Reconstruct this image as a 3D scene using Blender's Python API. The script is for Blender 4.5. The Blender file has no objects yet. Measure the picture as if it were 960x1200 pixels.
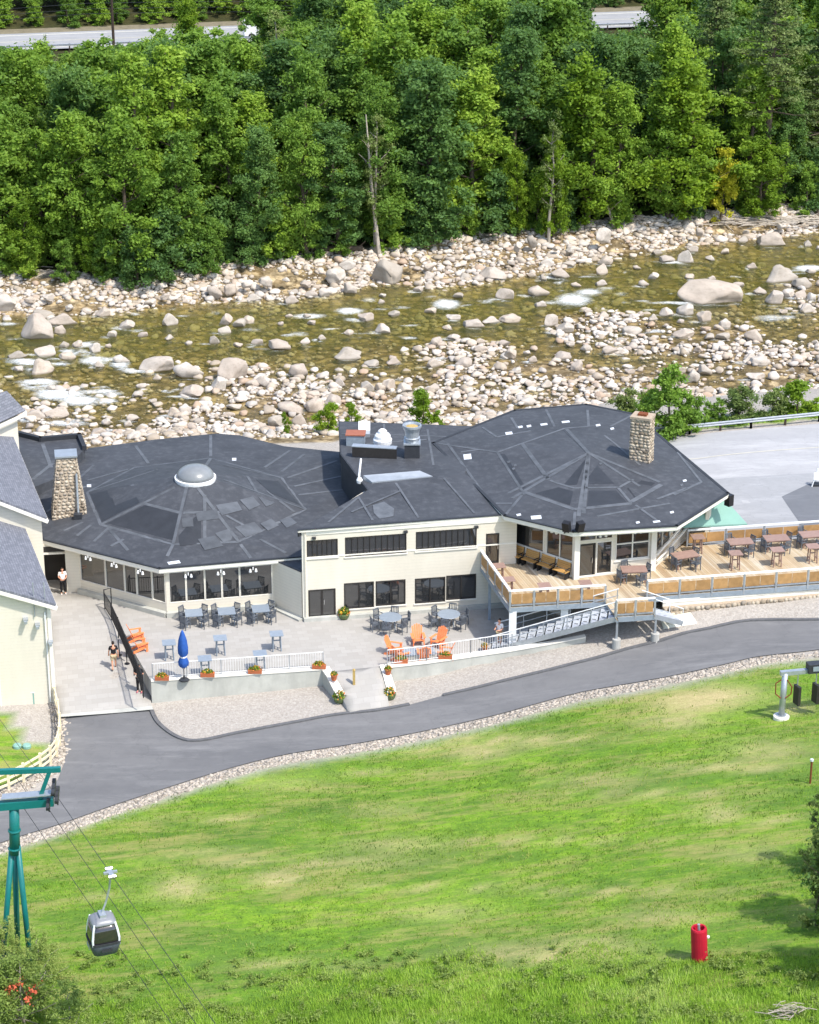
import bpy, bmesh, math, random
import numpy as np
from mathutils import Vector, Matrix
from mathutils.bvhtree import BVHTree
random.seed(7)
RNG = np.random.default_rng(11)
SC = bpy.context.scene
COL = SC.collection
# ------------------------------------------------------------------ camera
FPX, CAMH, PITCH = 2700.0, 58.0, math.radians(22.5)      # focal length in pixels of the 960 x 1200 photograph
cam_d = bpy.data.cameras.new('camera'); cam = bpy.data.objects.new('camera', cam_d); COL.objects.link(cam)
cam_d.sensor_fit = 'VERTICAL'; cam_d.sensor_height = 24; cam_d.lens = 24 * FPX / 1200
cam_d.clip_start = 1; cam_d.clip_end = 6000
cam.location = (0, 0, CAMH); cam.rotation_euler = (math.pi / 2 - PITCH, 0, 0)
SC.camera = cam
# ------------------------------------------------------------------ world, sun, exposure
SUNV = Vector((0.52, -0.47, 1.05)).normalized()
sun_el = math.asin(SUNV.z); sun_az = math.atan2(SUNV.x, SUNV.y)
world = bpy.data.worlds.new('World'); SC.world = world; world.use_nodes = True
wn = world.node_tree.nodes; wl = world.node_tree.links
sky = wn.new('ShaderNodeTexSky'); sky.sky_type = 'NISHITA'; sky.sun_disc = False
sky.sun_elevation = sun_el; sky.sun_rotation = sun_az; sky.air_density = 1.0; sky.dust_density = 1.5
wl.new(sky.outputs[0], wn['Background'].inputs[0]); wn['Background'].inputs[1].default_value = 0.15
sl = bpy.data.lights.new('sun', 'SUN'); sl.energy = 2.5; sl.angle = math.radians(1.5); sl.color = (1, 0.95, 0.87)
so = bpy.data.objects.new('sun', sl); COL.objects.link(so); so.location = (60, -40, 120)
so.rotation_euler = SUNV.to_track_quat('Z', 'Y').to_euler()
SC.view_settings.view_transform = 'Standard'; SC.view_settings.look = 'None'
SC.view_settings.exposure = 1.06; SC.view_settings.gamma = 1.0
SC.render.engine = 'CYCLES'
SC.cycles.max_bounces = 6; SC.cycles.transparent_max_bounces = 12

# ------------------------------------------------------------------ helpers
CP, SP = math.cos(PITCH), math.sin(PITCH)
def P(px, py, z):                      # survey: where the sight line of a photo pixel meets height z
    u = (px - 480) / FPX; v = (600 - py) / FPX
    t = (z - CAMH) / (-SP + v * CP)
    return Vector((u * t, (CP + v * SP) * t, z))
def Q(x, y, z):                        # the reverse
    dz = z - CAMH; d = y * CP - dz * SP
    return 480 + FPX * x / d, 600 - FPX * (y * SP + dz * CP) / d
def ray(px, py):
    u = (px - 480) / FPX; v = (600 - py) / FPX
    return Vector((0, 0, CAMH)), Vector((u, CP + v * SP, -SP + v * CP)).normalized()
def srgb(r, g, b):
    f = lambda c: (c / 255 / 12.92) if c <= 10.3 else ((c / 255 + 0.055) / 1.055) ** 2.4
    return (f(r), f(g), f(b))

M = {}
class NT:
    def __init__(s, name):
        s.m = bpy.data.materials.new(name); s.m.use_nodes = True; M[name] = s.m
        s.t = s.m.node_tree; s.n = s.t.nodes; s.b = s.n['Principled BSDF']; s.out = s.n['Material Output']
        s.co = None
    def new(s, typ, **kw):
        nd = s.n.new(typ)
        for k, v in kw.items():
            if k in nd.inputs: nd.inputs[k].default_value = v
            else: setattr(nd, k, v)
        return nd
    def L(s, a, b): s.t.links.new(a, b)
    def coord(s, kind='Object'):
        if s.co is None: s.co = s.new('ShaderNodeTexCoord')
        return s.co.outputs[kind]
    def noise(s, scale, detail=4, rough=0.55, vec=None, stretch=None):
        nd = s.new('ShaderNodeTexNoise', Scale=scale, Detail=detail, Roughness=rough)
        v = vec or s.coord()
        if stretch:
            mp = s.new('ShaderNodeMapping'); mp.inputs['Scale'].default_value = stretch; s.L(v, mp.inputs[0]); v = mp.outputs[0]
        s.L(v, nd.inputs['Vector']); return nd.outputs['Fac']
    def ramp(s, fac, stops):
        r = s.new('ShaderNodeValToRGB'); e = r.color_ramp.elements
        while len(e) < len(stops): e.new(0.5)
        for i, (p, c) in enumerate(stops): e[i].position = p; e[i].color = (*c, 1) if len(c) == 3 else c
        s.L(fac, r.inputs[0]); return r.outputs[0]
    def mix(s, fac, a, b, bt='MIX'):
        nd = s.new('ShaderNodeMix', data_type='RGBA', blend_type=bt)
        for sock, v in ((nd.inputs[0], fac), (nd.inputs[6], a), (nd.inputs[7], b)):
            if hasattr(v, 'links') or hasattr(v, 'is_linked'): s.L(v, sock)
            else: sock.default_value = v if not isinstance(v, tuple) else ((*v, 1) if len(v) == 3 else v)
        return nd.outputs[2]
    def math(s, op, a, b=0.0, clamp=False):
        nd = s.new('ShaderNodeMath', operation=op); nd.use_clamp = clamp
        for sock, v in ((nd.inputs[0], a), (nd.inputs[1], b)):
            if hasattr(v, 'is_linked'): s.L(v, sock)
            else: sock.default_value = v
        return nd.outputs[0]
    def bump(s, h, strength=0.3, dist=0.05):
        nd = s.new('ShaderNodeBump', Strength=strength, Distance=dist); s.L(h, nd.inputs['Height'])
        s.L(nd.outputs[0], s.b.inputs['Normal']); return nd.outputs[0]
    def base(s, v, rough=0.8, spec=0.3, metal=0.0):
        if hasattr(v, 'is_linked'): s.L(v, s.b.inputs['Base Color'])
        else: s.b.inputs['Base Color'].default_value = (*v, 1)
        s.b.inputs['Roughness'].default_value = rough; s.b.inputs['Specular IOR Level'].default_value = spec
        s.b.inputs['Metallic'].default_value = metal
        return s

def mat(name, c, rough=0.8, var=0.18, scale=3.0, spec=0.3, metal=0.0, bump=0.0, bscale=20, grime=0.0, objvar=0.0):
    """plain paint, wood, metal: base colour with two noises of wear, optional relief and per-piece variation"""
    t = NT(name)
    c = tuple(c)
    n1 = t.noise(scale, 5, 0.6)
    lo = tuple(k * (1 - var) for k in c); hi = tuple(min(1, k * (1 + var)) for k in c)
    col = t.ramp(n1, [(0.25, lo), (0.75, hi)])
    if grime:
        n2 = t.noise(scale * 0.35, 6, 0.7, stretch=(1, 1, 0.3))
        g = t.ramp(n2, [(0.45, (0, 0, 0)), (0.75, (grime,) * 3)])
        col = t.mix(g, col, tuple(k * 0.45 for k in c))
    if objvar:
        oi = t.new('ShaderNodeObjectInfo')
        v = t.math('MULTIPLY_ADD', oi.outputs['Random'], objvar * 2); v.node.inputs[2].default_value = 1 - objvar
        hs = t.new('ShaderNodeHueSaturation'); t.L(v, hs.inputs['Value']); t.L(col, hs.inputs['Color']); col = hs.outputs[0]
    t.base(col, rough, spec, metal)
    if bump: t.bump(t.noise(bscale, 4, 0.6), bump, 0.03)
    return t

def tag(o, label=None, cat=None, group=None, kind=None):
    if label: o['label'] = label
    if cat: o['category'] = cat
    if group: o['group'] = group
    if kind: o['kind'] = kind
    return o
def empty(name, loc=(0, 0, 0), label=None, cat=None, group=None, rz=0.0):
    o = bpy.data.objects.new(name, None); COL.objects.link(o); o.location = loc; o.rotation_euler = (0, 0, rz)
    o.empty_display_size = 0.3
    return tag(o, label, cat, group)
def wloc(o):
    v = Vector((0, 0, 0))
    while o is not None: v += o.location; o = o.parent
    return v
def place(me, name, parent=None, org=None, local=False):
    o = bpy.data.objects.new(name, me); COL.objects.link(o)
    if parent is not None:
        o.parent = parent
        if not local: o.location = (Vector(org) if org is not None else Vector((0, 0, 0))) - wloc(parent)
    elif org is not None: o.location = org
    return o
def smooth_mesh(me, on=True):
    me.polygons.foreach_set('use_smooth', [on] * len(me.polygons))

class MB:
    def __init__(s): s.v = []; s.f = []
    def add(s, vs, fs):
        b = len(s.v); s.v += [tuple(q) for q in vs]; s.f += [tuple(i + b for i in f) for f in fs]; return s
    def face(s, *pts): return s.add(pts, [tuple(range(len(pts)))])
    def box(s, c, d, rz=0.0, ry=0.0, rx=0.0):
        m = Matrix.Rotation(rz, 3, 'Z') @ Matrix.Rotation(ry, 3, 'Y') @ Matrix.Rotation(rx, 3, 'X'); c = Vector(c)
        vs = [c + m @ Vector((x * d[0] / 2, y * d[1] / 2, z * d[2] / 2)) for x in (-1, 1) for y in (-1, 1) for z in (-1, 1)]
        return s.add(vs, [(0, 1, 3, 2), (4, 6, 7, 5), (0, 4, 5, 1), (2, 3, 7, 6), (0, 2, 6, 4), (1, 5, 7, 3)])
    def beam(s, a, b, w, h, up=(0, 0, 1)):          # box along a..b, w sideways, h along up
        a = Vector(a); b = Vector(b); d = (b - a).normalized(); sd = d.cross(Vector(up))
        if sd.length < 1e-4: sd = d.cross(Vector((1, 0, 0)))
        sd.normalize(); u = sd.cross(d)
        vs = [q + sd * (i * w / 2) + u * (j * h / 2) for q in (a, b) for i in (-1, 1) for j in (-1, 1)]
        return s.add(vs, [(0, 1, 3, 2), (4, 6, 7, 5), (0, 4, 5, 1), (2, 3, 7, 6), (0, 2, 6, 4), (1, 5, 7, 3)])
    def prism(s, poly, z0, z1):                      # poly: xy points; z0, z1 numbers or per-vertex lists
        n = len(poly); a = sum(poly[i][0] * poly[(i + 1) % n][1] - poly[(i + 1) % n][0] * poly[i][1] for i in range(n))
        Z0 = z0 if hasattr(z0, '__len__') else [z0] * n; Z1 = z1 if hasattr(z1, '__len__') else [z1] * n
        idx = list(range(n)) if a > 0 else list(range(n))[::-1]
        vs = [(poly[i][0], poly[i][1], Z0[i]) for i in idx] + [(poly[i][0], poly[i][1], Z1[i]) for i in idx]
        fs = [tuple(range(n))[::-1], tuple(range(n, 2 * n))] + [(i, (i + 1) % n, n + (i + 1) % n, n + i) for i in range(n)]
        return s.add(vs, fs)
    def tube(s, pts, r, n=6, cap=True):
        pts = [Vector(q) for q in pts]; R = r if hasattr(r, '__len__') else [r] * len(pts)
        vs = []; fs = []; prev = None
        for i, q in enumerate(pts):
            d = (pts[min(i + 1, len(pts) - 1)] - pts[max(i - 1, 0)]).normalized()
            if prev is None: prev = d.orthogonal().normalized()
            e1 = (prev - d * prev.dot(d)).normalized(); e2 = d.cross(e1); prev = e1
            vs += [q + (e1 * math.cos(k * 2 * math.pi / n) + e2 * math.sin(k * 2 * math.pi / n)) * R[i] for k in range(n)]
            if i: fs += [((i - 1) * n + k, (i - 1) * n + (k + 1) % n, i * n + (k + 1) % n, i * n + k) for k in range(n)]
        if cap: fs += [tuple(range(n))[::-1], tuple(range((len(pts) - 1) * n, len(pts) * n))]
        return s.add(vs, fs)
    def lathe(s, prof, c=(0, 0, 0), n=16, sx=1, sy=1):
        c = Vector(c); vs = []; fs = []
        for r, z in prof: vs += [c + Vector((r * sx * math.cos(k * 2 * math.pi / n), r * sy * math.sin(k * 2 * math.pi / n), z)) for k in range(n)]
        for i in range(1, len(prof)):
            fs += [((i - 1) * n + k, (i - 1) * n + (k + 1) % n, i * n + (k + 1) % n, i * n + k) for k in range(n)]
        fs += [tuple(range(n))[::-1], tuple(range((len(prof) - 1) * n, len(prof) * n))]
        return s.add(vs, fs)
    def mesh(s, name, m, smooth=False, org=None):
        me = bpy.data.meshes.new(name)
        if org is not None: vs = [(x - org[0], y - org[1], z - org[2]) for x, y, z in s.v]
        else: vs = s.v
        me.from_pydata(vs, [], s.f)
        if m is not None: me.materials.append(M[m] if isinstance(m, str) else m)
        if smooth: smooth_mesh(me)
        return me
    def build(s, name, m, parent=None, org=None, smooth=False, local=False):
        """world-space vertices; org becomes the origin (top-level things); local=True: vertices already in the parent's frame"""
        if local: return place(s.mesh(name, m, smooth), name, parent, None, True)
        if org is None and parent is not None: org = parent_org(parent)
        if org is None:
            a = np.array(s.v); org = ((a[:, 0].min() + a[:, 0].max()) / 2, (a[:, 1].min() + a[:, 1].max()) / 2, a[:, 2].min())
        return place(s.mesh(name, m, smooth, org), name, parent, org)
def parent_org(p): return wloc(p)
def np_mesh(name, V, Fq, mats, attrs=None, smooth=False):
    """fast mesh from arrays; Fq is (n,3) or (n,4); attrs: name -> per-vertex floats"""
    me = bpy.data.meshes.new(name); n, k = Fq.shape
    me.vertices.add(len(V)); me.vertices.foreach_set('co', np.ascontiguousarray(V, dtype=np.float32).ravel())
    me.loops.add(n * k); me.loops.foreach_set('vertex_index', np.ascontiguousarray(Fq, dtype=np.int32).ravel())
    me.polygons.add(n); me.polygons.foreach_set('loop_start', np.arange(0, n * k, k, dtype=np.int32))
    me.polygons.foreach_set('loop_total', np.full(n, k, dtype=np.int32))
    if smooth: me.polygons.foreach_set('use_smooth', np.ones(n, dtype=bool))
    for m in mats: me.materials.append(M[m])
    for an, vals in (attrs or {}).items():
        at = me.attributes.new(an, 'FLOAT', 'POINT'); at.data.foreach_set('value', np.ascontiguousarray(vals, dtype=np.float32))
    me.update(calc_edges=True); return me
def copy_tree(o, parent=None):
    c = o.copy(); COL.objects.link(c); c.parent = parent
    for ch in list(o.children): copy_tree(ch, c)
    return c
def inpoly(x, y, poly):
    x = np.asarray(x, float); y = np.asarray(y, float); r = np.zeros(x.shape, bool); n = len(poly)
    for i in range(n):
        x1, y1 = poly[i]; x2, y2 = poly[(i + 1) % n]
        if y1 == y2: continue
        c = ((y1 > y) != (y2 > y)) & (x < (x2 - x1) * (y - y1) / (y2 - y1) + x1); r ^= c
    return r
def vnoise(x, y, s, seed=0):            # cheap smooth noise for placement
    x = np.asarray(x) / s + seed * 17.3; y = np.asarray(y) / s - seed * 9.1
    return (np.sin(x * 1.7 + np.sin(y * 1.3 + seed)) + np.sin(y * 2.1 + 1.3 * np.sin(x * 0.9)) + np.sin((x + y) * 1.1 + 2 * np.sin(x * 0.6 - y * 0.7))) / 3

# ------------------------------------------------------------------ materials
CREAM = srgb(224, 216, 199)
# timber siding: fine horizontal laps in the relief, weather streaks
t = NT('siding'); sx = t.new('ShaderNodeSeparateXYZ'); geo = t.new('ShaderNodeNewGeometry'); t.L(geo.outputs['Position'], sx.inputs[0])
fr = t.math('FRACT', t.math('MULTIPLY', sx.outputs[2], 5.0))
n1 = t.noise(0.8, 5, 0.65, stretch=(1, 1, 0.25)); n2 = t.noise(6, 4)
col = t.ramp(n1, [(0.3, tuple(k * 0.90 for k in CREAM)), (0.7, CREAM)])
col = t.mix(t.math('MULTIPLY', n2, 0.16), col, (0.45, 0.42, 0.34))
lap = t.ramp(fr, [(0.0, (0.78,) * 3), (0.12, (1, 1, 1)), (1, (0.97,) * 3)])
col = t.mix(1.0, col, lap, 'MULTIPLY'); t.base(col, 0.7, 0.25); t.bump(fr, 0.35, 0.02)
mat('trim', srgb(228, 223, 211), 0.6, 0.06, 2, grime=0.2)
mat('white_metal', (0.75, 0.75, 0.74), 0.45, 0.08, 3, grime=0.25)
mat('galvanized', (0.42, 0.45, 0.48), 0.42, 0.14, 5, spec=0.5, metal=0.55)
mat('steel_blue', (0.30, 0.35, 0.40), 0.5, 0.15, 4, metal=0.3, grime=0.2)
mat('dark_frame', (0.030, 0.027, 0.025), 0.5, 0.2, 6)
mat('black_metal', (0.018, 0.018, 0.02), 0.45, 0.2, 6)
mat('dark_plastic', (0.035, 0.037, 0.042), 0.5, 0.2, 6)
mat('interior', (0.05, 0.045, 0.04), 0.9, 0.3, 0.7)
t = mat('concrete', srgb(180, 180, 172), 0.9, 0.12, 1.2, bump=0.25, bscale=30, grime=0.55)
mat('pier_concrete', srgb(176, 174, 168), 0.9, 0.12, 3, bump=0.2, grime=0.4)
mat('chair_grey', srgb(92, 97, 104), 0.55, 0.15, 5, objvar=0.12)
mat('table_grey', srgb(132, 142, 152), 0.45, 0.12, 4, spec=0.4, objvar=0.06)
mat('table_brown', srgb(146, 120, 109), 0.6, 0.15, 4, objvar=0.08)
mat('adirondack', srgb(236, 136, 84), 0.5, 0.08, 3, objvar=0.06)
mat('bench_wood', srgb(188, 146, 86), 0.6, 0.2, 8, objvar=0.12)
mat('panel_wood', srgb(164, 128, 84), 0.6, 0.22, 3, objvar=0.16, bump=0.1)
mat('blue_cloth', srgb(44, 86, 160), 0.8, 0.15, 6)
mat('terracotta', srgb(168, 96, 62), 0.8, 0.15, 6)
mat('planter_green', srgb(92, 104, 70), 0.8, 0.2, 6)
mat('post_wood', srgb(176, 150, 92), 0.8, 0.2, 8)
mat('rail_wood', srgb(222, 208, 176), 0.75, 0.14, 5, grime=0.2)
mat('teal_paint', srgb(16, 108, 106), 0.4, 0.12, 2, spec=0.5, grime=0.3)
mat('red_vinyl', srgb(178, 26, 48), 0.6, 0.2, 2.5, grime=0.3, bump=0.15, bscale=6)
mat('rust', srgb(118, 66, 40), 0.9, 0.3, 8)
mat('wire', (0.03, 0.032, 0.035), 0.5, 0.1, 8)
mat('skin', srgb(205, 150, 122), 0.55, 0.06, 10)
mat('cloth_black', (0.014, 0.014, 0.016), 0.9, 0.2, 12)
mat('cloth_khaki', srgb(176, 160, 128), 0.9, 0.1, 12)
mat('cloth_white', srgb(226, 222, 220), 0.9, 0.06, 12)
mat('hair_dark', (0.02, 0.014, 0.01), 0.7, 0.2, 30)
mat('shoe_pink', srgb(190, 90, 120), 0.7, 0.1, 12)
mat('awning', srgb(128, 166, 154), 0.7, 0.06, 1.5)
mat('copper_lid', srgb(150, 92, 70), 0.6, 0.15, 4)
mat('dome', (0.20, 0.21, 0.215), 0.3, 0.12, 2, spec=0.5, grime=0.3)
mat('mortar', srgb(168, 152, 132), 0.95, 0.2, 8, bump=0.4)
mat('barkpale', srgb(150, 142, 128), 0.9, 0.25, 5, bump=0.5)
mat('bark', srgb(86, 76, 64), 0.95, 0.3, 4, bump=0.6)
mat('deadwood', srgb(170, 160, 146), 0.9, 0.25, 4, bump=0.4)
mat('red_leaf', srgb(196, 96, 66), 0.7, 0.25, 3)
mat('flower_mix', srgb(226, 150, 40), 0.7, 0.4, 8)
mat('creosote', srgb(64, 54, 46), 0.9, 0.25, 4)
mat('truck_white', (0.78, 0.79, 0.8), 0.3, 0.03, 2, spec=0.5)
mat('tyre', (0.015, 0.015, 0.015), 0.85, 0.2, 10)
mat('cabin_white', (0.72, 0.73, 0.74), 0.3, 0.05, 3, spec=0.5)
mat('cabin_grey', (0.075, 0.085, 0.105), 0.45, 0.15, 4, spec=0.4)
mat('chrome', (0.5, 0.5, 0.5), 0.25, 0.1, 6, metal=0.8)
mat('line_paint', srgb(226, 222, 205), 0.7, 0.1, 2)
mat('yellow_paint', srgb(182, 178, 164), 0.7, 0.12, 2)
# glazing: dark tinted, reflects terrace and sky
t = NT('glass'); t.base((0.022, 0.023, 0.024), 0.04, 0.5); t.b.inputs['IOR'].default_value = 2.1
t.bump(t.noise(0.6, 2), 0.02, 0.05)
t = NT('cabin_glass'); t.base((0.02, 0.018, 0.02), 0.06, 0.5); t.b.inputs['IOR'].default_value = 1.8
# roof membrane
RB = srgb(68, 70, 74)
t = NT('membrane'); n1 = t.noise(0.35, 6, 0.7); n2 = t.noise(2.2, 6, 0.65); n3 = t.noise(14, 4, 0.6)
col = t.ramp(n1, [(0.3, tuple(k * 0.78 for k in RB)), (0.7, tuple(k * 1.2 for k in RB))])
dust = t.ramp(n2, [(0.48, (0, 0, 0)), (0.78, (0.42,) * 3)])
col = t.mix(dust, col, srgb(108, 110, 114)); col = t.mix(t.math('MULTIPLY', n3, 0.10), col, srgb(30, 34, 42))
t.base(col, 0.66, 0.22); t.bump(n2, 0.25, 0.05)
mat('membrane_dark', srgb(52, 54, 58), 0.6, 0.2, 1.2, spec=0.25, bump=0.2, bscale=3, grime=0.2, objvar=0.1)
mat('seam', srgb(88, 91, 95), 0.6, 0.35, 1.5, spec=0.25, objvar=0.10)
mat('patch', srgb(82, 85, 89), 0.6, 0.3, 1.2, spec=0.25, objvar=0.14)
mat('roof_white', srgb(200, 204, 208), 0.7, 0.2, 5)
mat('flashing', (0.34, 0.37, 0.40), 0.4, 0.12, 2, metal=0.4)
# asphalt shingles
t = NT('shingle'); br = t.new('ShaderNodeTexBrick', Scale=1.0); br.inputs['Brick Width'].default_value = 0.32; br.inputs['Row Height'].default_value = 0.16
br.inputs['Mortar Size'].default_value = 0.012; br.inputs['Color1'].default_value = (*srgb(100, 103, 110), 1); br.inputs['Color2'].default_value = (*srgb(126, 128, 136), 1)
br.inputs['Mortar'].default_value = (*srgb(80, 82, 90), 1)
uv = t.new('ShaderNodeUVMap'); t.L(uv.outputs[0], br.inputs['Vector'])
n1 = t.noise(0.6, 5, 0.65); col = t.mix(t.math('MULTIPLY', n1, 0.5), br.outputs[0], srgb(112, 114, 122)); t.base(col, 0.9, 0.2); t.bump(br.outputs['Fac'], 0.3, -0.02)
# paving of the terrace
t = NT('paving'); br = t.new('ShaderNodeTexBrick', Scale=1.0); br.inputs['Brick Width'].default_value = 0.62; br.inputs['Row Height'].default_value = 0.42
br.inputs['Mortar Size'].default_value = 0.010; br.inputs['Color1'].default_value = (*srgb(170, 166, 160), 1); br.inputs['Color2'].default_value = (*srgb(157, 153, 146), 1)
br.inputs['Mortar'].default_value = (*srgb(150, 146, 141), 1)
mp = t.new('ShaderNodeMapping'); mp.inputs['Rotation'].default_value = (0, 0, math.radians(-10)); t.L(t.coord(), mp.inputs[0]); t.L(mp.outputs[0], br.inputs['Vector'])
n1 = t.noise(0.25, 6, 0.7); n2 = t.noise(3, 5, 0.65)
col = t.mix(t.math('MULTIPLY', n1, 0.6), br.outputs[0], srgb(157, 154, 148)); col = t.mix(t.ramp(n2, [(0.5, (0, 0, 0)), (0.8, (0.45,) * 3)]), col, srgb(150, 146, 141))
t.base(col, 0.9, 0.2); t.bump(br.outputs['Fac'], 0.15, -0.01)
# asphalt
def asphalt(name, c, light, crack=0.0):
    t = NT(name); n1 = t.noise(0.22, 6, 0.7, stretch=(0.35, 1, 1)); n2 = t.noise(1.1, 6, 0.75); n3 = t.noise(60, 2); n4 = t.noise(0.6, 7, 0.8, stretch=(.25, 1.4, 1))
    col = t.ramp(n1, [(0.3, c), (0.72, light)]); col = t.mix(t.ramp(n2, [(0.45, (0, 0, 0)), (0.85, (0.5,) * 3)]), col, tuple(k * 0.75 for k in c))
    col = t.mix(t.ramp(n4, [(0.5, (0, 0, 0)), (0.72, (0.65,) * 3)]), col, tuple(k * 1.35 for k in light))          # dusty wheel tracks
    vo = t.new('ShaderNodeTexVoronoi', Scale=.32, feature='DISTANCE_TO_EDGE'); wv = t.new('ShaderNodeMapping'); t.L(t.coord(), wv.inputs[0])
    ad = t.new('ShaderNodeVectorMath', operation='ADD'); nz = t.new('ShaderNodeTexNoise', Scale=1.3, Detail=5.0); t.L(t.coord(), nz.inputs['Vector']); t.L(t.coord(), ad.inputs[0]); t.L(nz.outputs['Color'], ad.inputs[1]); t.L(ad.outputs[0], vo.inputs['Vector'])
    col = t.mix(t.ramp(vo.outputs['Distance'], [(0.0, (0.2,) * 3), (0.010, (0, 0, 0))]), col, tuple(k * 0.55 for k in c))   # sealed cracks
    col = t.mix(t.math('MULTIPLY', n3, 0.25), col, tuple(k * 0.5 for k in c)); t.base(col, 0.85, 0.25); t.bump(n3, 0.3, 0.01)
asphalt('asphalt', srgb(104, 104, 105), srgb(124, 123, 122))
asphalt('asphalt_dark', srgb(104, 106, 110), srgb(116, 118, 122))
asphalt('asphalt_pale', srgb(158, 158, 159), srgb(172, 171, 171))
asphalt('asphalt_grey', srgb(148, 149, 150), srgb(160, 160, 161))
mat('kerb_asphalt', srgb(96, 96, 97), 0.9, 0.2, 3, bump=0.4)
# ================================================================== TERRAIN
ZW = -4.2                                                    # river level
zr = lambda px: float(np.interp(px, [-200, 0, 200, 400, 480, 600, 700, 830, 960, 1200], [-1.9, -1.7, -1.5, -1.2, -1.0, -.3, .4, 1.25, 1.6, 1.9]))
RL = [(-160, 1045), (0, 989), (70, 967), (150, 939), (240, 910), (325, 887), (400, 875), (480, 861), (580, 839), (680, 812), (780, 794), (845, 780), (890, 770), (960, 762), (1140, 742)]
RU = [(1140, 724), (960, 728), (895, 729), (830, 739), (768, 755), (700, 773), (640, 788), (560, 807), (520, 816), (480, 827), (440, 834), (395, 839), (350, 847), (280, 860), (235, 869), (210, 866), (187, 850), (177, 833), (71, 841), (76, 871), (77, 888), (71, 907), (63, 920), (35, 935), (0, 948), (-160, 992)]
ctl = []
for q in RL + RU: ctl.append(P(*q, zr(q[0])))
for px, py, z in [(177, 821, -1.25), (280, 812, -1.15), (381, 800, -.95), (390, 815, -.98), (462, 793, -.75), (518, 785, -.65), (597, 771, 0.0), (640, 762, .35), (686, 751, .75),
                  (720, 742, 1.0), (765, 733, 1.35), (815, 718, 1.75), (880, 713, 1.85), (960, 707, 1.95), (1140, 690, 2.1), (640, 740, .5), (700, 722, .9),
                  (60, 800, -1.2), (130, 790, -.75), (150, 770, -.6), (100, 730, -.2), (70, 700, -.05), (40, 760, -.6), (20, 870, -1.5), (0, 900, -1.6), (30, 840, -1.35), (-120, 850, -1.5),
                  (820, 520, 2), (960, 510, 2.05), (1150, 495, 2.2), (960, 600, 2), (850, 600, 1.95), (900, 650, 1.9), (1150, 600, 2.1), (820, 560, 1.95), (830, 498, 1.85), (960, 482, 1.9), (1150, 466, 2)]:
    ctl.append(P(px, py, z))
for X, Y, z in [(-30, 125, -.3), (-30, 145, -.5), (-20, 135, -.4), (-10, 128, -.4), (-10, 148, -.6), (0, 135, -.3), (0, 149, -.3), (8, 138, .3), (10, 149, .6), (16, 138, 1.5), (-45, 130, -.6), (-45, 148, -1.2), (-70, 110, -1.8), (-70, 140, -1.2)]:
    ctl.append(Vector((X, Y, z)))
for X in (-70, -45, -25, -12, 0, 12, 25, 45, 70):            # ski slope climbs towards the viewer
    a = np.array([(q.x, q.y, q.z) for q in [P(*k, zr(k[0])) for k in RL]])
    yl = float(np.interp(X, a[:, 0], a[:, 1])); zl = float(np.interp(X, a[:, 0], a[:, 2]))
    for d in (2.5, 8, 16, 26, 38, 52, 75, 110): ctl.append(Vector((X, yl - d, zl - .25 + .135 * d)))
NEARW = [(-400, 530), (-200, 522), (0, 515), (130, 506), (250, 505), (400, 499), (500, 492), (600, 487), (700, 481), (800, 478), (900, 470), (960, 462), (1200, 440), (1500, 415)]
FARW = [(-400, 385), (-200, 374), (0, 368), (60, 372), (110, 366), (240, 352), (320, 350), (380, 346), (430, 332), (470, 326), (500, 335), (560, 330), (640, 320), (700, 300), (760, 292), (820, 284), (870, 278), (960, 268), (1200, 250), (1500, 226)]
TREEL = [(-400, 335), (-200, 325), (0, 318), (150, 328), (250, 314), (340, 302), (440, 294), (520, 279), (600, 271), (700, 262), (800, 254), (960, 240), (1200, 218), (1500, 195)]
def line(pts, z):
    a = np.array([P(x, y, z)[:2] for x, y in pts]); return lambda X: np.interp(X, a[:, 0], a[:, 1])
Yn, Yf, Yt = line(NEARW, ZW), line(FARW, ZW), line(TREEL, -2.6)
for X in (-70, -50, -35, -20, -8, 4, 16, 26, 36, 50, 70):
    ctl.append(Vector((X, float(Yn(X)), ZW - .1)))
    ctl.append(Vector((X, float(Yn(X)) - 5, -2.6 if X < 12 else -1.5)))
HW0, HW1 = P(0, 52, 0), P(720, 25, 0)                        # highway centre line
hwd = Vector((HW1.x - HW0.x, HW1.y - HW0.y, 0)).normalized(); hwn = Vector((-hwd.y, hwd.x, 0))
hwy = lambda X: HW0.y + (X - HW0.x) * hwd.y / hwd.x
CT = np.array([tuple(c) for c in ctl]); D = np.linalg.norm(CT[:, None, :2] - CT[None, :, :2], axis=2)
lin = np.c_[np.ones(len(CT)), CT[:, :2] / 50]
A_ = np.block([[D - 0.02 * np.eye(len(CT)), lin], [lin.T, np.zeros((3, 3))]])
wts = np.linalg.solve(A_, np.r_[CT[:, 2], 0, 0, 0])
def rbf(X, Y):
    X = np.asarray(X, float).ravel(); Y = np.asarray(Y, float).ravel(); out = np.empty(len(X))
    for i in range(0, len(X), 8000):
        d = np.hypot(X[i:i + 8000, None] - CT[None, :, 0], Y[i:i + 8000, None] - CT[None, :, 1])
        out[i:i + 8000] = d @ wts[:-3] + np.c_[np.ones(len(d)), X[i:i + 8000] / 50, Y[i:i + 8000] / 50] @ wts[-3:]
    return out
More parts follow.
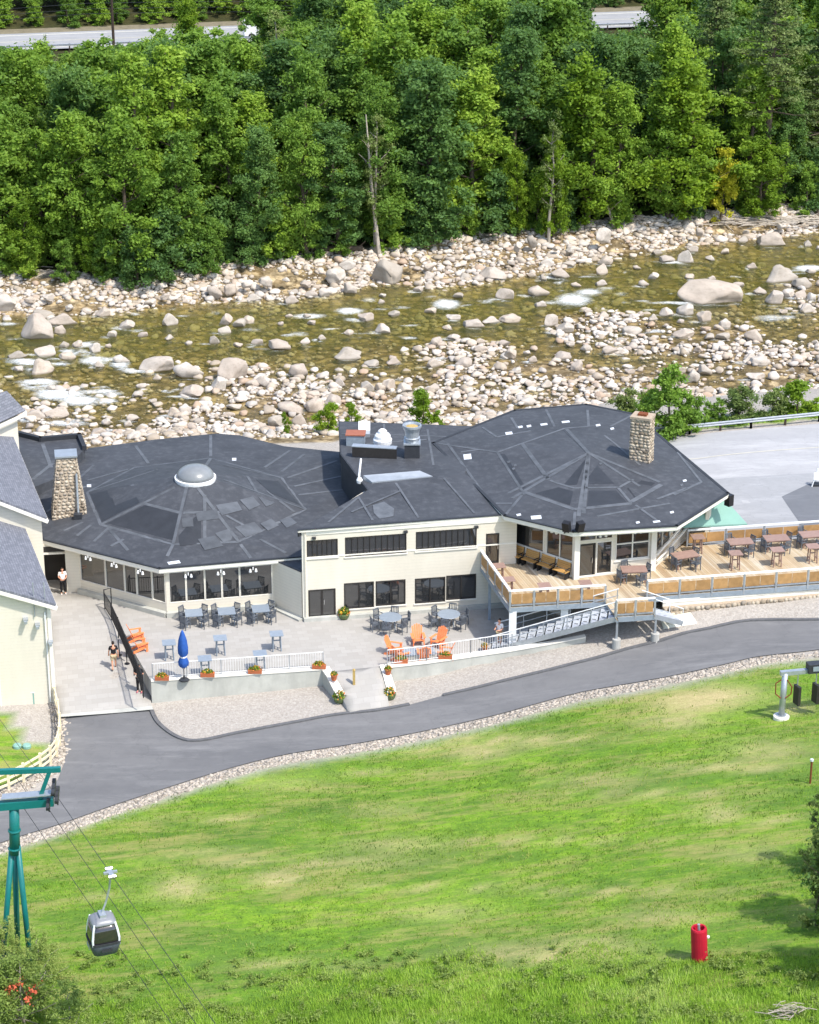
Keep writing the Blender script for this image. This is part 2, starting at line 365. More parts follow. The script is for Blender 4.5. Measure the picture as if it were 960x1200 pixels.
BARS = [[(262, 440), (330, 445), (400, 436), (480, 440), (560, 428), (650, 420), (720, 432), (800, 425), (900, 405), (960, 398), (1300, 380), (1300, 450), (960, 470), (800, 490), (600, 495), (480, 500), (330, 508), (300, 485), (270, 468)],
        [(190, 480), (260, 473), (310, 500), (180, 512)], [(635, 368), (720, 360), (800, 382), (890, 385), (900, 415), (760, 418), (650, 402)],
        [(900, 335), (960, 320), (1300, 310), (1300, 350), (930, 368)], [(245, 430), (320, 430), (320, 460), (245, 462)], [(480, 400), (560, 395), (640, 410), (600, 425), (500, 425)], [(-300, 480), (90, 478), (110, 515), (-300, 530)]]
def in_bars(X, Y):
    px, py = Q(X, Y, ZW); r = np.zeros(np.shape(px), bool)
    for b in BARS: r |= inpoly(px, py, b)
    return r
gx = np.r_[-1600, -800, -400, -220, -140, np.arange(-92, 92.1, 0.8), 140, 220, 400, 800, 1600]
gy = np.r_[-600, -200, 0, 25, np.arange(40, 330.1, 0.8), 345, 370, 420, 600, 1000, 2400]
GX, GY = np.meshgrid(gx, gy); sh = GX.shape
XC = np.clip(GX, -70, 70)
near = rbf(np.clip(GX, -75, 75), np.clip(GY, 0, 190)).reshape(sh)
near = np.minimum(near, 14)
yn, yf, yt, yh = Yn(XC), Yf(XC), Yt(XC), hwy(np.clip(GX, -90, 90))
tt = np.clip((GY - yn) / (yf - yn), 0, 1)
bar = in_bars(GX, np.clip(GY, 60, 400)).astype(float)
deep = np.interp(tt, [0, .04, .15, .45, .6, .85, .97, 1], [.05, .2, .22, .32, .62, .75, .3, .0])
bed = ZW - deep * (1 - .85 * bar) + .10 * vnoise(GX, GY, 2.2, 1) + .12 * bar * vnoise(GX, GY, 4, 2)
k = np.clip((GY - yf) / (yt - yf), 0, 1); bank = ZW + (1.6) * k ** 1.2 + .12 * vnoise(GX, GY, 2.5, 3) * (k < 1)
fk = np.clip((GY - yt) / (yh - 8 - yt), 0, 1); floor_ = -2.6 + 2.55 * fk
hill = np.clip(GY - (yh + 8), 0, 260) * .16
zz = np.where(GY < yn, near, np.where(GY < yf, bed, np.where(GY < yt, bank, floor_ + hill)))
for _ in range(3):                                            # soften the river bed and banks
    b = (np.roll(zz, 1, 0) + np.roll(zz, -1, 0) + np.roll(zz, 1, 1) + np.roll(zz, -1, 1) + 2 * zz) / 6
    m_ = (GY > yn - 6) & (GY < yh - 12) & (np.abs(GX) < 85); zz = np.where(m_, b, zz)
# ground-level terrace, walkway and house plots: keep the soil under the built slabs
PATIO_PX = [(177, 798), (381, 784), (392, 790), (450, 781), (551, 770), (600, 762), (640, 752), (690, 735)]
patio_xy = [P(177, 798, 0)[:2], P(381, 784, 0)[:2], P(388, 787, 0)[:2], P(449, 781, 0)[:2], P(551.6, 769, .15)[:2], P(600, 764, .3)[:2], P(632, 758, .4)[:2], P(672, 716, 0)[:2], P(700, 690, 0)[:2], P(600, 640, 0)[:2], P(300, 640, 0)[:2], P(40, 640, 0)[:2], P(40, 690, 0)[:2], P(120, 700, 0)[:2]]
zz = np.where(inpoly(GX, GY, patio_xy), np.minimum(zz, -.32), zz)
fx, fy = gx[5:-5], gy[4:-6]; FZ = zz[4:-6, 5:-5]
def T(x, y):
    x = np.clip(np.asarray(x, float), fx[0], fx[-1] - .01); y = np.clip(np.asarray(y, float), fy[0], fy[-1] - .01)
    i = ((x - fx[0]) / .8).astype(int); j = ((y - fy[0]) / .8).astype(int); i = np.clip(i, 0, len(fx) - 2); j = np.clip(j, 0, len(fy) - 2)
    a = (x - fx[i]) / .8; b = (y - fy[j]) / .8
    return FZ[j, i] * (1 - a) * (1 - b) + FZ[j, i + 1] * a * (1 - b) + FZ[j + 1, i] * (1 - a) * b + FZ[j + 1, i + 1] * a * b
def G(px, py, z0=0.0):                                       # the ground point under a photo pixel
    z = z0
    for _ in range(25):
        p = P(px, py, z); z = z * .5 + .5 * float(T(p.x, p.y))
    return P(px, py, z)
# ground covers
pxg, pyg = Q(GX, np.clip(GY, 30, 400), zz)
lowx = np.array([q for q in RL]); grass_line = np.interp(pxg, lowx[:, 0], lowx[:, 1])
a = np.array([P(*k, zr(k[0]))[:2] for k in RL]); yroad = np.interp(XC, a[:, 0], a[:, 1])
grass = np.clip((yroad - .85 - GY) / 1.0, 0, 1)
LAWN = [(-200, 846), (10, 838), (30, 872), (52, 868), (58, 880), (40, 905), (0, 925), (-200, 960)]
grass = np.maximum(grass, inpoly(pxg, pyg, LAWN))
VERGE = [(800, 506), (960, 490), (1300, 462), (1300, 440), (960, 474), (800, 496)]
grass = np.maximum(grass, inpoly(pxg, pyg, VERGE)); grass = np.maximum(grass, inpoly(pxg, pyg, [(120, 515), (130, 500), (195, 500), (200, 515)]) * .9)
river = ((GY > yn - 4 - 6 * (GX < 12)) & (GY < yt)).astype(float)
forest = np.clip((GY - yt) / 1.5, 0, 1) * (GY < 2000)
DRY = [(815, 822, 50, 14, 1), (845, 815, 45, 12, .9), (790, 845, 40, 10, .7), (560, 880, 40, 10, .7), (620, 868, 60, 8, .5), (212, 1040, 30, 14, .8), (325, 1030, 30, 9, .8), (690, 1110, 60, 12, .6), (600, 1115, 60, 10, .5), (900, 880, 50, 14, .5),
       (840, 950, 30, 7, .6), (930, 830, 30, 8, .6), (330, 920, 60, 10, .3), (470, 990, 70, 9, .45), (880, 1000, 40, 10, .4), (700, 915, 60, 8, .4), (450, 950, 40, 8, .4), (780, 1075, 60, 8, .5), (520, 1070, 60, 10, .4), (250, 1000, 60, 6, .4), (610, 1015, 6, 14, .6), (420, 1010, 90, 8, .4), (500, 880, 30, 6, .5), (600, 866, 120, 3, .8), (330, 1012, 110, 2.5, .7), (620, 985, 140, 2.5, .6), (780, 930, 110, 3, .6), (500, 1040, 130, 2.5, .55), (260, 960, 90, 2.5, .5), (720, 1045, 120, 3, .6), (850, 900, 80, 4, .7), (420, 905, 80, 2.5, .5), (880, 960, 60, 3, .7), (650, 1122, 120, 6, .7), (340, 1130, 80, 4, .5), (140, 1050, 60, 3, .5)]
dry = np.zeros(sh)
for x, y, w, h, s in DRY: dry = np.maximum(dry, s * np.exp(-((pxg - x) / w) ** 2 - ((pyg - y) / h) ** 2))
dry *= (GY < 130)
V = np.c_[GX.ravel(), GY.ravel(), zz.ravel()]
ny, nx = sh; I = np.arange(ny * nx).reshape(sh)
Fq = np.c_[I[:-1, :-1].ravel(), I[:-1, 1:].ravel(), I[1:, 1:].ravel(), I[1:, :-1].ravel()]
# ground material: gravel, grass, river stones, forest floor
t = NT('ground'); at = lambda n: t.new('ShaderNodeAttribute', attribute_name=n).outputs['Fac']
g1 = t.noise(0.9, 6, 0.7); g2 = t.noise(9, 5, 0.7); vo = t.new('ShaderNodeTexVoronoi', Scale=9.0); t.L(t.coord(), vo.inputs['Vector'])
gravel = t.ramp(g2, [(0.3, srgb(150, 144, 136)), (0.7, srgb(190, 183, 173))]); gravel = t.mix(t.math('MULTIPLY', g1, .45), gravel, srgb(164, 157, 148))
vs_ = t.new('ShaderNodeSeparateColor'); t.L(vo.outputs['Color'], vs_.inputs[0]); gravel = t.mix(t.math('MULTIPLY', vs_.outputs[0], .35), gravel, srgb(120, 112, 104))
s1 = t.noise(0.16, 6, 0.72, stretch=(.5, 1.1, 1)); s2 = t.noise(0.9, 6, 0.75, stretch=(.6, 1, 1)); s3 = t.noise(9, 7, 0.8)
gr = t.ramp(s1, [(0.30, srgb(86, 116, 46)), (0.42, srgb(101, 135, 46)), (0.52, srgb(118, 156, 42)), (0.62, srgb(133, 171, 40)), (0.75, srgb(150, 173, 60))])
gr = t.mix(t.ramp(s2, [(0.32, (.8,) * 3), (0.55, (0, 0, 0))]), gr, srgb(86, 118, 46)); gr = t.mix(t.ramp(s3, [(0.38, (.65,) * 3), (0.6, (0, 0, 0))]), gr, srgb(68, 96, 36)); s5 = t.noise(2.2, 6, .8, stretch=(.55, 1.2, 1)); gr = t.mix(t.ramp(s5, [(0.36, (.6,) * 3), (0.5, (0, 0, 0))]), gr, srgb(75, 105, 42)); gr = t.mix(t.ramp(s5, [(0.56, (0, 0, 0)), (0.7, (.5,) * 3)]), gr, srgb(160, 169, 72))
gr = t.mix(t.ramp(s2, [(0.56, (0, 0, 0)), (0.72, (.7,) * 3)]), gr, srgb(158, 156, 88)); s4 = t.noise(0.45, 7, 0.78, stretch=(.28, 1.3, 1)); gr = t.mix(t.ramp(s4, [(0.49, (0, 0, 0)), (0.64, (.85,) * 3)]), gr, srgb(150, 146, 86)); gr = t.mix(t.ramp(s4, [(0.30, (.6,) * 3), (0.45, (0, 0, 0))]), gr, srgb(94, 128, 50))
dm = t.math('MULTIPLY', at('dry'), t.math('MULTIPLY', t.noise(1.6, 6, .75, stretch=(.4, 1, 1)), 2.1), True)
gr = t.mix(dm, gr, t.ramp(s3, [(0.35, srgb(160, 146, 100)), (0.65, srgb(195, 180, 132))]))
v1 = t.new('ShaderNodeTexVoronoi', Scale=1.1); t.L(t.coord(), v1.inputs['Vector']); v2 = t.new('ShaderNodeTexVoronoi', Scale=3.6); t.L(t.coord(), v2.inputs['Vector'])
h1 = t.new('ShaderNodeSeparateColor'); t.L(v1.outputs['Color'], h1.inputs[0]); h2 = t.new('ShaderNodeSeparateColor'); t.L(v2.outputs['Color'], h2.inputs[0])
st = t.ramp(h1.outputs[0], [(0.1, srgb(98, 82, 54)), (0.5, srgb(160, 136, 96)), (0.9, srgb(212, 190, 150))])
st = t.mix(.5, st, t.ramp(h2.outputs[0], [(0.1, srgb(84, 70, 46)), (0.9, srgb(190, 172, 138))])); st = t.mix(t.ramp(v1.outputs['Distance'], [(0.35, (0, 0, 0)), (0.6, (.6,) * 3)]), st, srgb(60, 50, 34))
fl = t.ramp(g1, [(0.3, srgb(40, 44, 24)), (0.7, srgb(72, 70, 42))])
col = t.mix(at('grass'), gravel, gr); col = t.mix(at('river'), col, st); col = t.mix(at('forest'), col, fl)
t.base(col, 0.95, 0.15)
hb = t.mix(at('grass'), g2, s3); t.bump(hb, 0.55, 0.10)
me = np_mesh('ground', V, Fq, ['ground'], dict(grass=grass.ravel(), river=river.ravel(), forest=forest.ravel(), dry=dry.ravel()), True)
tag(place(me, 'ground'), kind='structure')

def drape(name, poly, m, off, step=1.6, zf=None, parent=None, skirt=0.0):
    """flat outline laid over the terrain (or over the height function zf) as a cut sheet"""
    bm = bmesh.new(); vs = [bm.verts.new((x, y, 0)) for x, y in poly]; bm.faces.new(vs); bm.normal_update()
    bmesh.ops.triangulate(bm, faces=bm.faces[:])
    xs = [p[0] for p in poly]; ys = [p[1] for p in poly]
    for ax, lo, hi in ((0, min(xs), max(xs)), (1, min(ys), max(ys))):
        q = math.ceil(lo / step) * step
        while q < hi:
            co = (q, 0, 0) if ax == 0 else (0, q, 0); no = (1, 0, 0) if ax == 0 else (0, 1, 0)
            bmesh.ops.bisect_plane(bm, geom=bm.verts[:] + bm.edges[:] + bm.faces[:], plane_co=co, plane_no=no, dist=1e-4); q += step
    bm.normal_update()
    for f in bm.faces:
        if f.normal.z < 0: f.normal_flip()
    X = np.array([v.co.x for v in bm.verts]); Y = np.array([v.co.y for v in bm.verts]); Z = (T(X, Y) if zf is None else zf(X, Y)) + off
    for v, z in zip(bm.verts, Z): v.co.z = z
    if skirt:
        ed = [e for e in bm.edges if len(e.link_faces) == 1]; r = bmesh.ops.extrude_edge_only(bm, edges=ed)
        for v in [g for g in r['geom'] if isinstance(g, bmesh.types.BMVert)]: v.co.z -= skirt
    me = bpy.data.meshes.new(name); bm.to_mesh(me); bm.free(); me.materials.append(M[m]); smooth_mesh(me)
    return place(me, name, parent)
xy = lambda px, py: tuple(G(px, py)[:2])
def thick(pts, w):                                           # a path as a polygon band
    pts = [Vector((p[0], p[1], 0)) for p in pts]; L_, R_ = [], []
    for i, p in enumerate(pts):
        d = (pts[min(i + 1, len(pts) - 1)] - pts[max(i - 1, 0)]).normalized(); n = Vector((-d.y, d.x, 0)) * w / 2
        L_.append((p + n)[:2]); R_.append((p - n)[:2])
    return L_ + R_[::-1]
def dense(pts, step=1.0):
    out = []
    for a, b in zip(pts[:-1], pts[1:]):
        a, b = Vector(a[:2]), Vector(b[:2]); n = max(1, int((b - a).length / step))
        out += [tuple(a + (b - a) * i / n) for i in range(n)]
    return out + [tuple(pts[-1][:2])]
def spline(pts, k=6):                                        # Catmull-Rom through xy points
    p = [Vector(q[:2]) for q in pts]; p = [2 * p[0] - p[1]] + p + [2 * p[-1] - p[-2]]; out = []
    for i in range(1, len(p) - 2):
        for j in range(k):
            s = j / k; out.append(tuple(0.5 * (2 * p[i] + (p[i + 1] - p[i - 1]) * s + (2 * p[i - 1] - 5 * p[i] + 4 * p[i + 1] - p[i + 2]) * s * s + (3 * p[i] - p[i - 1] - 3 * p[i + 1] + p[i + 2]) * s ** 3)))
    return out + [tuple(p[-2])]
lower = spline([P(*q, zr(q[0]))[:2] for q in RL]); iU = RU.index((177, 833))
up1 = spline([P(*q, zr(q[0]))[:2] for q in RU[:iU + 1]], 4); up2 = spline([P(*q, zr(q[0]))[:2] for q in RU[iU + 1:]], 4)
tag(drape('access_road', lower + up1 + up2, 'asphalt', .06), kind='structure')
# dark rolled asphalt kerb along the upper edge
for seg in (up1[4:33], up1[36:]):
    mb = MB(); pts = [Vector((x, y, float(T(x, y)) + .09)) for x, y in seg]
    for a, b in zip(pts[:-1], pts[1:]): mb.beam(a, b + (b - a).normalized() * .04, .22, .10)
    tag(mb.build('kerb', 'kerb_asphalt'), kind='structure')
# terrace, sloping entrance walk, garden path
terr = MB().prism(patio_xy, -1.0, 0.0); tag(terr.build('patio', 'paving'), kind='structure')
WALK = [(70, 838), (177, 829), (172, 800), (150, 752), (122, 702), (66, 697), (58, 720), (60, 800)]
walk_xy = [P(70, 838, -1.42)[:2], P(178, 829, -1.36)[:2], P(175, 800, -.6)[:2], P(150, 752, -.25)[:2], P(121, 701, .0)[:2], P(40, 690, .0)[:2], P(50, 720, -.1)[:2], P(58, 800, -.9)[:2]]
def walkz(X, Y):
    y0, y1 = P(120, 836, -1.4).y, P(120, 735, -.1).y
    return np.interp(Y, [y0, y1], [-1.40, 0.012])
tag(drape('walkway', walk_xy, 'paving', .01, 1.2, walkz, skirt=.5), kind='structure')
edge_xy = [P(68, 842, -1.45)[:2], P(180, 833, -1.40)[:2], P(178, 829, -1.36)[:2], P(70, 838, -1.42)[:2]]
tag(drape('threshold', edge_xy, 'concrete', .04, 2, walkz), kind='structure')
path_xy = [P(388, 787, 0)[:2], P(449, 781, 0)[:2], P(451, 800, -.5)[:2], P(456, 829, -1)[:2], P(410, 835, -1.05)[:2], P(398, 812, -.6)[:2]]
def pathz(X, Y):
    y0, y1 = P(430, 832, -1.03).y, P(425, 786, 0).y
    return np.interp(Y, [y0, y1], [-1.02, 0.004])
tag(drape('garden_path', path_xy, 'paving', .012, 1, pathz, skirt=.4), kind='structure')
# upper road and the parking apron by the octagon
up_xy = [xy(700, 512), xy(806, 512), xy(960, 497), xy(1250, 470), xy(1250, 640), xy(960, 640), xy(800, 650), xy(720, 600)]
tag(drape('upper_road', up_xy, 'asphalt_pale', .05), kind='structure')
ap_xy = [xy(780, 566), xy(842, 562), xy(960, 555), xy(1250, 538), xy(1250, 636), xy(960, 636), xy(800, 640)]
tag(drape('parking_apron', ap_xy, 'asphalt_grey', .056), kind='structure')
pt_xy = [xy(916, 583), xy(948, 568), xy(1250, 545), xy(1250, 632), xy(938, 634), xy(936, 612)]
tag(drape('asphalt_patch', pt_xy, 'asphalt_dark', .062), kind='structure')
ln = [xy(x, y) for x, y in [(720, 548), (820, 538), (960, 525), (1250, 498)]]
tag(drape('road_line', thick(dense(ln, 2), .14), 'yellow_paint', .06), kind='structure')
mat('verge_soil', srgb(120, 112, 92), .95, .25, 1.5, bump=.4)
# highway beyond the forest
def hw(s, o): q = HW0 + hwd * s + hwn * o; return (q.x, q.y)
tag(drape('highway', [hw(-90, -5.6), hw(160, -5.6), hw(160, 5.6), hw(-90, 5.6)], 'asphalt_grey', .25, 8, lambda X, Y: X * 0), kind='structure')
for o_ in (-4.3, 4.3): tag(drape('road_line', [hw(-90, o_ - .1), hw(160, o_ - .1), hw(160, o_ + .1), hw(-90, o_ + .1)], 'line_paint', .256, 12, lambda X, Y: X * 0), kind='structure')
for o_ in (-.18, .18): tag(drape('road_line', [hw(-90, o_ - .08), hw(160, o_ - .08), hw(160, o_ + .08), hw(-90, o_ + .08)], 'yellow_paint', .256, 12, lambda X, Y: X * 0), kind='structure')
tag(drape('highway_shoulder', [hw(-90, 5.6), hw(160, 5.6), hw(160, 9), hw(-90, 9)], 'verge_soil', .22, 8, lambda X, Y: X * 0), kind='structure')

BL = [(8, 356, 26, 20), (45, 386, 38, 32), (71, 375, 36, 18), (71, 387, 16, 12), (51, 368, 24, 12), (121, 367, 18, 13), (149, 381, 20, 13), (131, 392, 13, 11), (197, 376, 22, 19), (52, 411, 26, 15), (76, 404, 15, 10), (92, 404, 14, 10), (111, 409, 14, 13), (19, 417, 24, 11), (50, 431, 30, 20), (80, 417, 22, 12), (184, 428, 38, 22), (221, 434, 36, 24), (225, 459, 28, 17), (85, 456, 18, 10), (39, 486, 26, 16), (65, 484, 30, 13), (115, 508, 30, 18), (125, 495, 12, 9), (156, 490, 16, 10), (150, 497, 11, 8), (205, 484, 20, 13), (217, 481, 18, 15), (166, 452, 13, 7), (142, 421, 20, 14), (116, 427, 12, 11),
 (394, 322, 24, 18), (405, 309, 22, 13), (457, 322, 38, 32), (426, 331, 16, 9), (409, 339, 18, 15), (381, 344, 15, 12), (341, 352, 18, 12), (296, 349, 20, 11), (312, 329, 18, 12), (270, 339, 15, 12), (252, 341, 20, 14), (265, 376, 16, 15), (280, 379, 17, 13), (292, 375, 18, 12), (262, 387, 17, 11), (250, 399, 16, 12), (325, 404, 32, 16), (429, 372, 20, 13), (449, 386, 18, 13), (410, 415, 33, 17), (351, 434, 26, 18), (272, 435, 34, 28), (256, 451, 20, 22), (309, 447, 18, 16), (295, 450, 15, 12), (376, 396, 12, 9), (357, 400, 12, 8), (429, 454, 22, 16), (445, 455, 14, 12), (456, 452, 16, 17), (474, 455, 18, 13), (460, 424, 18, 11), (365, 462, 22, 11), (370, 476, 22, 17), (342, 479, 34, 12), (351, 494, 20, 20), (325, 494, 22, 17), (392, 470, 24, 18), (276, 477, 20, 9), (397, 449, 15, 13), (437, 426, 20, 10), (307, 501, 16, 12),
 (579, 320, 32, 17), (545, 324, 15, 9), (561, 326, 16, 9), (592, 346, 20, 15), (631, 341, 26, 17), (656, 320, 24, 15), (666, 309, 18, 10), (640, 307, 18, 11), (704, 317, 15, 13), (712, 305, 22, 14), (636, 326, 10, 8), (531, 372, 18, 10), (555, 379, 26, 13), (574, 376, 22, 10), (599, 374, 28, 11), (646, 377, 16, 16), (662, 385, 22, 15), (531, 395, 17, 9), (512, 401, 15, 13), (506, 426, 20, 14), (600, 416, 17, 15), (662, 417, 28, 12), (677, 430, 16, 14), (716, 411, 20, 12), (624, 422, 12, 9), (640, 451, 16, 11), (620, 470, 22, 10), (707, 276, 18, 16), (624, 282, 13, 12), (607, 289, 11, 10), (490, 339, 12, 9), (546, 424, 24, 14), (706, 370, 14, 9),
 (802, 301, 24, 20), (780, 304, 22, 9), (811, 292, 15, 10), (904, 281, 34, 20), (917, 322, 42, 24), (941, 332, 25, 16), (834, 346, 70, 27), (907, 350, 24, 19), (890, 341, 17, 11), (924, 344, 16, 13), (944, 362, 22, 16), (937, 346, 15, 12), (952, 348, 15, 12), (805, 364, 24, 16), (825, 372, 18, 15), (781, 366, 17, 12), (765, 373, 12, 9), (850, 380, 16, 13), (741, 387, 22, 12), (802, 392, 26, 11), (884, 394, 23, 17), (847, 394, 17, 11), (802, 411, 20, 11), (819, 410, 11, 10), (814, 441, 20, 17), (825, 434, 20, 14), (795, 434, 18, 11), (725, 412, 16, 10), (879, 420, 18, 12), (892, 425, 28, 6), (865, 334, 14, 8), (754, 332, 13, 10), (766, 324, 14, 10), (809, 324, 15, 8), (769, 295, 15, 9), (870, 281, 12, 8), (946, 286, 12, 10), (819, 272, 11, 9), (886, 442, 24, 10)]
# ================================================================== RIVER
FOAM = [(70, 462, 34, 9, 1), (95, 470, 30, 7, .9), (45, 448, 30, 4, .9), (30, 424, 30, 4, .8), (78, 497, 34, 4, .8), (110, 423, 22, 7, .8), (140, 427, 16, 6, .8), (95, 412, 12, 4, .6), (130, 462, 22, 3, .7), (115, 455, 22, 3, .5), (10, 380, 18, 3, .7),
        (410, 365, 20, 5, .9), (362, 371, 26, 4, .8), (350, 392, 20, 5, .55), (295, 387, 24, 4, .5), (433, 352, 14, 4, .6), (300, 404, 22, 3, .5), (415, 396, 24, 3, .4), (305, 420, 20, 3, .4), (253, 367, 12, 4, .5),
        (523, 357, 20, 7, .9), (570, 354, 16, 3, .6), (505, 348, 14, 3, .5), (672, 352, 26, 9, .85), (690, 343, 20, 5, .8), (645, 355, 22, 3, .6), (710, 338, 16, 3, .6), (728, 345, 14, 4, .5), (622, 386, 14, 4, .4),
        (948, 315, 22, 5, .9), (905, 373, 34, 6, .6), (925, 372, 14, 4, .6), (876, 315, 5, 5, .6), (860, 340, 20, 3, .3), (160, 412, 14, 3, .4), (60, 375, 18, 3, .4)]
_r = np.random.default_rng(9)
for _ in range(200):
    _x, _y = _r.uniform(0, 960), _r.uniform(300, 470); FOAM.append((_x, _y, _r.uniform(5, 18), _r.uniform(1.0, 2.6), _r.uniform(.3, .75)))
for _x, _y, _w, _h in BL:
    FOAM.append((_x - _w * .55, _y + _h * .35, _w * .75, 2.2, _r.uniform(.35, .8))); FOAM.append((_x, _y + _h * .48, _w * .6, 1.6, _r.uniform(.3, .65)))
for _b in [(x, y) for x, y, w, h, s in FOAM[:8]]:
    for _ in range(4): FOAM.append((_b[0] + _r.normal() * 26, _b[1] + _r.normal() * 9, _r.uniform(8, 22), _r.uniform(2, 4), _r.uniform(.5, .9)))
wx = np.arange(-72, 72.1, .45); wy = np.arange(150, 240, .45); WX, WY = np.meshgrid(wx, wy)
keepv = (WY > Yn(WX) - 3) & (WY < Yf(WX) + 2.5)
wpx, wpy = Q(WX, WY, ZW); foam = np.zeros(WX.shape)
for x, y, w, h, s in FOAM: foam = np.maximum(foam, s * np.exp(-((wpx - x) / w) ** 2 - ((wpy - y) / h) ** 2))
WZ = ZW + .02 * vnoise(WX, WY, .8, 5) + .03 * vnoise(WX, WY, 1.9, 6) + foam * (.10 * vnoise(WX, WY, .6, 7) + .10)
I = np.arange(WX.size).reshape(WX.shape)
Fq = np.c_[I[:-1, :-1].ravel(), I[:-1, 1:].ravel(), I[1:, 1:].ravel(), I[1:, :-1].ravel()]; Fq = Fq[keepv.ravel()[Fq].all(axis=1)]
t = NT('water')
for nd in list(t.n):
    if nd.type == 'BSDF_PRINCIPLED': t.n.remove(nd)
n1 = t.noise(1.2, 4, .6, stretch=(.6, 1, 1)); n2 = t.noise(4.5, 3, .6, stretch=(.5, 1, 1)); hh = t.math('ADD', n1, t.math('MULTIPLY', n2, .4))
bp = t.new('ShaderNodeBump', Strength=.7, Distance=.16); t.L(hh, bp.inputs['Height'])
dp = t.new('ShaderNodeAttribute', attribute_name='depth').outputs['Fac']
tr = t.new('ShaderNodeBsdfTransparent'); t.L(t.ramp(dp, [(0, (.96, .95, .88)), (.25, (.86, .84, .64)), (.8, (.72, .71, .40))]), tr.inputs[0])
gl = t.new('ShaderNodeBsdfGlossy', Roughness=.1); t.L(bp.outputs[0], gl.inputs['Normal'])
df = t.new('ShaderNodeBsdfDiffuse'); df.inputs[0].default_value = (*srgb(128, 130, 72), 1)
m1 = t.new('ShaderNodeMixShader'); t.L(t.ramp(dp, [(0, (.03,) * 3), (.8, (.26,) * 3)]), m1.inputs[0]); t.L(tr.outputs[0], m1.inputs[1]); t.L(df.outputs[0], m1.inputs[2])
fr = t.new('ShaderNodeFresnel', IOR=1.33); t.L(bp.outputs[0], fr.inputs['Normal'])
m2 = t.new('ShaderNodeMixShader'); t.L(fr.outputs[0], m2.inputs[0]); t.L(m1.outputs[0], m2.inputs[1]); t.L(gl.outputs[0], m2.inputs[2])
fo = t.new('ShaderNodeBsdfDiffuse'); fo.inputs[0].default_value = (.74, .77, .77, 1)
fa = t.new('ShaderNodeAttribute', attribute_name='foam').outputs['Fac']
fn = t.noise(3.8, 9, .88, stretch=(.35, 1.1, 1))
fn2 = t.noise(9, 6, .8, stretch=(.5, 1.2, 1)); fm = t.ramp(t.math('MULTIPLY', fa, t.math('MULTIPLY', t.math('MULTIPLY', fn, fn2), 4.0)), [(0.36, (0, 0, 0)), (0.55, (.30,) * 3), (.82, (.88,) * 3)])
m3 = t.new('ShaderNodeMixShader'); t.L(fm, m3.inputs[0]); t.L(m2.outputs[0], m3.inputs[1]); t.L(fo.outputs[0], m3.inputs[2]); t.L(m3.outputs[0], t.out.inputs[0])
used = np.unique(Fq); remap = np.zeros(WX.size, int); remap[used] = np.arange(len(used))
me = np_mesh('river_water', np.c_[WX.ravel(), WY.ravel(), WZ.ravel()][used], remap[Fq], ['water'], dict(foam=foam.ravel()[used], depth=np.clip(ZW - T(WX, WY), 0, 2).ravel()[used]), True)
tag(place(me, 'river_water'), kind='structure')

# ---- rocks
ROCK = [srgb(214, 202, 186), srgb(196, 182, 164), srgb(180, 172, 162), srgb(222, 214, 202)]
t = NT('granite'); oi = t.new('ShaderNodeObjectInfo'); n1 = t.noise(.9, 5, .65); n2 = t.noise(7, 5, .7)
cc = t.ramp(oi.outputs['Random'], [(0, srgb(185, 172, 156)), (.35, srgb(172, 161, 149)), (.7, srgb(191, 183, 172)), (1, srgb(158, 150, 138))])
cc = t.mix(t.ramp(n1, [(0.4, (0, 0, 0)), (0.7, (.55,) * 3)]), cc, srgb(140, 128, 114)); cc = t.mix(t.ramp(n2, [(0.5, (0, 0, 0)), (0.8, (.4,) * 3)]), cc, srgb(107, 97, 86))
gp = t.new('ShaderNodeNewGeometry'); sz = t.new('ShaderNodeSeparateXYZ'); t.L(gp.outputs['Position'], sz.inputs[0])
wet = t.ramp(t.math('ADD', t.math('MULTIPLY', t.math('SUBTRACT', sz.outputs[2], ZW), 2.2), t.math('MULTIPLY', n1, .35)), [(0.30, (1, 1, 1)), (0.55, (0, 0, 0))])
cc = t.mix(t.math('MULTIPLY', wet, .65), cc, srgb(83, 75, 58)); t.base(cc, .85, .25); t.bump(n2, .5, .06)
t = NT('cobble'); cc = t.ramp(t.new('ShaderNodeAttribute', attribute_name='tone').outputs['Fac'], [(0, srgb(157, 145, 128)), (.3, srgb(185, 172, 156)), (.6, srgb(204, 195, 183)), (.85, srgb(171, 164, 155)), (1, srgb(173, 150, 128))])
n2 = t.noise(6, 4, .7); cc = t.mix(t.ramp(n2, [(0.5, (0, 0, 0)), (0.8, (.35,) * 3)]), cc, srgb(125, 113, 101)); t.base(cc, .9, .2); t.bump(n2, .4, .05)
t = NT('rubble'); cc = t.ramp(t.new('ShaderNodeAttribute', attribute_name='tone').outputs['Fac'], [(0, srgb(133, 125, 113)), (.4, srgb(167, 158, 146)), (.8, srgb(186, 175, 160)), (1, srgb(150, 138, 124))]); t.base(cc, .95, .15)
def ico(sub):
    bm = bmesh.new(); bmesh.ops.create_icosphere(bm, subdivisions=sub, radius=1); bm.verts.ensure_lookup_table()
    V = np.array([v.co[:] for v in bm.verts]); F = np.array([[v.index for v in f.verts] for f in bm.faces]); bm.free(); return V, F
ICO1, ICO2, ICO3 = ico(1), ico(2), ico(3)
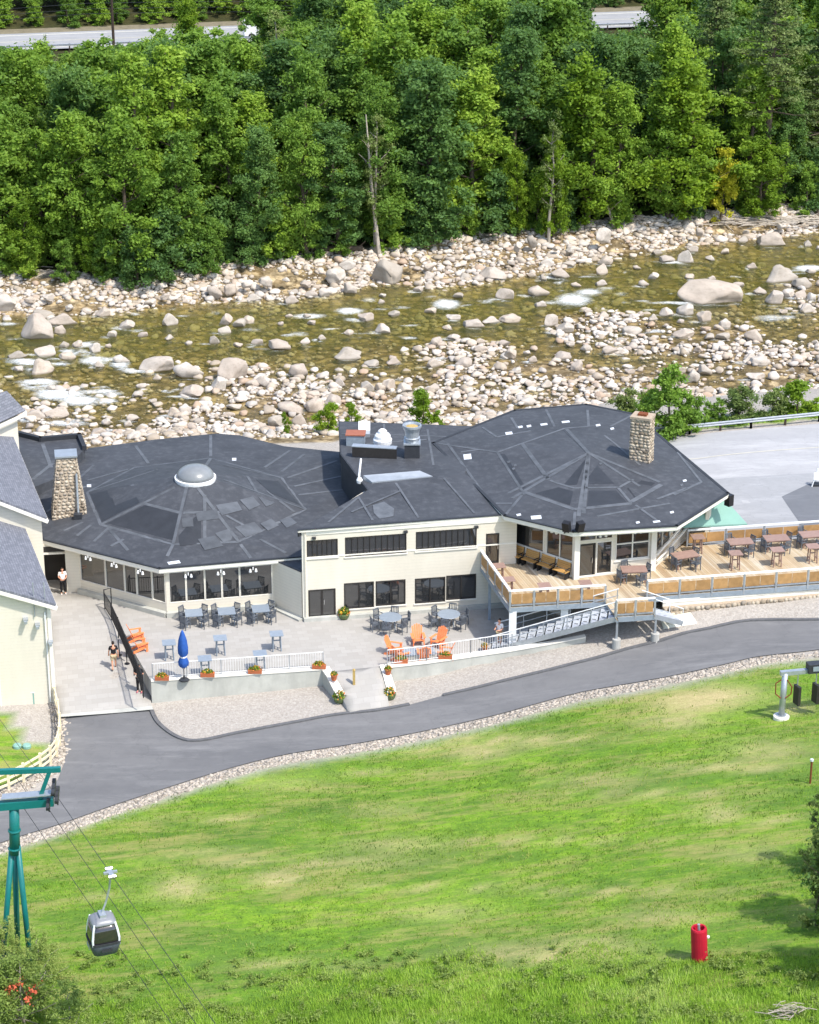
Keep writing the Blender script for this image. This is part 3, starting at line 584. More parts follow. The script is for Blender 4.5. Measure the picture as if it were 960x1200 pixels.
def rockshape(V, rng, angular=.25):
    W = V.copy(); d = rng.normal(size=(11, 3)); d /= np.linalg.norm(d, axis=1)[:, None]
    for k in d:                                             # planes shave off the ball: facets with worn edges
        s = W @ k; lim = rng.uniform(.45, .88); ex = np.clip(s - lim, 0, None); W -= (ex * .93)[:, None] * k
    W /= np.abs(W).max(axis=0); ph = rng.uniform(0, 6, 6)
    n_ = np.sin(V[:, 0] * 3 + ph[0]) * np.sin(V[:, 1] * 3 + ph[1]) + .6 * np.sin(V[:, 2] * 6 + ph[2] + 2 * V[:, 0]) + .4 * np.sin(V[:, 1] * 9 + ph[3]) * np.sin(V[:, 0] * 8 + ph[4])
    return W * (1 + angular * .28 * n_)[:, None]
rk = np.random.default_rng(3)
ICO4 = ico(4)
BOULD = [np_mesh('boulder', rockshape(ICO4[0], rk) , ICO4[1], ['granite'], None, True) for _ in range(12)]
BLAB = {(834, 346): 'huge long pale boulder lying in the deep pool near the right edge', (917, 322): 'big rounded grey boulder at the right, above a cluster of pale boulders', (904, 281): 'pointed pale boulder at the far shore below the driftwood tangle', (457, 322): 'large pale boulder standing on the far shore at mid-picture',
 (45, 386): 'large leaning brown boulder in the river near the left edge', (71, 375): 'flat topped pale boulder beside the large leaning brown boulder', (221, 434): 'pale blocky boulder in mid-river, right of the pointed grey one', (184, 428): 'pointed grey boulder in mid-river beside the pale blocky one', (225, 459): 'smooth pale boulder just below the pale blocky boulder in mid-river', (410, 415): 'broad flat pale boulder alone in mid-river',
 (325, 404): 'low grey boulder with white water beside it, left of mid-river', (272, 435): 'tall pale boulder crowning the boulder cluster left of centre', (256, 451): 'rounded grey boulder at the left foot of the central cluster', (631, 341): 'pale wedge-shaped boulder just left of the main white rapids', (599, 374): 'flat dark-based boulder in mid-river right of centre', (579, 320): 'broad brownish boulder at the far waterline near the middle', (802, 301): 'upright pale boulder near the far shore right of centre',
 (197, 376): 'lone upright pale boulder in the upper river at the left', (884, 394): 'pale boulder on the right gravel bar, largest of its group', (8, 356): 'broad pale boulder cut by the left picture edge on the far shore', (115, 508): 'pale rounded boulder just behind the lodge roof at the left', (351, 434): 'tan pyramid-shaped boulder in mid-river', (50, 431): 'rounded grey boulder in the left rapids', (342, 479): 'long low slab boulder near the lodge, left of the green shrub', (944, 362): 'lowest boulder of the cluster at the right edge', (907, 350): 'pale egg-shaped boulder leaning into the right-hand cluster', (814, 441): 'white angular boulder on the near bar above the leafy tree', (662, 417): 'flat grey boulder on the near gravel bar right of centre'}
nb = 0
def put_boulder(px, py, w, h, lab=None):
    global nb
    zb = float(T(*P(px, py + h * .3, ZW)[:2])); base = P(px, py + h * .30, max(zb, ZW)); dep = base.y * CP - (base.z - CAMH) * SP
    a = w * dep / FPX / 2; ht = max(.48 * a, min(1.25 * a, (h * dep / FPX - 2 * a * .7 * .36) / .95 * .85))
    o = bpy.data.objects.new('river_boulder', BOULD[nb % 12]); COL.objects.link(o); nb += 1
    o.location = (base.x, base.y + a * .25, base.z + ht * .35); o.scale = (a * 1.06, a * rk.uniform(.7, .95), ht * 1.05)
    o.rotation_euler = (rk.uniform(-.12, .12), rk.uniform(-.15, .15), rk.uniform(-.35, .35) + (math.pi if rk.random() < .5 else 0))
    reg = 'far' if base.y > float(Yf(base.x)) - 1 else ('bar' if in_bars(np.array([base.x]), np.array([base.y]))[0] else 'open')
    tag(o, lab or {'far': 'rounded pale boulder among the cobbles heaped on the far shore', 'bar': 'rounded pale boulder among the stones of a mid-river gravel bar', 'open': 'rounded pale boulder standing clear in the river water'}[reg], 'boulder', {'far': 'boulders on the far shore', 'bar': 'boulders on the gravel bars', 'open': 'boulders in open water'}[reg])
taken = []
for b in BL: put_boulder(*b, BLAB.get(b[:2])); taken.append(b)
while nb < 300:
    px = rk.uniform(-10, 970); f = rk.random()
    py = rk.uniform(255, 500)
    p = P(px, py, ZW); k = float(vnoise(p.x, p.y, 6, 8))
    if not (float(Yn(p.x)) < p.y < float(Yt(p.x)) - 1): continue
    inb = bool(in_bars(np.array([p.x]), np.array([p.y]))[0]); far = p.y > float(Yf(p.x))
    if not (inb or far) and rk.random() > .25: continue
    w = rk.uniform(9, 15)
    if any(abs(px - q[0]) < (w + q[2]) * .5 and abs(py - q[1]) < (w * .6 + q[3]) * .5 for q in taken): continue
    taken.append((px, py, w, w * .6)); put_boulder(px, py, w, w * .62)

def rock_stuff(name, n, sampler, sizes, seed, flat=.6, zoff=.15, mat_='cobble', ICO=None):
    r = np.random.default_rng(seed); Ico = ICO or ICO1
    shapes = [rockshape(Ico[0], r, .3) for _ in range(8)]; Fb = Ico[1]; nv = len(Ico[0])
    X, Y = sampler(r, n); n = len(X); S = sizes(r, n, X, Y); Z = np.asarray(T(X, Y)) + S * zoff
    ang = r.uniform(0, 6.28, n); c_, s_ = np.cos(ang), np.sin(ang); pick = r.integers(0, 8, n); ay = r.uniform(.65, 1, n); az = r.uniform(flat * .7, flat * 1.2, n)
    B = np.stack(shapes)[pick] * np.stack([S, S * ay, S * az], 1)[:, None, :]
    V = np.empty_like(B); V[..., 0] = B[..., 0] * c_[:, None] - B[..., 1] * s_[:, None] + X[:, None]; V[..., 1] = B[..., 0] * s_[:, None] + B[..., 1] * c_[:, None] + Y[:, None]; V[..., 2] = B[..., 2] + Z[:, None]
    F = (Fb[None] + (np.arange(n) * nv)[:, None, None]).reshape(-1, 3)
    return np_mesh(name, V.reshape(-1, 3), F, [mat_], dict(tone=np.repeat(r.random(n), nv)), True)
def samp_far(r, n):
    X = r.uniform(-58, 58, n * 2); a = r.random(n * 2) ** .9; Y = Yf(X) - 1.2 + a * (Yt(X) - Yf(X) + 2.2); k = vnoise(X, Y, 3, 4) > -.75 + .5 * r.random(n * 2); return X[k][:n], Y[k][:n]
def samp_river(r, n):
    X = r.uniform(-52, 52, n * 4); a = r.random(n * 4); Y = Yn(X) - 3 + a * (Yf(X) - Yn(X) + 3); b = in_bars(X, Y); k = vnoise(X, Y, 4, 9)
    p = np.where(b, .25 + .75 * (k > -.1), np.where(a < .5, .22 + .38 * (k > .2), .16 + .36 * (k > .25))); keep = r.random(n * 4) < p; return X[keep][:n], Y[keep][:n]
tag(place(rock_stuff('shore_cobbles', 11000, samp_far, lambda r, n, X, Y: .07 + .40 * r.random(n) ** 3, 21), 'shore_cobbles'), 'pale cobbles heaped along the far shore below the trees', 'cobbles', kind='stuff')
tag(place(rock_stuff('shore_stones', 800, samp_far, lambda r, n, X, Y: .28 + .42 * r.random(n) ** 2, 22, ICO=ICO2), 'shore_stones'), 'larger pale stones along the far shore below the trees', 'stones', kind='stuff')
tag(place(rock_stuff('river_cobbles', 13000, samp_river, lambda r, n, X, Y: .06 + .28 * r.random(n) ** 3, 23, zoff=.5), 'river_cobbles'), 'small pale cobbles strewn over the gravel bars in the river', 'cobbles', kind='stuff')
tag(place(rock_stuff('river_stones', 2700, samp_river, lambda r, n, X, Y: .25 + .34 * r.random(n) ** 2, 24, zoff=.4, ICO=ICO2), 'river_stones'), 'mid-sized stones breaking the surface of the shallow river', 'stones', kind='stuff')
def samp_near(r, n):
    X = r.uniform(-45, 14, n); Y = Yn(X) - 9 * r.random(n) + .5; k = vnoise(X, Y, 3, 12) > -.6; return X[k], Y[k]
tag(place(rock_stuff('bank_stones', 1600, samp_near, lambda r, n, X, Y: .10 + .5 * r.random(n) ** 3, 27, ICO=ICO2), 'bank_stones'), 'pale stones on the near bank right behind the lodge roofs', 'stones', kind='stuff')
# riprap strip between road and grass
lowa = np.array(lower)
def samp_rip(r, n):
    s = r.uniform(0, len(lowa) - 1.01, n); i = s.astype(int); f = s - i; p = lowa[i] * (1 - f)[:, None] + lowa[i + 1] * f[:, None]
    d = lowa[i + 1] - lowa[i]; d /= np.linalg.norm(d, axis=1)[:, None]; off = -.08 - .9 * r.random(n); k = np.interp(p[:, 0], [-25, 15, 19, 23], [1, 1, .6, .25]) > r.random(n)
    q = p + np.c_[-d[:, 1], d[:, 0]] * off[:, None]; k &= np.abs(p[:, 0]) < 27; return q[k, 0], q[k, 1]
tag(place(rock_stuff('riprap', 7500, samp_rip, lambda r, n, X, Y: .04 + .10 * r.random(n) ** 2, 25, zoff=.1, mat_='rubble'), 'riprap'), 'strip of pale broken stone between the access road and grass', 'stones', kind='stuff')
fence_px = [(60, 812), (66, 830), (70, 848), (71, 868), (68, 885), (60, 897), (45, 908), (20, 922), (0, 930), (-40, 946)]
fa_ = np.array(spline([xy(*q) for q in fence_px]))
def samp_fr(r, n):
    s = r.uniform(0, len(fa_) - 1.01, n); i = s.astype(int); f = s - i; p = fa_[i] * (1 - f)[:, None] + fa_[i + 1] * f[:, None]
    return p[:, 0] + r.uniform(-.25, .55, n), p[:, 1] + r.uniform(-.7, .4, n)
tag(place(rock_stuff('fence_stones', 900, samp_fr, lambda r, n, X, Y: .06 + .11 * r.random(n) ** 1.5, 26, zoff=.1, mat_='rubble'), 'fence_stones'), 'pale stones along the curved rail fence beside the drive', 'stones', kind='stuff')
# ================================================================== BUILDINGS
def V3(p, z): return Vector((p[0], p[1], z))
class Wall:
    """upright wall from A to B (A left, B right as seen from outside)"""
    def __init__(s, A, B, z0, z1, t=.22):
        s.A = Vector((A[0], A[1])); s.B = Vector((B[0], B[1])); s.d = (s.B - s.A).normalized(); s.n = Vector((s.d.y, -s.d.x)); s.len = (s.B - s.A).length
        s.z0, s.z1, s.t = z0, z1, t; s.op = []
    def at(s, u, z, out=0.0): q = s.A + s.d * u + s.n * out; return Vector((q.x, q.y, z))
    def uz(s, px, py):
        o, r = ray(px, py); n3 = Vector((s.n.x, s.n.y, 0)); k = (V3(s.A, 0) - o).dot(n3) / r.dot(n3); q = o + r * k
        return (Vector((q.x, q.y)) - s.A).dot(s.d), q.z
    def opening(s, x0, x1, yt, yb):                     # pixel span; top and bottom read at its middle
        xm = (x0 + x1) / 2; u0 = s.uz(x0, (yt + yb) / 2)[0]; u1 = s.uz(x1, (yt + yb) / 2)[0]; o = (u0, u1, s.uz(xm, yb)[1], s.uz(xm, yt)[1])
        s.op.append(o); return o
    def add(s, *o): s.op.append(o); return o
    def build(s, parent, m='siding', name='wall', mb=None):
        own = mb is None; mb = mb or MB()
        U = sorted({0, s.len} | {min(max(u, 0), s.len) for o in s.op for u in o[:2]}); Z = sorted({s.z0, s.z1} | {min(max(z, s.z0), s.z1) for o in s.op for z in o[2:]})
        full = lambda i, j: 0 <= i < len(U) - 1 and 0 <= j < len(Z) - 1 and not any(o[0] - 1e-4 <= U[i] and U[i + 1] <= o[1] + 1e-4 and o[2] - 1e-4 <= Z[j] and Z[j + 1] <= o[3] + 1e-4 for o in s.op)
        for i in range(len(U) - 1):
            for j in range(len(Z) - 1):
                if not full(i, j): continue
                c = lambda a, b, o: s.at(U[i + a], Z[j + b], o); t = -s.t
                mb.face(c(0, 0, 0), c(1, 0, 0), c(1, 1, 0), c(0, 1, 0)); mb.face(c(1, 0, t), c(0, 0, t), c(0, 1, t), c(1, 1, t))
                if not full(i - 1, j): mb.face(c(0, 0, t), c(0, 0, 0), c(0, 1, 0), c(0, 1, t))
                if not full(i + 1, j): mb.face(c(1, 0, 0), c(1, 0, t), c(1, 1, t), c(1, 1, 0))
                if not full(i, j - 1): mb.face(c(0, 0, t), c(1, 0, t), c(1, 0, 0), c(0, 0, 0))
                if not full(i, j + 1): mb.face(c(0, 1, 0), c(1, 1, 0), c(1, 1, t), c(0, 1, t))
        return mb.build(name, m, parent) if own else mb
    def slab(s, mb, u0, u1, z0, z1, o0, o1):
        vs = [s.at(u, z, o) for u in (u0, u1) for o in (o0, o1) for z in (z0, z1)]
        return mb.add(vs, [(0, 1, 3, 2), (4, 6, 7, 5), (0, 4, 5, 1), (2, 3, 7, 6), (0, 2, 6, 4), (1, 5, 7, 3)])
    def window(s, parent, o, nx=1, nz=1, frame='dark_frame', fw=.07, mull=.05, name='window', proud=.02, sill=None):
        u0, u1, z0, z1 = o; mb = MB(); e = .004
        for a in ((u0 + e, u0 + fw, z0 + e, z1 - e), (u1 - fw, u1 - e, z0 + e, z1 - e), (u0 + fw, u1 - fw, z0 + e, z0 + fw), (u0 + fw, u1 - fw, z1 - fw, z1 - e)): s.slab(mb, *a, -.12, proud)
        w = (u1 - u0 - 2 * fw); h = (z1 - z0 - 2 * fw)
        for i in range(1, nx): c = u0 + fw + w * i / nx; s.slab(mb, c - mull / 2, c + mull / 2, z0 + fw, z1 - fw, -.11, proud - .012)
        for j in range(1, nz): c = z0 + fw + h * j / nz; s.slab(mb, u0 + fw, u1 - fw, c - mull / 2, c + mull / 2, -.105, proud - .018)
        f = mb.build(name, frame, parent)
        for i in range(nx):
            for j in range(nz):
                g = MB(); s.slab(g, u0 + fw + w * i / nx, u0 + fw + w * (i + 1) / nx, z0 + fw + h * j / nz, z0 + fw + h * (j + 1) / nz, -.085, -.06); g.build('pane', 'glass', f)
        if sill:
            q = MB(); s.slab(q, u0 - .06, u1 + .06, z0 - .07, z0 - .005, 0.003, .07); q.build('sill', sill, f)
        return f
def roofmesh(mb_name, verts, faces, m, parent, soffit=.25, fascia='trim', org=None):
    """a sheet of roof faces with a fascia box hung below its outer edge"""
    me = bpy.data.meshes.new(mb_name); o_ = wloc(parent)
    me.from_pydata([tuple(Vector(v) - o_) for v in verts], [], faces); me.materials.append(M[m]); r = place(me, mb_name, parent, o_); return r
def bvh_of(verts, faces): return BVHTree.FromPolygons([tuple(v) for v in verts], faces)
def on(bvh, px, py):
    o, d = ray(px, py); h = bvh.ray_cast(o, d)
    return (h[0], h[1]) if h[0] is not None else None
def strips(parent, bvh, lines, w, m='seam', name='membrane_seam', th=.012, lift=.004):
    for ln in lines:
        ww = w
        if len(ln) == 3: ww = ln[2]; ln = ln[:2]
        (a, b) = ln; n = max(2, int(math.hypot(a[0] - b[0], a[1] - b[1]) / 6)); pts = []
        for i in range(n + 1):
            h = on(bvh, a[0] + (b[0] - a[0]) * i / n, a[1] + (b[1] - a[1]) * i / n)
            if h: pts.append(h)
        if len(pts) < 2: continue
        mb = MB(); vs = []; fs = []
        for i, (q, nn) in enumerate(pts):
            if nn.z < 0: nn = -nn
            d = (pts[min(i + 1, len(pts) - 1)][0] - pts[max(i - 1, 0)][0]).normalized(); sd = d.cross(nn).normalized() * ww / 2
            vs += [q + sd + nn * lift, q - sd + nn * lift, q - sd + nn * (th + lift), q + sd + nn * (th + lift)]
            if i: k = 4 * i; fs += [(k - 4 + x, k - 4 + (x + 1) % 4, k + (x + 1) % 4, k + x) for x in range(4)]
        fs += [(0, 1, 2, 3), tuple(range(len(vs) - 4, len(vs)))[::-1]]
        mb.add(vs, fs).build(name, m, parent)
def sheet(parent, bvh, poly, m='patch', name='membrane_patch', th=.018, lift=.006):
    hs = [on(bvh, *q) for q in poly]
    if any(h is None for h in hs): return
    n = Vector((0, 0, 0))
    for h in hs: n += h[1] if h[1].z > 0 else -h[1]
    n.normalize(); k = len(hs); vs = [h[0] + n * lift for h in hs] + [h[0] + n * (lift + th) for h in hs]
    MB().add(vs, [tuple(range(k)), tuple(range(k, 2 * k))[::-1]] + [(i, k + i, k + (i + 1) % k, (i + 1) % k) for i in range(k)]).build(name, m, parent)
def edge_trim(parent, pts, h, w, m, name, drop=0.0, closed=False):
    mb = MB(); q = list(pts) + ([pts[0]] if closed else [])
    for a, b in zip(q[:-1], q[1:]):
        a = Vector(a); b = Vector(b); d = (b - a).normalized(); mb.beam(a - Vector((0, 0, h / 2 + drop)) - d * w * .4, b - Vector((0, 0, h / 2 + drop)) + d * w * .4, w, h)
    return mb.build(name, m, parent)
def stonework(name, quads, parent, size=.2, seed=1):
    """irregular fieldstones bedded on mortar faces; quads: four corners each, counter-clockwise from outside"""
    r = np.random.default_rng(seed); VV = []; FF = []; TT = []; base = 0; shp = [rockshape(ICO1[0], r, .2) for _ in range(8)]; nv = len(ICO1[0])
    for a, b, c, d in quads:
        a, b, c, d = [Vector(q) for q in (a, b, c, d)]; n = ((b - a).cross(d - a)).normalized(); W = (b - a).length; Hh = (d - a).length; rows = max(1, int(Hh / (size * .8)))
        for j in range(rows):
            v = (j + .5) / rows; l = a.lerp(d, v); rr = b.lerp(c, v); ln = (rr - l).length; u = 0; e = (rr - l).normalized(); up = n.cross(e)
            while u < ln - .02:
                sz = size * r.uniform(.7, 1.6); sz = min(sz, ln - u + .03); q = l + e * (u + sz / 2) + up * r.normal() * .02; S = shp[r.integers(0, 8)]
                loc = S[:, :1] * (sz * .53) * np.array(e) + S[:, 1:2] * (Hh / rows * .56 * r.uniform(.85, 1.15)) * np.array(up) + S[:, 2:] * .055 * np.array(n) + np.array(q)
                VV.append(loc); FF.append(ICO1[1] + base); TT.append(np.full(nv, r.random())); base += nv; u += sz
    o_ = wloc(parent); me = np_mesh(name, np.concatenate(VV) - np.array(o_), np.concatenate(FF), ['fieldstone'], dict(tone=np.concatenate(TT)), True)
    return tag(place(me, name, parent, o_), kind='stuff')
t = NT('fieldstone'); cc = t.ramp(t.new('ShaderNodeAttribute', attribute_name='tone').outputs['Fac'], [(0, srgb(122, 110, 96)), (.25, srgb(170, 156, 136)), (.5, srgb(200, 188, 168)), (.75, srgb(150, 140, 128)), (1, srgb(218, 204, 182))])
t.base(t.mix(t.math('MULTIPLY', t.noise(9, 5, .7), .5), cc, srgb(90, 80, 70)), .9, .2)
def chimney(parent, c, d1, d2, w0, w1, z0, z1, seed, cap=True):
    c = Vector((c[0], c[1], 0)); d1 = Vector((*d1, 0)); d2 = Vector((*d2, 0))
    lo = [c + d1 * (sx * w0[0] / 2) + d2 * (sy * w0[1] / 2) + Vector((0, 0, z0)) for sx, sy in ((-1, -1), (1, -1), (1, 1), (-1, 1))]
    hi = [c + d1 * (sx * w1[0] / 2) + d2 * (sy * w1[1] / 2) + Vector((0, 0, z1)) for sx, sy in ((-1, -1), (1, -1), (1, 1), (-1, 1))]
    ch = MB().add(lo + hi, [(3, 2, 1, 0), (4, 5, 6, 7), (0, 1, 5, 4), (1, 2, 6, 5), (2, 3, 7, 6), (3, 0, 4, 7)]).build('chimney', 'mortar', parent)
    stonework('stonework', [(lo[i], lo[(i + 1) % 4], hi[(i + 1) % 4], hi[i]) for i in range(4)], ch, .24, seed)
    if cap:
        k = 1.18; cc = c + Vector((0, 0, z1 + .01)); poly = [(cc + (h - cc - Vector((0, 0, z1 - cc.z))) * k)[:2] for h in hi]
        MB().prism(poly, z1 + .06, z1 + .16).build('chimney_cap', 'flashing', ch)
    return ch
def lamp_pair(parent, p, d):                             # twin floodlights under an eave
    f = MB().beam(p, p - Vector((0, 0, .16)), .06, .06).build('floodlight', 'white_metal', parent)
    for s in (-1, 1):
        q = p + d * (.17 * s) - Vector((0, 0, .2)); MB().lathe([(.03, .1), (.05, .08), (.085, -.08), (.08, -.1)], q, 8).build('lamp_head', 'white_metal', f)
    return f

# ---- rotunda lodge (left) ----------------------------------------------------------------
zE, zI, zD = 3.30, 3.75, 5.65
ro = empty('rotunda_lodge', P(196, 723, 0), 'low cream lodge with a faceted dark roof and round skylight dome', 'building')
r_out = [(50, 632, zE), (187, 666, zE), (353, 652, zE), (430, 610, zE + .2), (440, 560, zE + .3), (402, 530, zE + .2), (333, 523, zE), (280, 510, zE), (253, 508, zE), (183, 515, zE), (105, 525, zE), (40, 568, zE)]
r_in = [(118, 615, zI), (203, 638, zI), (280, 635, zI), (358, 597, zI), (330, 560, zI), (247, 537, zI), (158, 548, zI), (102, 577, zI)]
Vo = [P(*q) for q in r_out]; Vi = [P(*q) for q in r_in]; apex = sum((v for v in Vi), Vector()) / 8
dome_c = P(229, 560, zD); K = len(Vo)
top = [Vector((dome_c.x + 1.0 * math.cos(a), dome_c.y + 1.0 * math.sin(a), zD)) for a in [math.atan2(v.y - dome_c.y, v.x - dome_c.x) for v in Vi]]
rv = Vo + Vi + top; rf = []
pair = [(0, 0), (1, 1), (1, 2), (2, 2), (2, 3), (3, 3), (4, 3), (4, 4), (5, 4), (6, 4), (7, 4), (7, 5), (8, 5), (9, 5), (9, 6), (10, 6), (10, 7), (11, 7), (0, 7)]
ring = [(0, 0), (1, 1), (2, 2), (3, 3), (5, 4), (8, 5), (10, 6), (11, 7)]          # outer index for each inner vertex
for a in range(8):
    (o0, i0), (o1, i1) = ring[a], ring[(a + 1) % 8]; o = o0; chain = [o0]
    while o != o1: o = (o + 1) % K; chain.append(o)
    for x, y in zip(chain[:-1], chain[1:]): rf.append((x, y, K + i0))
    rf.append((o1, K + i1, K + i0)); rf.append((K + i0, K + i1, K + 8 + i1, K + 8 + i0))
rf.append(tuple(K + 8 + i for i in range(8)))
roof = roofmesh('roof', rv, rf, 'membrane', ro); rb = bvh_of(rv, rf)
edge_trim(roof, [Vo[11], Vo[0], Vo[1], Vo[2]], .26, .10, 'trim', 'fascia', .02)
edge_trim(roof, [Vo[11] , Vo[0], Vo[1], Vo[2]], .07, .16, 'membrane_dark', 'drip_edge', -.03)
edge_trim(roof, Vo[5:12], .5, .12, 'membrane_dark', 'fascia', .02)
MB().prism([v[:2] for v in Vo], zE - .36, zE - .28).build('soffit', 'trim', roof)
strips(roof, rb, [((118, 615), (203, 638)), ((203, 638), (280, 635)), ((280, 635), (358, 597)), ((358, 597), (330, 560)), ((330, 560), (247, 537)), ((247, 537), (158, 548)), ((158, 548), (102, 577)), ((102, 577), (118, 615)),
    ((203, 638), (219, 570)), ((118, 615), (168, 590)), ((168, 590), (205, 571)), ((155, 568), (168, 590)), ((168, 590), (212, 601)), ((102, 577), (185, 550)), ((280, 635), (232, 572)), ((358, 597), (262, 562)), ((290, 558), (303, 580)), ((330, 560), (262, 545)), ((247, 537), (240, 548)),
    ((155, 517), (174, 543)), ((102, 563), (150, 550)), ((247, 510), (247, 535)), ((310, 548), (340, 528)), ((330, 553), (357, 532)), ((337, 560), (395, 540)), ((345, 570), (410, 556)), ((350, 580), (420, 572)), ((282, 638), (294, 654)), ((305, 632), (335, 648)), ((203, 638), (196, 652)), ((150, 645), (128, 620)), ((110, 635), (128, 618)), ((75, 622), (97, 612)), ((90, 628), (107, 615)), ((130, 640), (145, 632)),
    ((212, 601), (260, 600)), ((240, 580), (240, 636)), ((312, 575), (345, 600)), ((265, 604), (290, 618)), ((55, 600), (100, 570)), ((60, 590), (110, 545))], .20)
for q in [[(229, 601), (254, 597), (257, 608), (232, 611)], [(213, 608), (226, 606), (227, 617), (214, 618)], [(253, 592), (278, 588), (284, 598), (260, 604)], [(281, 586), (296, 582), (305, 592), (292, 598)], [(275, 618), (298, 612), (308, 622), (288, 630)], [(252, 625), (268, 620), (280, 630), (262, 636)], [(305, 614), (318, 608), (327, 616), (314, 622)], [(232, 632), (252, 628), (262, 640), (240, 645)], [(303, 583), (315, 581), (322, 590), (312, 594)], [(328, 610), (340, 606), (348, 613), (336, 619)]]:
    sheet(roof, rb, q)
for q in [[(170, 592), (211, 603), (205, 634), (126, 613)], [(106, 579), (152, 569), (164, 589), (120, 611)], [(206, 612), (211, 640), (236, 637), (236, 604)], [(300, 562), (326, 564), (352, 592), (318, 578)]]: sheet(roof, rb, q, 'membrane_dark', th=.008, lift=.003)
for q in [[(196, 659), (210, 657), (212, 660), (198, 662)], [(272, 537), (277, 537), (277, 540), (272, 540)], [(102, 568), (107, 568), (107, 571), (102, 571)]]: sheet(roof, rb, q, 'roof_white', 'repair_patch')
dm = MB().lathe([(1.25, -.25), (1.28, .0), (1.28, .10), (1.18, .12)], (dome_c.x, dome_c.y, zD - .02), 28).build('skylight', 'white_metal', roof, smooth=False)
MB().lathe([(1.17, .1), (1.13, .28), (1.0, .48), (.78, .66), (.45, .78), (.12, .82)], (dome_c.x, dome_c.y, zD), 28).build('dome', 'dome', dm, smooth=True)
cw = Vector((.985, .17)); cb = Vector((-.17, .985)); cc_ = P(82, 607, 3.5)
ch = chimney(ro, (cc_.x + cb.x * 1.0, cc_.y + cb.y * 1.0), cw, cb, (2.15, 2.0), (1.15, 1.1), 3.3, 7.25, 5)
pz = P(90, 607, 3.6); MB().tube([pz + Vector((.1, .1, 0)), pz + Vector((.05, .55, 2.7))], .07, 8).build('flue_pipe', 'galvanized', ch); MB().box(pz + Vector((.1, -.1, .1)), (.5, .4, .45)).build('flue_box', 'dark_plastic', ch)
# walls under the eaves
A0, A1, A2, A3 = P(95, 694, 0), P(196, 722, 0), P(321, 711, 0), P(354, 726, 0)
for wl_, A, B, n in ((0, A0, A1, [(95.5, 124.3), (124.8, 146.3), (146.8, 160.3), (160.8, 178.2), (178.7, 194.5)]), (1, A1, A2, [(198.5, 218), (218.6, 240), (240.6, 260), (260.6, 281), (281.6, 320)])):
    W = Wall(A, B, 0, zE - .27); ops = []
    for x0, x1 in n:
        u0, u1 = W.uz(x0, 690)[0], W.uz(x1, 690)[0]; ops.append(W.add(max(u0, .06), min(u1, W.len - .06), .82, 2.88))
    W.build(ro)
    for o in ops: W.window(ro, o, 1, 1, 'trim', .035, proud=.012)
    s_ = MB(); W.slab(s_, -.05, W.len + .05, 0, .30, 0.004, .30); s_.build('plinth', 'concrete', ro)
    for k in range(3): lamp_pair(ro, W.at(W.len * (.2 + .3 * k), zE - .3, .7), Vector((W.d.x, W.d.y, 0)))
Wall(A2, A3, 0, zE - .27).build(ro)
MB().prism([tuple(A2[:2]), tuple(A3[:2]), (Vo[2].x + .3, Vo[2].y + .6), (A2.x + .2, A2.y + 1.0)], zE - .262, zE - .18).build('roof_infill', 'membrane', ro)
s_ = MB(); Ws = Wall(A2, A3, 0, 1); Ws.slab(s_, .3, Ws.len + .1, 0, .12, .004, .35); s_.build('plinth', 'concrete', ro)
MB().prism([P(79, 694, 0)[:2], A0[:2], (A0.x + .4, A0.y + 1.2), (P(79, 694, 0).x + .2, P(79, 694, 0).y + 1.2)], 0, zE - .3).build('pillar', 'siding', ro)
Wd = Wall(P(40, 692, 0), P(79, 694, 0) + Vector((0, .5, 0)), 0, zE - .27); od = Wd.add(.25, Wd.len - .02, 0, 2.35); Wd.build(ro)
mb = MB(); Wd.slab(mb, od[0], od[1], 0, 2.35, -1.5, -1.45); mb.build('entrance_recess', 'interior', ro)
mb = MB(); Wd.slab(mb, od[0] - .1, od[1], 2.36, 2.46, .004, .09); mb.build('lintel', 'trim', ro)
mb = MB(); Wd.slab(mb, od[0], od[1], 2.5, 2.85, .004, .03); mb.build('entrance_sign', 'dark_frame', ro)
Wall(A2 + Vector((-.2, .3, 0)), A2 + Vector((3, 12, 0)), 0, zE - .4)
mb = MB()                                                       # closing walls on the sides nobody sees from the terrace
ins = [Vector((v.x, v.y)) + (Vector((apex.x, apex.y)) - Vector((v.x, v.y))).normalized() * .6 for v in Vo[4:12]]
for a, b in zip(ins[:-1], ins[1:]): Wall(b, a, -1.2, zE - .3).build(ro, mb=mb)
mb.build('back_wall', 'siding', ro)
# flat link roof with parapet, behind the chimney
lk = [P(12, 508, 4.0), P(48, 517, 4.0), P(93, 513, 4.0), P(99, 527, 4.0), P(62, 562, 4.0), P(30, 575, 4.0)]
MB().prism([v[:2] for v in lk], 3.2, 4.0).build('link_roof', 'membrane', ro); edge_trim(ro, lk[:4], .34, .28, 'membrane_dark', 'parapet', -.3)
lb = bvh_of(lk, [tuple(range(6))]); strips(ro, lb, [((50, 520), (60, 548)), ((38, 562), (62, 543))], .25)

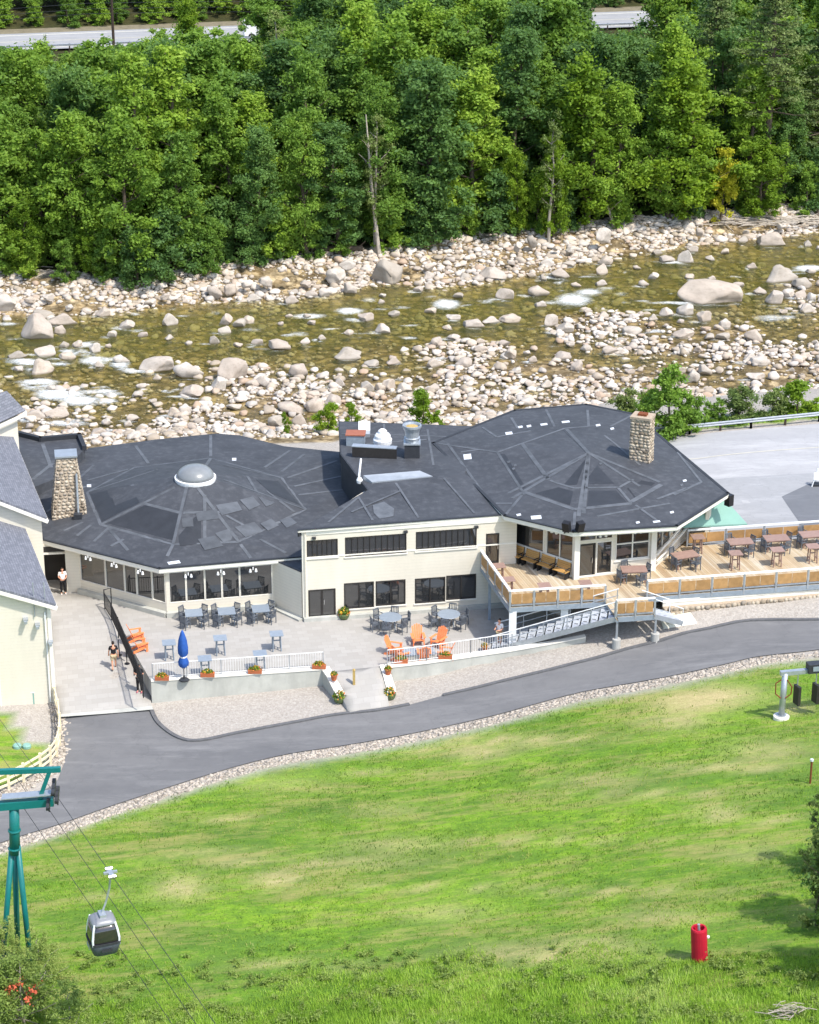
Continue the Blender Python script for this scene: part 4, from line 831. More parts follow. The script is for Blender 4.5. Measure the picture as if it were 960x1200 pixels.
# ---- two-storey block --------------------------------------------------------------------
zB = 5.75
bk = empty('two_storey_block', P(356, 727, 0), 'two-storey cream block with rows of dark windows between the two round roofs', 'building')
B0, B1 = P(355.5, 727, 0), P(604, 708.5, 0)
W = Wall(B0, B1, 0, zB)
tops = [W.opening(359.6, 396, 632.5, 653), W.opening(404.5, 476.5, 627.5, 650), W.opening(487.5, 558.7, 621, 643.5)]; udoor = W.opening(569.5, 585, 625, 660)
ldoor = W.opening(361.6, 393.6, 690.5, 724.5); lows = [W.opening(403.3, 438.4, 682.5, 712.5), W.opening(440.4, 475.4, 680, 709), W.opening(486.3, 522, 677, 706), W.opening(523, 558, 673.5, 702)]
W.build(bk)
for o, n in zip(tops, (6, 10, 10)): W.window(bk, o, n, 1, fw=.05, mull=.035, sill='trim')
for o in lows: W.window(bk, o, 2, 1, mull=.06, sill='trim')
for o, n in ((ldoor, 2), (udoor, 1)):
    f = W.window(bk, o, n, 1, fw=.09, mull=.12, name='door'); mb = MB(); um = (o[0] + o[1]) / 2 + (.1 if n == 2 else .3); W.slab(mb, um, um + .04, o[2] + .9, o[2] + 1.2, .0, .05); mb.build('handle', 'chrome', f)
for u0, u1, z0, z1, o in ((0, W.len, zB - .30, zB - .04, .045), (0, W.len, 3.98, 4.06, .03), (0, .16, .02, zB - .31, .035)):
    mb = MB(); W.slab(mb, u0, u1, z0, z1, .004, o); mb.build('trim_board', 'trim', bk)
mb = MB(); W.slab(mb, .02, W.len, 0, .22, .004, .28); mb.build('plinth', 'concrete', bk)
Wb = Wall(P(428, 575, zB), B0, 0, zB); Wb.build(bk)
for u in (.6, W.len * .47, W.len * .8): 
    fl_ = MB(); W.slab(fl_, u, u + .22, zB - .55, zB - .42, .01, .18); fl_.build('floodlight', 'dark_plastic', bk)
br_ = [P(350, 621, zB + .12), P(606, 602, zB + .12), P(545, 555, 6.15), P(432, 574, 6.15), P(400, 532, 5.95), P(398, 494, 5.95), P(560, 500, 5.95)]
fb = [(0, 1, 2, 3), (3, 2, 6, 5, 4)]; roof = roofmesh('roof', br_, fb, 'membrane', bk); bb = bvh_of(br_, fb)
edge_trim(roof, [br_[0], br_[1]], .14, .12, 'trim', 'fascia', .01); edge_trim(roof, [br_[0], br_[1]], .05, .2, 'membrane_dark', 'drip_edge', -.04)
edge_trim(roof, [br_[3], br_[0]], .4, .1, 'membrane_dark', 'fascia', .02); edge_trim(roof, [br_[6], br_[5], br_[4], br_[3]], .6, .14, 'membrane_dark', 'fascia', .0)
mb = MB(); q = [br_[3], br_[4], br_[5], br_[6]]
for a, b in zip(q[:-1], q[1:]): Wall(b, a, -.5, 5.9).build(bk, mb=mb)
mb.build('back_wall', 'membrane_dark', bk)
strips(roof, bb, [((420, 582), (440, 615)), ((464, 566), (494, 612)), ((520, 560), (560, 606)), ((412, 600), (470, 575)), ((385, 612), (420, 583)), ((430, 520), (500, 515)), ((400, 508), (530, 512)), ((450, 497), (452, 520)), ((500, 497), (508, 545))], .14)
sheet(roof, bb, [(437, 592), (450, 588), (462, 596), (461, 605), (445, 608), (438, 601)], 'seam', 'dust_stain', th=.004)
def rp(px, py, z): return P(px, py, z)
# curb, kitchen fans and hatches on the flat roof
c4 = [rp(426, 557, 6.45), rp(492, 551.5, 6.45), rp(507, 558, 6.2), rp(436, 565, 6.2)]; c5 = [Vector((v.x, v.y, 5.96)) for v in c4]
MB().add(c5 + c4, [(3, 2, 1, 0), (4, 5, 6, 7), (0, 1, 5, 4), (1, 2, 6, 5), (2, 3, 7, 6), (3, 0, 4, 7)]).build('roof_curb', 'flashing', roof)
def frustum(name, px, py, z, prof, m, n=18, parent=roof): q = rp(px, py, z); return MB().lathe(prof, (q.x, q.y, z), n).build(name, m, parent, smooth=False)
f1 = frustum('mushroom_vent', 448.5, 527, 5.96, [(.42, 0), (.42, .35), (.58, .42), (.60, .72), (.52, .80), (.50, .98), (.40, 1.1), (.30, 1.14), (.28, 1.28), (.16, 1.38)], 'white_metal')
q = rp(483, 539, 5.97); f2 = MB().box(q + Vector((0, .45, .5)), (.95, .9, 1.0)).build('exhaust_fan', 'dark_plastic', roof)
MB().box(q + Vector((0, .45, 1.02)), (1.05, 1.0, .08)).build('fan_base', 'galvanized', f2); MB().lathe([(.40, 0), (.50, .3), (.42, .34), (.46, .7), (.60, 1.0), (.60, 1.12), (.5, 1.12), (.42, .9)], q + Vector((0, .45, 1.05)), 18).build('fan_housing', 'galvanized', f2)
MB().lathe([(.36, 0), (.38, .12), (.2, .16)], q + Vector((0, .45, 1.95)), 14).build('fan_cap', 'post_wood', f2)
q = rp(417, 522, 5.97); hv = MB().box(q + Vector((0, .3, .35)), (1.15, .9, .7), rz=-.05).build('air_unit', 'steel_blue', roof); MB().box(q + Vector((0, .3, .73)), (1.25, 1.0, .07), rz=-.05).build('unit_lid', 'copper_lid', hv)
q = rp(427, 510, 5.97); hb_ = MB().box(q + Vector((0, 0, .12)), (.75, .9, .24)).build('roof_hatch', 'galvanized', roof); MB().box(q + Vector((0, .4, .45)), (.75, .06, .7), rx=-.5).build('hatch_lid', 'white_metal', hb_)
q0, q1 = rp(413, 536, 5.97), rp(465, 539, 5.97); sc_ = MB(); sc_.beam(q0 + Vector((0, 0, .38)), q1 + Vector((0, 0, .38)), .08, .62).build('equipment_screen', 'dark_frame', roof)
MB().beam(q0 + Vector((0, .2, .74)), q1 + Vector((0, .2, .74)), .5, .05).build('screen_top', 'galvanized', sc_ if not isinstance(sc_, MB) else roof)
MB().tube([rp(423, 538, 6.0), rp(421, 556, 6.1), rp(421, 562, 5.98)], .07, 8).build('vent_pipe', 'white_metal', roof); MB().lathe([(.16, 0), (.2, .2), (.12, .35)], rp(421.5, 566, 5.97), 10).build('pipe_boot', 'white_metal', roof)
MB().beam(rp(439, 554, 6.0), rp(460, 552.5, 6.0), .12, .1).build('white_batten', 'roof_white', roof)

# ---- octagon lodge (right) ---------------------------------------------------------------
zO, zP, DZ = 6.05, 7.05, 2.70
oc = empty('octagon_lodge', P(674, 677, DZ), 'lodge with a wide eight-sided dark roof and stone chimney above the deck', 'building')
o_px = [(508, 519), (592, 604), (672, 623), (793, 616), (853, 578), (742, 485), (687, 474), (603, 481)]
Oc = [P(x, y, zO) for x, y in o_px]; pk = P(690, 531, zP); inner_px = [(556, 528), (609, 583), (674, 602), (760, 589), (808, 563), (743, 503), (688, 492), (632, 500)]
ov = Oc + [pk]; of = [(i, (i + 1) % 8, 8) for i in range(8)]
roof = roofmesh('roof', ov, of, 'membrane', oc); ob = bvh_of(ov, of)
edge_trim(roof, Oc, .24, .10, 'trim', 'fascia', .03, True); edge_trim(roof, Oc, .06, .2, 'membrane_dark', 'drip_edge', -.03, True)
MB().prism([v[:2] for v in Oc], zO - .34, zO - .27).build('soffit', 'trim', roof)
hub = (690, 531)
strips(roof, ob, [(hub, (684, 602), .24), (hub, (678, 605), .24), (hub, (600, 584), .24), (hub, (596, 578), .24), (hub, (664, 503), .24), (hub, (750, 570), .20), (hub, (773, 565), .24),
    ((583, 530), (615, 580)), ((612, 576), (673, 597), .3), ((673, 597), (740, 590), .3), ((740, 588), (775, 568), .3), ((652, 566), (673, 572)), ((673, 572), (726, 571)), ((726, 571), (742, 562)), ((645, 563), (652, 566)), ((724, 571), (740, 590)),
    ((612, 520), (643, 562), .26), ((662, 502), (583, 530)), ((662, 502), (700, 499)), ((708, 510), (722, 521)), ((722, 521), (750, 545)), ((688, 474), (690, 500)), ((595, 483), (607, 502)), ((560, 497), (582, 512)), ((582, 512), (622, 505)),
    ((525, 520), (575, 590)), ((575, 590), (600, 590)), ((782, 515), (822, 565)), ((822, 565), (790, 580)), ((700, 605), (785, 590)), ((745, 592), (770, 610)), ((508, 519), (583, 530)), ((672, 623), (674, 600)), ((540, 530), (560, 527)), ((755, 500), (785, 516)), ((592, 604), (612, 580)), ((770, 585), (805, 572)), ((715, 500), (742, 486)), ((640, 480), (650, 500))], .17)
for q in [[(586, 532), (660, 504), (686, 529), (612, 574)], [(660, 569), (688, 536), (676, 568)], [(655, 571), (672, 576), (668, 592), (628, 578)], [(690, 575), (722, 575), (735, 589), (688, 595)], [(735, 572), (752, 563), (768, 566), (745, 585)], [(668, 503), (700, 502), (735, 530), (728, 552), (696, 528)], [(700, 545), (720, 567), (684, 567)]]: sheet(roof, ob, q, 'membrane_dark', th=.006, lift=.002)
for x, y, w, h in [(543, 533, 9, 6), (592, 507, 8, 3), (607, 500, 5, 2), (617, 499, 5, 2), (633, 497, 8, 2), (658, 494, 9, 2), (698, 498, 5, 2), (715, 502, 4, 2), (594, 541, 3, 2), (600, 549, 3, 2), (602, 545, 3, 2), (622, 605, 12, 4), (605, 603, 5, 2), (765, 611, 8, 2), (800, 563, 4, 2), (797, 568, 3, 2), (745, 612, 4, 2), (565, 586, 5, 2), (702, 543, 3, 2), (690, 619, 8, 4), (785, 600, 4, 2), (520, 553, 4, 3)]:
    sheet(roof, ob, [(x, y), (x + w, y - 1), (x + w + 1, y + h - 1), (x + 1, y + h)], 'roof_white' if w > 3 else 'seam', 'repair_patch')
c0 = on(ob, 752, 540)[0]; chimney(oc, (c0.x, c0.y + .3), Vector((.93, -.37)), Vector((.37, .93)), (1.25, 1.05), (1.22, 1.02), 6.1, 9.35, 9, cap=False)
top = [Vector((c0.x, c0.y + .3, 0)) + Vector((.93, -.37, 0)) * a + Vector((.37, .93, 0)) * b for a, b in ((-.66, -.56), (.66, -.56), (.66, .56), (-.66, .56))]
MB().prism([v[:2] for v in top], 9.32, 9.46).build('chimney_cap', 'mortar', oc); MB().box((c0.x, c0.y + .3, 9.52), (.55, .45, .14), rz=-.37).build('flue', 'rust', oc)
# glazed walls at deck level
D0, D1, D2, D3 = P(597, 652, DZ), P(674.5, 678, DZ), P(764, 668, DZ), P(809, 628, DZ)
oW = [Wall(D0, D1, 0, zO - .3), Wall(D1, D2, DZ - .5, zO - .3), Wall(D2, D3, DZ - .5, zO - .3)]
zs, zt = DZ + .95, zO - .42
W = oW[0]; o1 = W.add(.25, W.len * .52, zs, zt); o2 = W.add(W.len * .55, W.len - .22, zs, zt); W.build(oc)
W.window(oc, o1, 1, 1, 'trim', .06); W.window(oc, o2, 2, 1, 'trim', .06, sill='trim')
W = oW[1]; L_ = W.len; od = W.add(.16, L_ * .25, DZ, DZ + 2.15); og = W.add(L_ * .26, L_ * .47, DZ + .1, DZ + 2.2); ot = W.add(.16, L_ * .47, DZ + 2.33, zt); ow = W.add(L_ * .51, L_ - .22, DZ + .85, zt); W.build(oc)
f = W.window(oc, od, 1, 1, fw=.11, name='door'); mb = MB(); W.slab(mb, od[1] - .22, od[1] - .18, DZ + .9, DZ + 1.2, .0, .05); mb.build('handle', 'chrome', f)
W.window(oc, og, 1, 1, 'trim', .06); W.window(oc, ot, 2, 1, 'trim', .05); W.window(oc, ow, 2, 2, 'trim', .06, .07, sill='trim')
W = oW[2]; o1 = W.add(.3, W.len * .45, DZ + .9, zt); o2 = W.add(W.len * .5, W.len - .2, DZ + .9, zt); W.build(oc); W.window(oc, o1, 2, 1, 'trim', .06, sill='trim'); W.window(oc, o2, 2, 1, 'trim', .06, sill='trim')
for W in oW:
    for z0, z1 in ((DZ + .02, DZ + .14),):
        mb = MB(); W.slab(mb, .05, W.len, z0, z1, .004, .05); mb.build('trim_board', 'trim', oc)
    for k in (.3, .75): lamp_pair(oc, W.at(W.len * k, zO - .33, .55), Vector((W.d.x, W.d.y, 0)))
for a in (D1, D2): MB().box((a.x, a.y - .02, (DZ + zO - .3) / 2), (.34, .34, zO - .32 - DZ), rz=.3).build('corner_post', 'trim', oc)
W = oW[2]                                                        # outside stair hand rail sloping along the right wall
for dz in (0, .45): MB().beam(W.at(.1, DZ + .55 + dz, .25), W.at(W.len, DZ + 1.15 + dz * 1.3, .25), .09, .12).build('hand_rail', 'trim', oc)
for s in (-1, 1):                                                # loudspeakers on the front corner
    q = P(672 + s * 8, 617, zO + .35); sp_ = MB().box(q, (.42, .34, .6), rz=.5 * s, rx=.25).build('loudspeaker', 'black_metal', roof); MB().beam(q - Vector((0, -.1, .3)), q - Vector((-.1 * s, -.3, .55)), .06, .06).build('bracket', 'black_metal', sp_)
q = P(853, 583, zO - .3); MB().box(q + Vector((.1, .1, -.2)), (.4, .4, .7), rz=.7).build('loudspeaker', 'black_metal', roof)
ctr = Vector((pk.x, pk.y)); mb = MB(); ins = [Vector((v.x, v.y)) + (ctr - Vector((v.x, v.y))).normalized() * 1.1 for v in (Oc[4], Oc[5], Oc[6], Oc[7], Oc[0])]
ins = [Vector((D3.x, D3.y))] + ins + [Vector((D0.x, D0.y))]
for a, b in zip(ins[:-1], ins[1:]): Wall(a, b, -.5, zO - .3).build(oc, mb=mb)
mb.build('back_wall', 'siding', oc)
# green entrance awning behind the right corner
aw = [P(800, 617, DZ + 1.25), P(876, 614, DZ + .9), P(848, 583, DZ + 2.5), P(812, 606, DZ + 2.5)]
MB().add(aw + [v - Vector((0, 0, .1)) for v in aw], [(0, 1, 2, 3), (7, 6, 5, 4), (0, 4, 5, 1), (1, 5, 6, 2), (2, 6, 7, 3), (3, 7, 4, 0)]).build('awning', 'awning', oc)

# ---- shingled gable house (left edge) ----------------------------------------------------
gh = empty('gable_house', P(60, 822, -1.1), 'tall cream house with a grey shingled roof at the left edge', 'building')
f2_ = lambda v: Vector((v.x, v.y))
def shingled(name, pts, parent, th=.14):
    a, b, c, d = [Vector(p) for p in pts]; n = (b - a).cross(d - a).normalized(); 
    if n.z < 0: n = -n
    lo = [p - n * th for p in (a, b, c, d)]; me = bpy.data.meshes.new(name); o_ = wloc(parent)
    vs = [p - o_ for p in (a, b, c, d)] + [p - o_ for p in lo]
    me.from_pydata([tuple(v) for v in vs], [], [(0, 1, 2, 3), (7, 6, 5, 4), (0, 4, 5, 1), (1, 5, 6, 2), (2, 6, 7, 3), (3, 7, 4, 0)]); me.materials.append(M['shingle'])
    e1 = (b - a).normalized(); e2 = n.cross(e1); uvl = me.uv_layers.new()
    for lp in me.loops: v = Vector(me.vertices[lp.vertex_index].co) + o_ - a; uvl.data[lp.index].uv = (v.dot(e1), v.dot(e2))
    return place(me, name, parent, o_)
gd = Vector((.985, .172, 0)).normalized(); gb = Vector((-gd.y, gd.x, 0))
def gable_wing(eave_f, eave_b, zg, rake_px, zf, run, lamps):
    """gable end towards the viewer, eave on the right running back"""
    Ef = P(*eave_f, zg); Eb = P(*eave_b, zg); o, r = ray(*rake_px); n3 = Vector((gd.y, -gd.x, 0)); k_ = (Ef - o).dot(n3) / r.dot(n3); q = o + r * k_; sl_ = max(.2, (q.z - zg) / (Ef - q).dot(gd))
    up_ = Vector((-gd.x * run, -gd.y * run, run * sl_)); dn = Vector((-gd.x * run, -gd.y * run, -run * sl_)); Rf, Rb = Ef + up_, Eb + up_
    r1_ = shingled('roof', (Ef, Eb, Rb, Rf), gh); shingled('roof', (Rf, Rb, Rb + dn, Rf + dn), gh)
    edge_trim(r1_, [Rf, Ef], .2, .1, 'trim', 'rake_board', .16); edge_trim(r1_, [Ef, Eb], .16, .1, 'trim', 'eave_board', .14)
    A = Ef - gd * .35 + gb * .35; B = Ef - gd * (2 * run - .35) + gb * .35; zt2 = zg + .35 * sl_ - .12; top = zg + run * sl_ - .14; ab = Eb - gd * .35
    MB().add([V3(B, zf), V3(A, zf), V3(A, zt2), V3(A - gd * (run - .35), top), V3(B, zt2)], [(0, 1, 2, 3, 4)]).build('gable_wall', 'siding', gh)
    MB().add([V3(A, zf), V3(ab, zf), V3(ab, zt2), V3(A, zt2)], [(0, 1, 2, 3)]).build('side_wall', 'siding', gh)
    return A, B, r1_
A, B, rfA = gable_wing((66, 708), (18, 590), 4.85, (0, 689.5), -1.7, 8.5, 1)
W = Wall(f2_(B), f2_(A), -1.7, 4.6)
for u, w in ((W.len + .02, .2), (W.len - 3.0, .09)): mb = MB(); W.slab(mb, u - w, u, -1.65, 4.55 if w > .1 else 5.2, .004, .05); mb.build('trim_board', 'trim', gh)
mb = MB(); W.slab(mb, W.len - .34, W.len - .27, -1.2, 4.3, .06, .13); mb.build('downpipe', 'white_metal', gh)
for px, py in ((27, 725), (41, 731), (56, 751)):
    u, z = W.uz(px, py); mb = MB(); W.slab(mb, u, u + .28, z, z + .08, .004, .4); W.slab(mb, u + .05, u + .23, z - .14, z, .22, .46); mb.build('wall_lamp', 'galvanized', gh)
for px in (41, 54): u, z = W.uz(px, 722); q = W.at(u, z, .1); MB().tube([q, q + Vector((0, 0, 2.1))], .035, 6).build('mast', 'galvanized', gh)
A2_, B2_, rfB = gable_wing((55.5, 606.5), (14, 507), 5.6, (18, 592), -.5, 9.5, 0)
q = P(31, 615, 4.6); MB().box(q, (.3, .3, .14)).build('wall_lamp', 'dark_plastic', gh)
# roof corner of the next house
nh = empty('neighbour_house', P(-40, 520, 0), 'corner of a second grey shingled roof above the river at the left edge', 'building')
N0, N1, N2, N3 = P(-140, 560, 7.2), P(30, 481, 7.2), P(8, 458, 8.6), P(-160, 500, 9.6)
rf3 = shingled('roof', (N0, N1, N2, N3), nh); edge_trim(rf3, [N0, N1], .2, .1, 'trim', 'eave_board', .15)
nd = Vector((N1.x - N0.x, N1.y - N0.y)).normalized(); nn_ = Vector((-nd.y, nd.x)); Wall(Vector((N0.x, N0.y)) + nn_ * .4, Vector((N1.x, N1.y)) + nn_ * .4 - nd * .4, -2.5, 7.2).build(nh)
# ================================================================== DECK
dk = empty('timber_deck', P(598, 713, DZ), 'raised timber deck with wood panel railing around the octagon lodge', 'deck')
RT = DZ + 1.05
K1, K2, K3 = P(564, 645, RT), P(598, 692.5, RT), P(710, 685.5, RT); K4, K5 = P(759, 680.5, RT), P(985, 663.5, RT); K6, K7 = P(806, 621.5, RT), P(985, 609, RT)
LA, LB = P(722.5, 703.5, RT), P(768, 700.5, RT)
f2 = lambda v: Vector((v.x, v.y))
deck_poly = [f2(K1), f2(K2), f2(K3), f2(LA), f2(LB), f2(K4), f2(K5), f2(K7), f2(K6), f2(D3), f2(D2), f2(D1), f2(D0)]
t = NT('deck_wood'); oi = t.new('ShaderNodeObjectInfo'); n1 = t.noise(2.0, 5, .65); n2 = t.noise(.35, 4, .6)
cc = t.ramp(oi.outputs['Random'], [(0, srgb(167, 148, 121)), (.3, srgb(194, 180, 155)), (.6, srgb(181, 166, 137)), (.8, srgb(205, 197, 178)), (1, srgb(151, 128, 100))])
cc = t.mix(t.ramp(n2, [(.4, (0, 0, 0)), (.7, (.5,) * 3)]), cc, srgb(177, 140, 91)); cc = t.mix(t.math('MULTIPLY', n1, .3), cc, srgb(121, 105, 86)); t.base(cc, .8, .25)
# boards run from the front edge to the back, cut to the deck outline
MB().prism([tuple(p) for p in deck_poly], DZ - .22, DZ - .06).build('deck_frame', 'steel_blue', dk)
bd = Vector((-.30, .954)).normalized(); bs = Vector((bd.y, -bd.x)); W_ = .149; us = [p.dot(bs) for p in deck_poly]
u = min(us); nboard = 0
def cut(poly, u0, u1):                                      # polygon ∩ band, as list of (start, end) along bd using mid-line
    um = (u0 + u1) / 2; xs = []; n = len(poly)
    for i in range(n):
        a, b = poly[i], poly[(i + 1) % n]; ua, ub = a.dot(bs), b.dot(bs)
        if (ua > um) != (ub > um):
            def at_(uu): k = (uu - ua) / (ub - ua); return (a + (b - a) * k).dot(bd)
            xs.append((at_(um), at_(u0 + .005), at_(u1 - .005)))
    xs.sort(); return [(xs[i], xs[i + 1]) for i in range(0, len(xs) - 1, 2)]
while u < max(us):
    for (m0, a0, a1), (m1, b0, b1) in cut(deck_poly, u, u + W_):
        if m1 - m0 < .1: continue
        A_, B_ = u + .005, u + W_ - .005; pts = [bs * A_ + bd * a0, bs * B_ + bd * a1, bs * B_ + bd * b1, bs * A_ + bd * b0]
        MB().prism([tuple(p) for p in pts], DZ - .05, DZ - random.uniform(0, .006)).build('board', 'deck_wood', dk); nboard += 1
    u += W_
def railing(a, b, posts, ends=(1, 1), panels=2, z=DZ):
    a = Vector((a.x, a.y, z)); b = Vector((b.x, b.y, z)); d = (b - a); L = d.length; d.normalize(); n = max(1, posts)
    MB().beam(a + Vector((0, 0, 1.05)), b + Vector((0, 0, 1.05)), .16, .07).build('top_rail', 'white_metal', dk)
    for i in range(n + 1):
        if (i == 0 and not ends[0]) or (i == n and not ends[1]): continue
        q = a + d * (L * i / n); MB().beam(q - Vector((0, 0, .22)), q + Vector((0, 0, 1.01)), .10, .10, (d.x, d.y, 0)).build('post', 'galvanized', dk)
    for i in range(n):
        s0 = L * i / n + .08; s1 = L * (i + 1) / n - .08; w = (s1 - s0) / panels
        for k in range(panels): MB().beam(a + d * (s0 + w * k + .02) + Vector((0, 0, .52)), a + d * (s0 + w * (k + 1) - .02) + Vector((0, 0, .52)), .03, .62).build('panel', 'panel_wood', dk)
        MB().beam(a + d * s0 + Vector((0, 0, .14)), a + d * s1 + Vector((0, 0, .14)), .06, .06).build('bottom_rail', 'galvanized', dk)
    MB().beam(a - Vector((0, 0, .16)), b - Vector((0, 0, .16)), .07, .30).build('rim_beam', 'steel_blue', dk)
railing(K1, K2, 4, (1, 0), 1); railing(K2, K3, 4); railing(LA, LB, 2); railing(K4, K5, 5 + 1); railing(K6, K7, 4)
# steel posts and concrete piers
for px, py, zt_ in ((573.5, 726, DZ - .2),):
    q = P(px, py, 0); MB().box((q.x, q.y, zt_ / 2), (.16, .16, zt_)).build('support_post', 'steel_blue', dk)
q = f2(K2) + Vector((.18, .2)); MB().box((q.x, q.y, 1.22), (.42, .42, 2.44)).build('support_column', 'white_metal', dk)
q = f2(K3) + Vector((-2.3, .3)); MB().box((q.x, q.y, 1.4), (.42, .42, 2.1)).build('support_column', 'white_metal', dk)
for a in (LA, LB):
    q = f2(a) + Vector((.1, .12)); g = float(T(q.x, q.y)); MB().beam((q.x, q.y, g + .5), (q.x, q.y, DZ - .2), .12, .12, (1, 0, 0)).build('support_post', 'galvanized', dk); MB().lathe([(.25, -.3), (.25, .55), (.23, .58)], (q.x, q.y, g), 14).build('pier', 'pier_concrete', dk)
mat('tread_steel', (.46, .49, .53), .5, .12, 4, metal=.15)
# main stair down to the terrace
S0 = Vector((LA.x, LA.y, DZ)); S1 = P(575, 763.5, 0.0); far = (f2(K3) - f2(LA)); far = Vector((far.x, far.y, 0)); sdir = (S1 - S0); nst = 14
sw = Vector((-sdir.y, sdir.x, 0)).normalized(); sw = sw if sw.y > 0 else -sw; SWD = 1.8
for i in range(nst):
    f = (i + .5) / nst; c = S0 + sdir * f + sw * (SWD / 2); c.z = DZ - DZ * (i + 1) / (nst + 1)
    st_ = MB().beam(c - sw * (SWD / 2 - .07), c + sw * (SWD / 2 - .07), Vector((sdir.x, sdir.y, 0)).length / nst * .80, .05).build('tread', 'tread_steel', dk)
    d_ = Vector((sdir.x, sdir.y, 0)).normalized(); e = c - d_ * (Vector((sdir.x, sdir.y, 0)).length / nst * .36)
    for k in range(2): MB().box(c + sw * (-.28 + .56 * k) + Vector((0, 0, .03)), (.07, .22, .012), rz=math.atan2(sw.y, sw.x)).build('tread_hole', 'dark_plastic', st_)
for o in (.0, SWD):
    MB().beam(S0 + sw * o - Vector((0, 0, .12)), S1 + sw * o + Vector((0, 0, .02)), .07, .30).build('stringer', 'galvanized', dk)
    for h, m_ in ((.95, 'white_metal'), (.55, 'galvanized')): MB().tube([S0 + sw * o + Vector((0, 0, h)), S1 + sw * o + Vector((0, 0, h))], .035 if h > .9 else .025, 6).build('hand_rail', m_, dk)
    for k in range(6): q = S0.lerp(S1, (k + .05) / 5.3) + sw * o; MB().tube([q, q + Vector((0, 0, .95))], .03, 6).build('baluster_post', 'galvanized', dk)
# short stair to the right
T0 = Vector((LB.x, LB.y, DZ)); T1 = P(800, 731, 1.72); sd2 = T1 - T0; sw2 = Vector((-sd2.y, sd2.x, 0)).normalized(); sw2 = sw2 if sw2.y > 0 else -sw2
for i in range(5):
    c = T0 + sd2 * ((i + .5) / 5) + sw2 * .7; c.z = DZ - (DZ - 1.7) * (i + 1) / 6; MB().beam(c - sw2 * .64, c + sw2 * .64, Vector((sd2.x, sd2.y, 0)).length / 5 * .92, .05).build('tread', 'tread_steel', dk)
for o in (0, 1.4):
    MB().beam(T0 + sw2 * o - Vector((0, 0, .12)), T1 + sw2 * o + Vector((0, 0, .02)), .07, .28).build('stringer', 'galvanized', dk)
    MB().tube([T0 + sw2 * o + Vector((0, 0, .95)), T1 + sw2 * o + Vector((0, 0, .95)), T1 + sw2 * o], .03, 6).build('hand_rail', 'white_metal', dk)
pad = [P(772, 716, 1.74), P(806, 713, 1.76), P(817, 727, 1.66), P(778, 731, 1.6)]
tag(drape('stair_pad', [p[:2] for p in pad], 'line_paint', .06, 3, lambda X, Y: T(X, Y), skirt=.3), kind='structure')
# skirt boards and stone footing under the right deck
sk0, sk1 = f2(K4) + Vector((.35, .1)), f2(K5) + Vector((0, .1)); Ws = Wall(sk0 + Vector((.6, 0)), sk1, 2.06, DZ - .24, .12); Ws.build(dk, 'trim', 'skirt')
for z in (2.3,): mb = MB(); Ws.slab(mb, 0, Ws.len, z - .02, z + .02, .004, .03); mb.build('skirt_batten', 'trim', dk)
n_ = Vector((Ws.n.x, Ws.n.y, 0)) * .25
Wf = Wall(f2(Ws.at(0, 0, .25)), f2(Ws.at(Ws.len, 0, .25)), 1.2, 2.05, .4); ft = Wf.build(dk, 'mortar', 'footing')
stonework('stonework', [(Wf.at(0, 1.5), Wf.at(Wf.len, 1.6), Wf.at(Wf.len, 2.06), Wf.at(0, 2.06))], ft, .26, 31)

# ================================================================== RETAINING WALLS
def wall_thing(name, pts, tops, bots, th, label, rail_to=None, m='concrete'):
    root = empty(name, (pts[0][0], pts[0][1], bots[0]), label, 'wall'); L_ = thick(pts, th); 
    MB().prism(L_, list(bots) + list(bots)[::-1], list(tops) + list(tops)[::-1]).build('wall_body', m, root)
    cap = thick(pts, th + .08); MB().prism(cap, [z + .004 for z in tops] + [z + .004 for z in tops][::-1], [z + .07 for z in tops] + [z + .07 for z in tops][::-1]).build('coping', 'trim', root)
    return root
def picket_rail(root, pts, posts_every=2.1, h=.95):
    pts = [Vector(p) for p in pts]
    for a, b in zip(pts[:-1], pts[1:]):
        d = b - a; L = d.length; n = max(1, round(L / posts_every))
        for hh in (h, .12): MB().tube([a + Vector((0, 0, hh)), b + Vector((0, 0, hh))], .028 if hh > .5 else .018, 6).build('rail', 'white_metal', root)
        for i in range(n + 1):
            q = a + d * (i / n); MB().tube([q - Vector((0, 0, .1)), q + Vector((0, 0, h))], .03, 6).build('post', 'galvanized', root)
        k = int(L / .14); mb = MB()
        for i in range(1, k): q = a + d * (i / k); mb.beam(q + Vector((0, 0, .12)), q + Vector((0, 0, h)), .016, .016, (d.x, d.y, 0))
        tag(mb.build('pickets', 'white_metal', root), kind='stuff')
a, b = P(177, 798, 0), P(381, 784, 0)
lw = wall_thing('retaining_wall', [a[:2], b[:2]], [.02, .02], [-1.6, -1.4], .28, 'long pale concrete retaining wall left of the garden path, with picket rail')
picket_rail(lw, [a + Vector((.1, .05, .09)), b + Vector((-.1, .05, .09))])
r_ = [P(454, 781.5, .08), P(500, 776.5, .1), P(551.6, 769, .15), P(600, 762, .35), P(645, 754, .7), P(686, 746, 1.0)]
rw = wall_thing('retaining_wall', [p[:2] for p in r_], [p.z for p in r_], [-1.5, -1.3, -1.1, -.8, -.5, -.2], .28, 'curving concrete retaining wall below the metal stair, right of the garden path')
picket_rail(rw, [p + Vector((0, .05, .08)) for p in r_[:4]])
for nm, pts, lab in (('left', [(381, 783, .03), (388, 793, -.1), (396, 809, -.45), (400, 816, -.62)], 'sloping concrete wing wall on the left side of the garden path'), ('right', [(450, 780, .05), (454, 791, -.1), (458, 806, -.45), (459, 812, -.55)], 'sloping concrete wing wall on the right side of the garden path')):
    pp = [P(*q) for q in pts]; wall_thing('wing_wall', [p[:2] for p in pp], [p.z for p in pp], [-1.5] * 4, .42, lab)
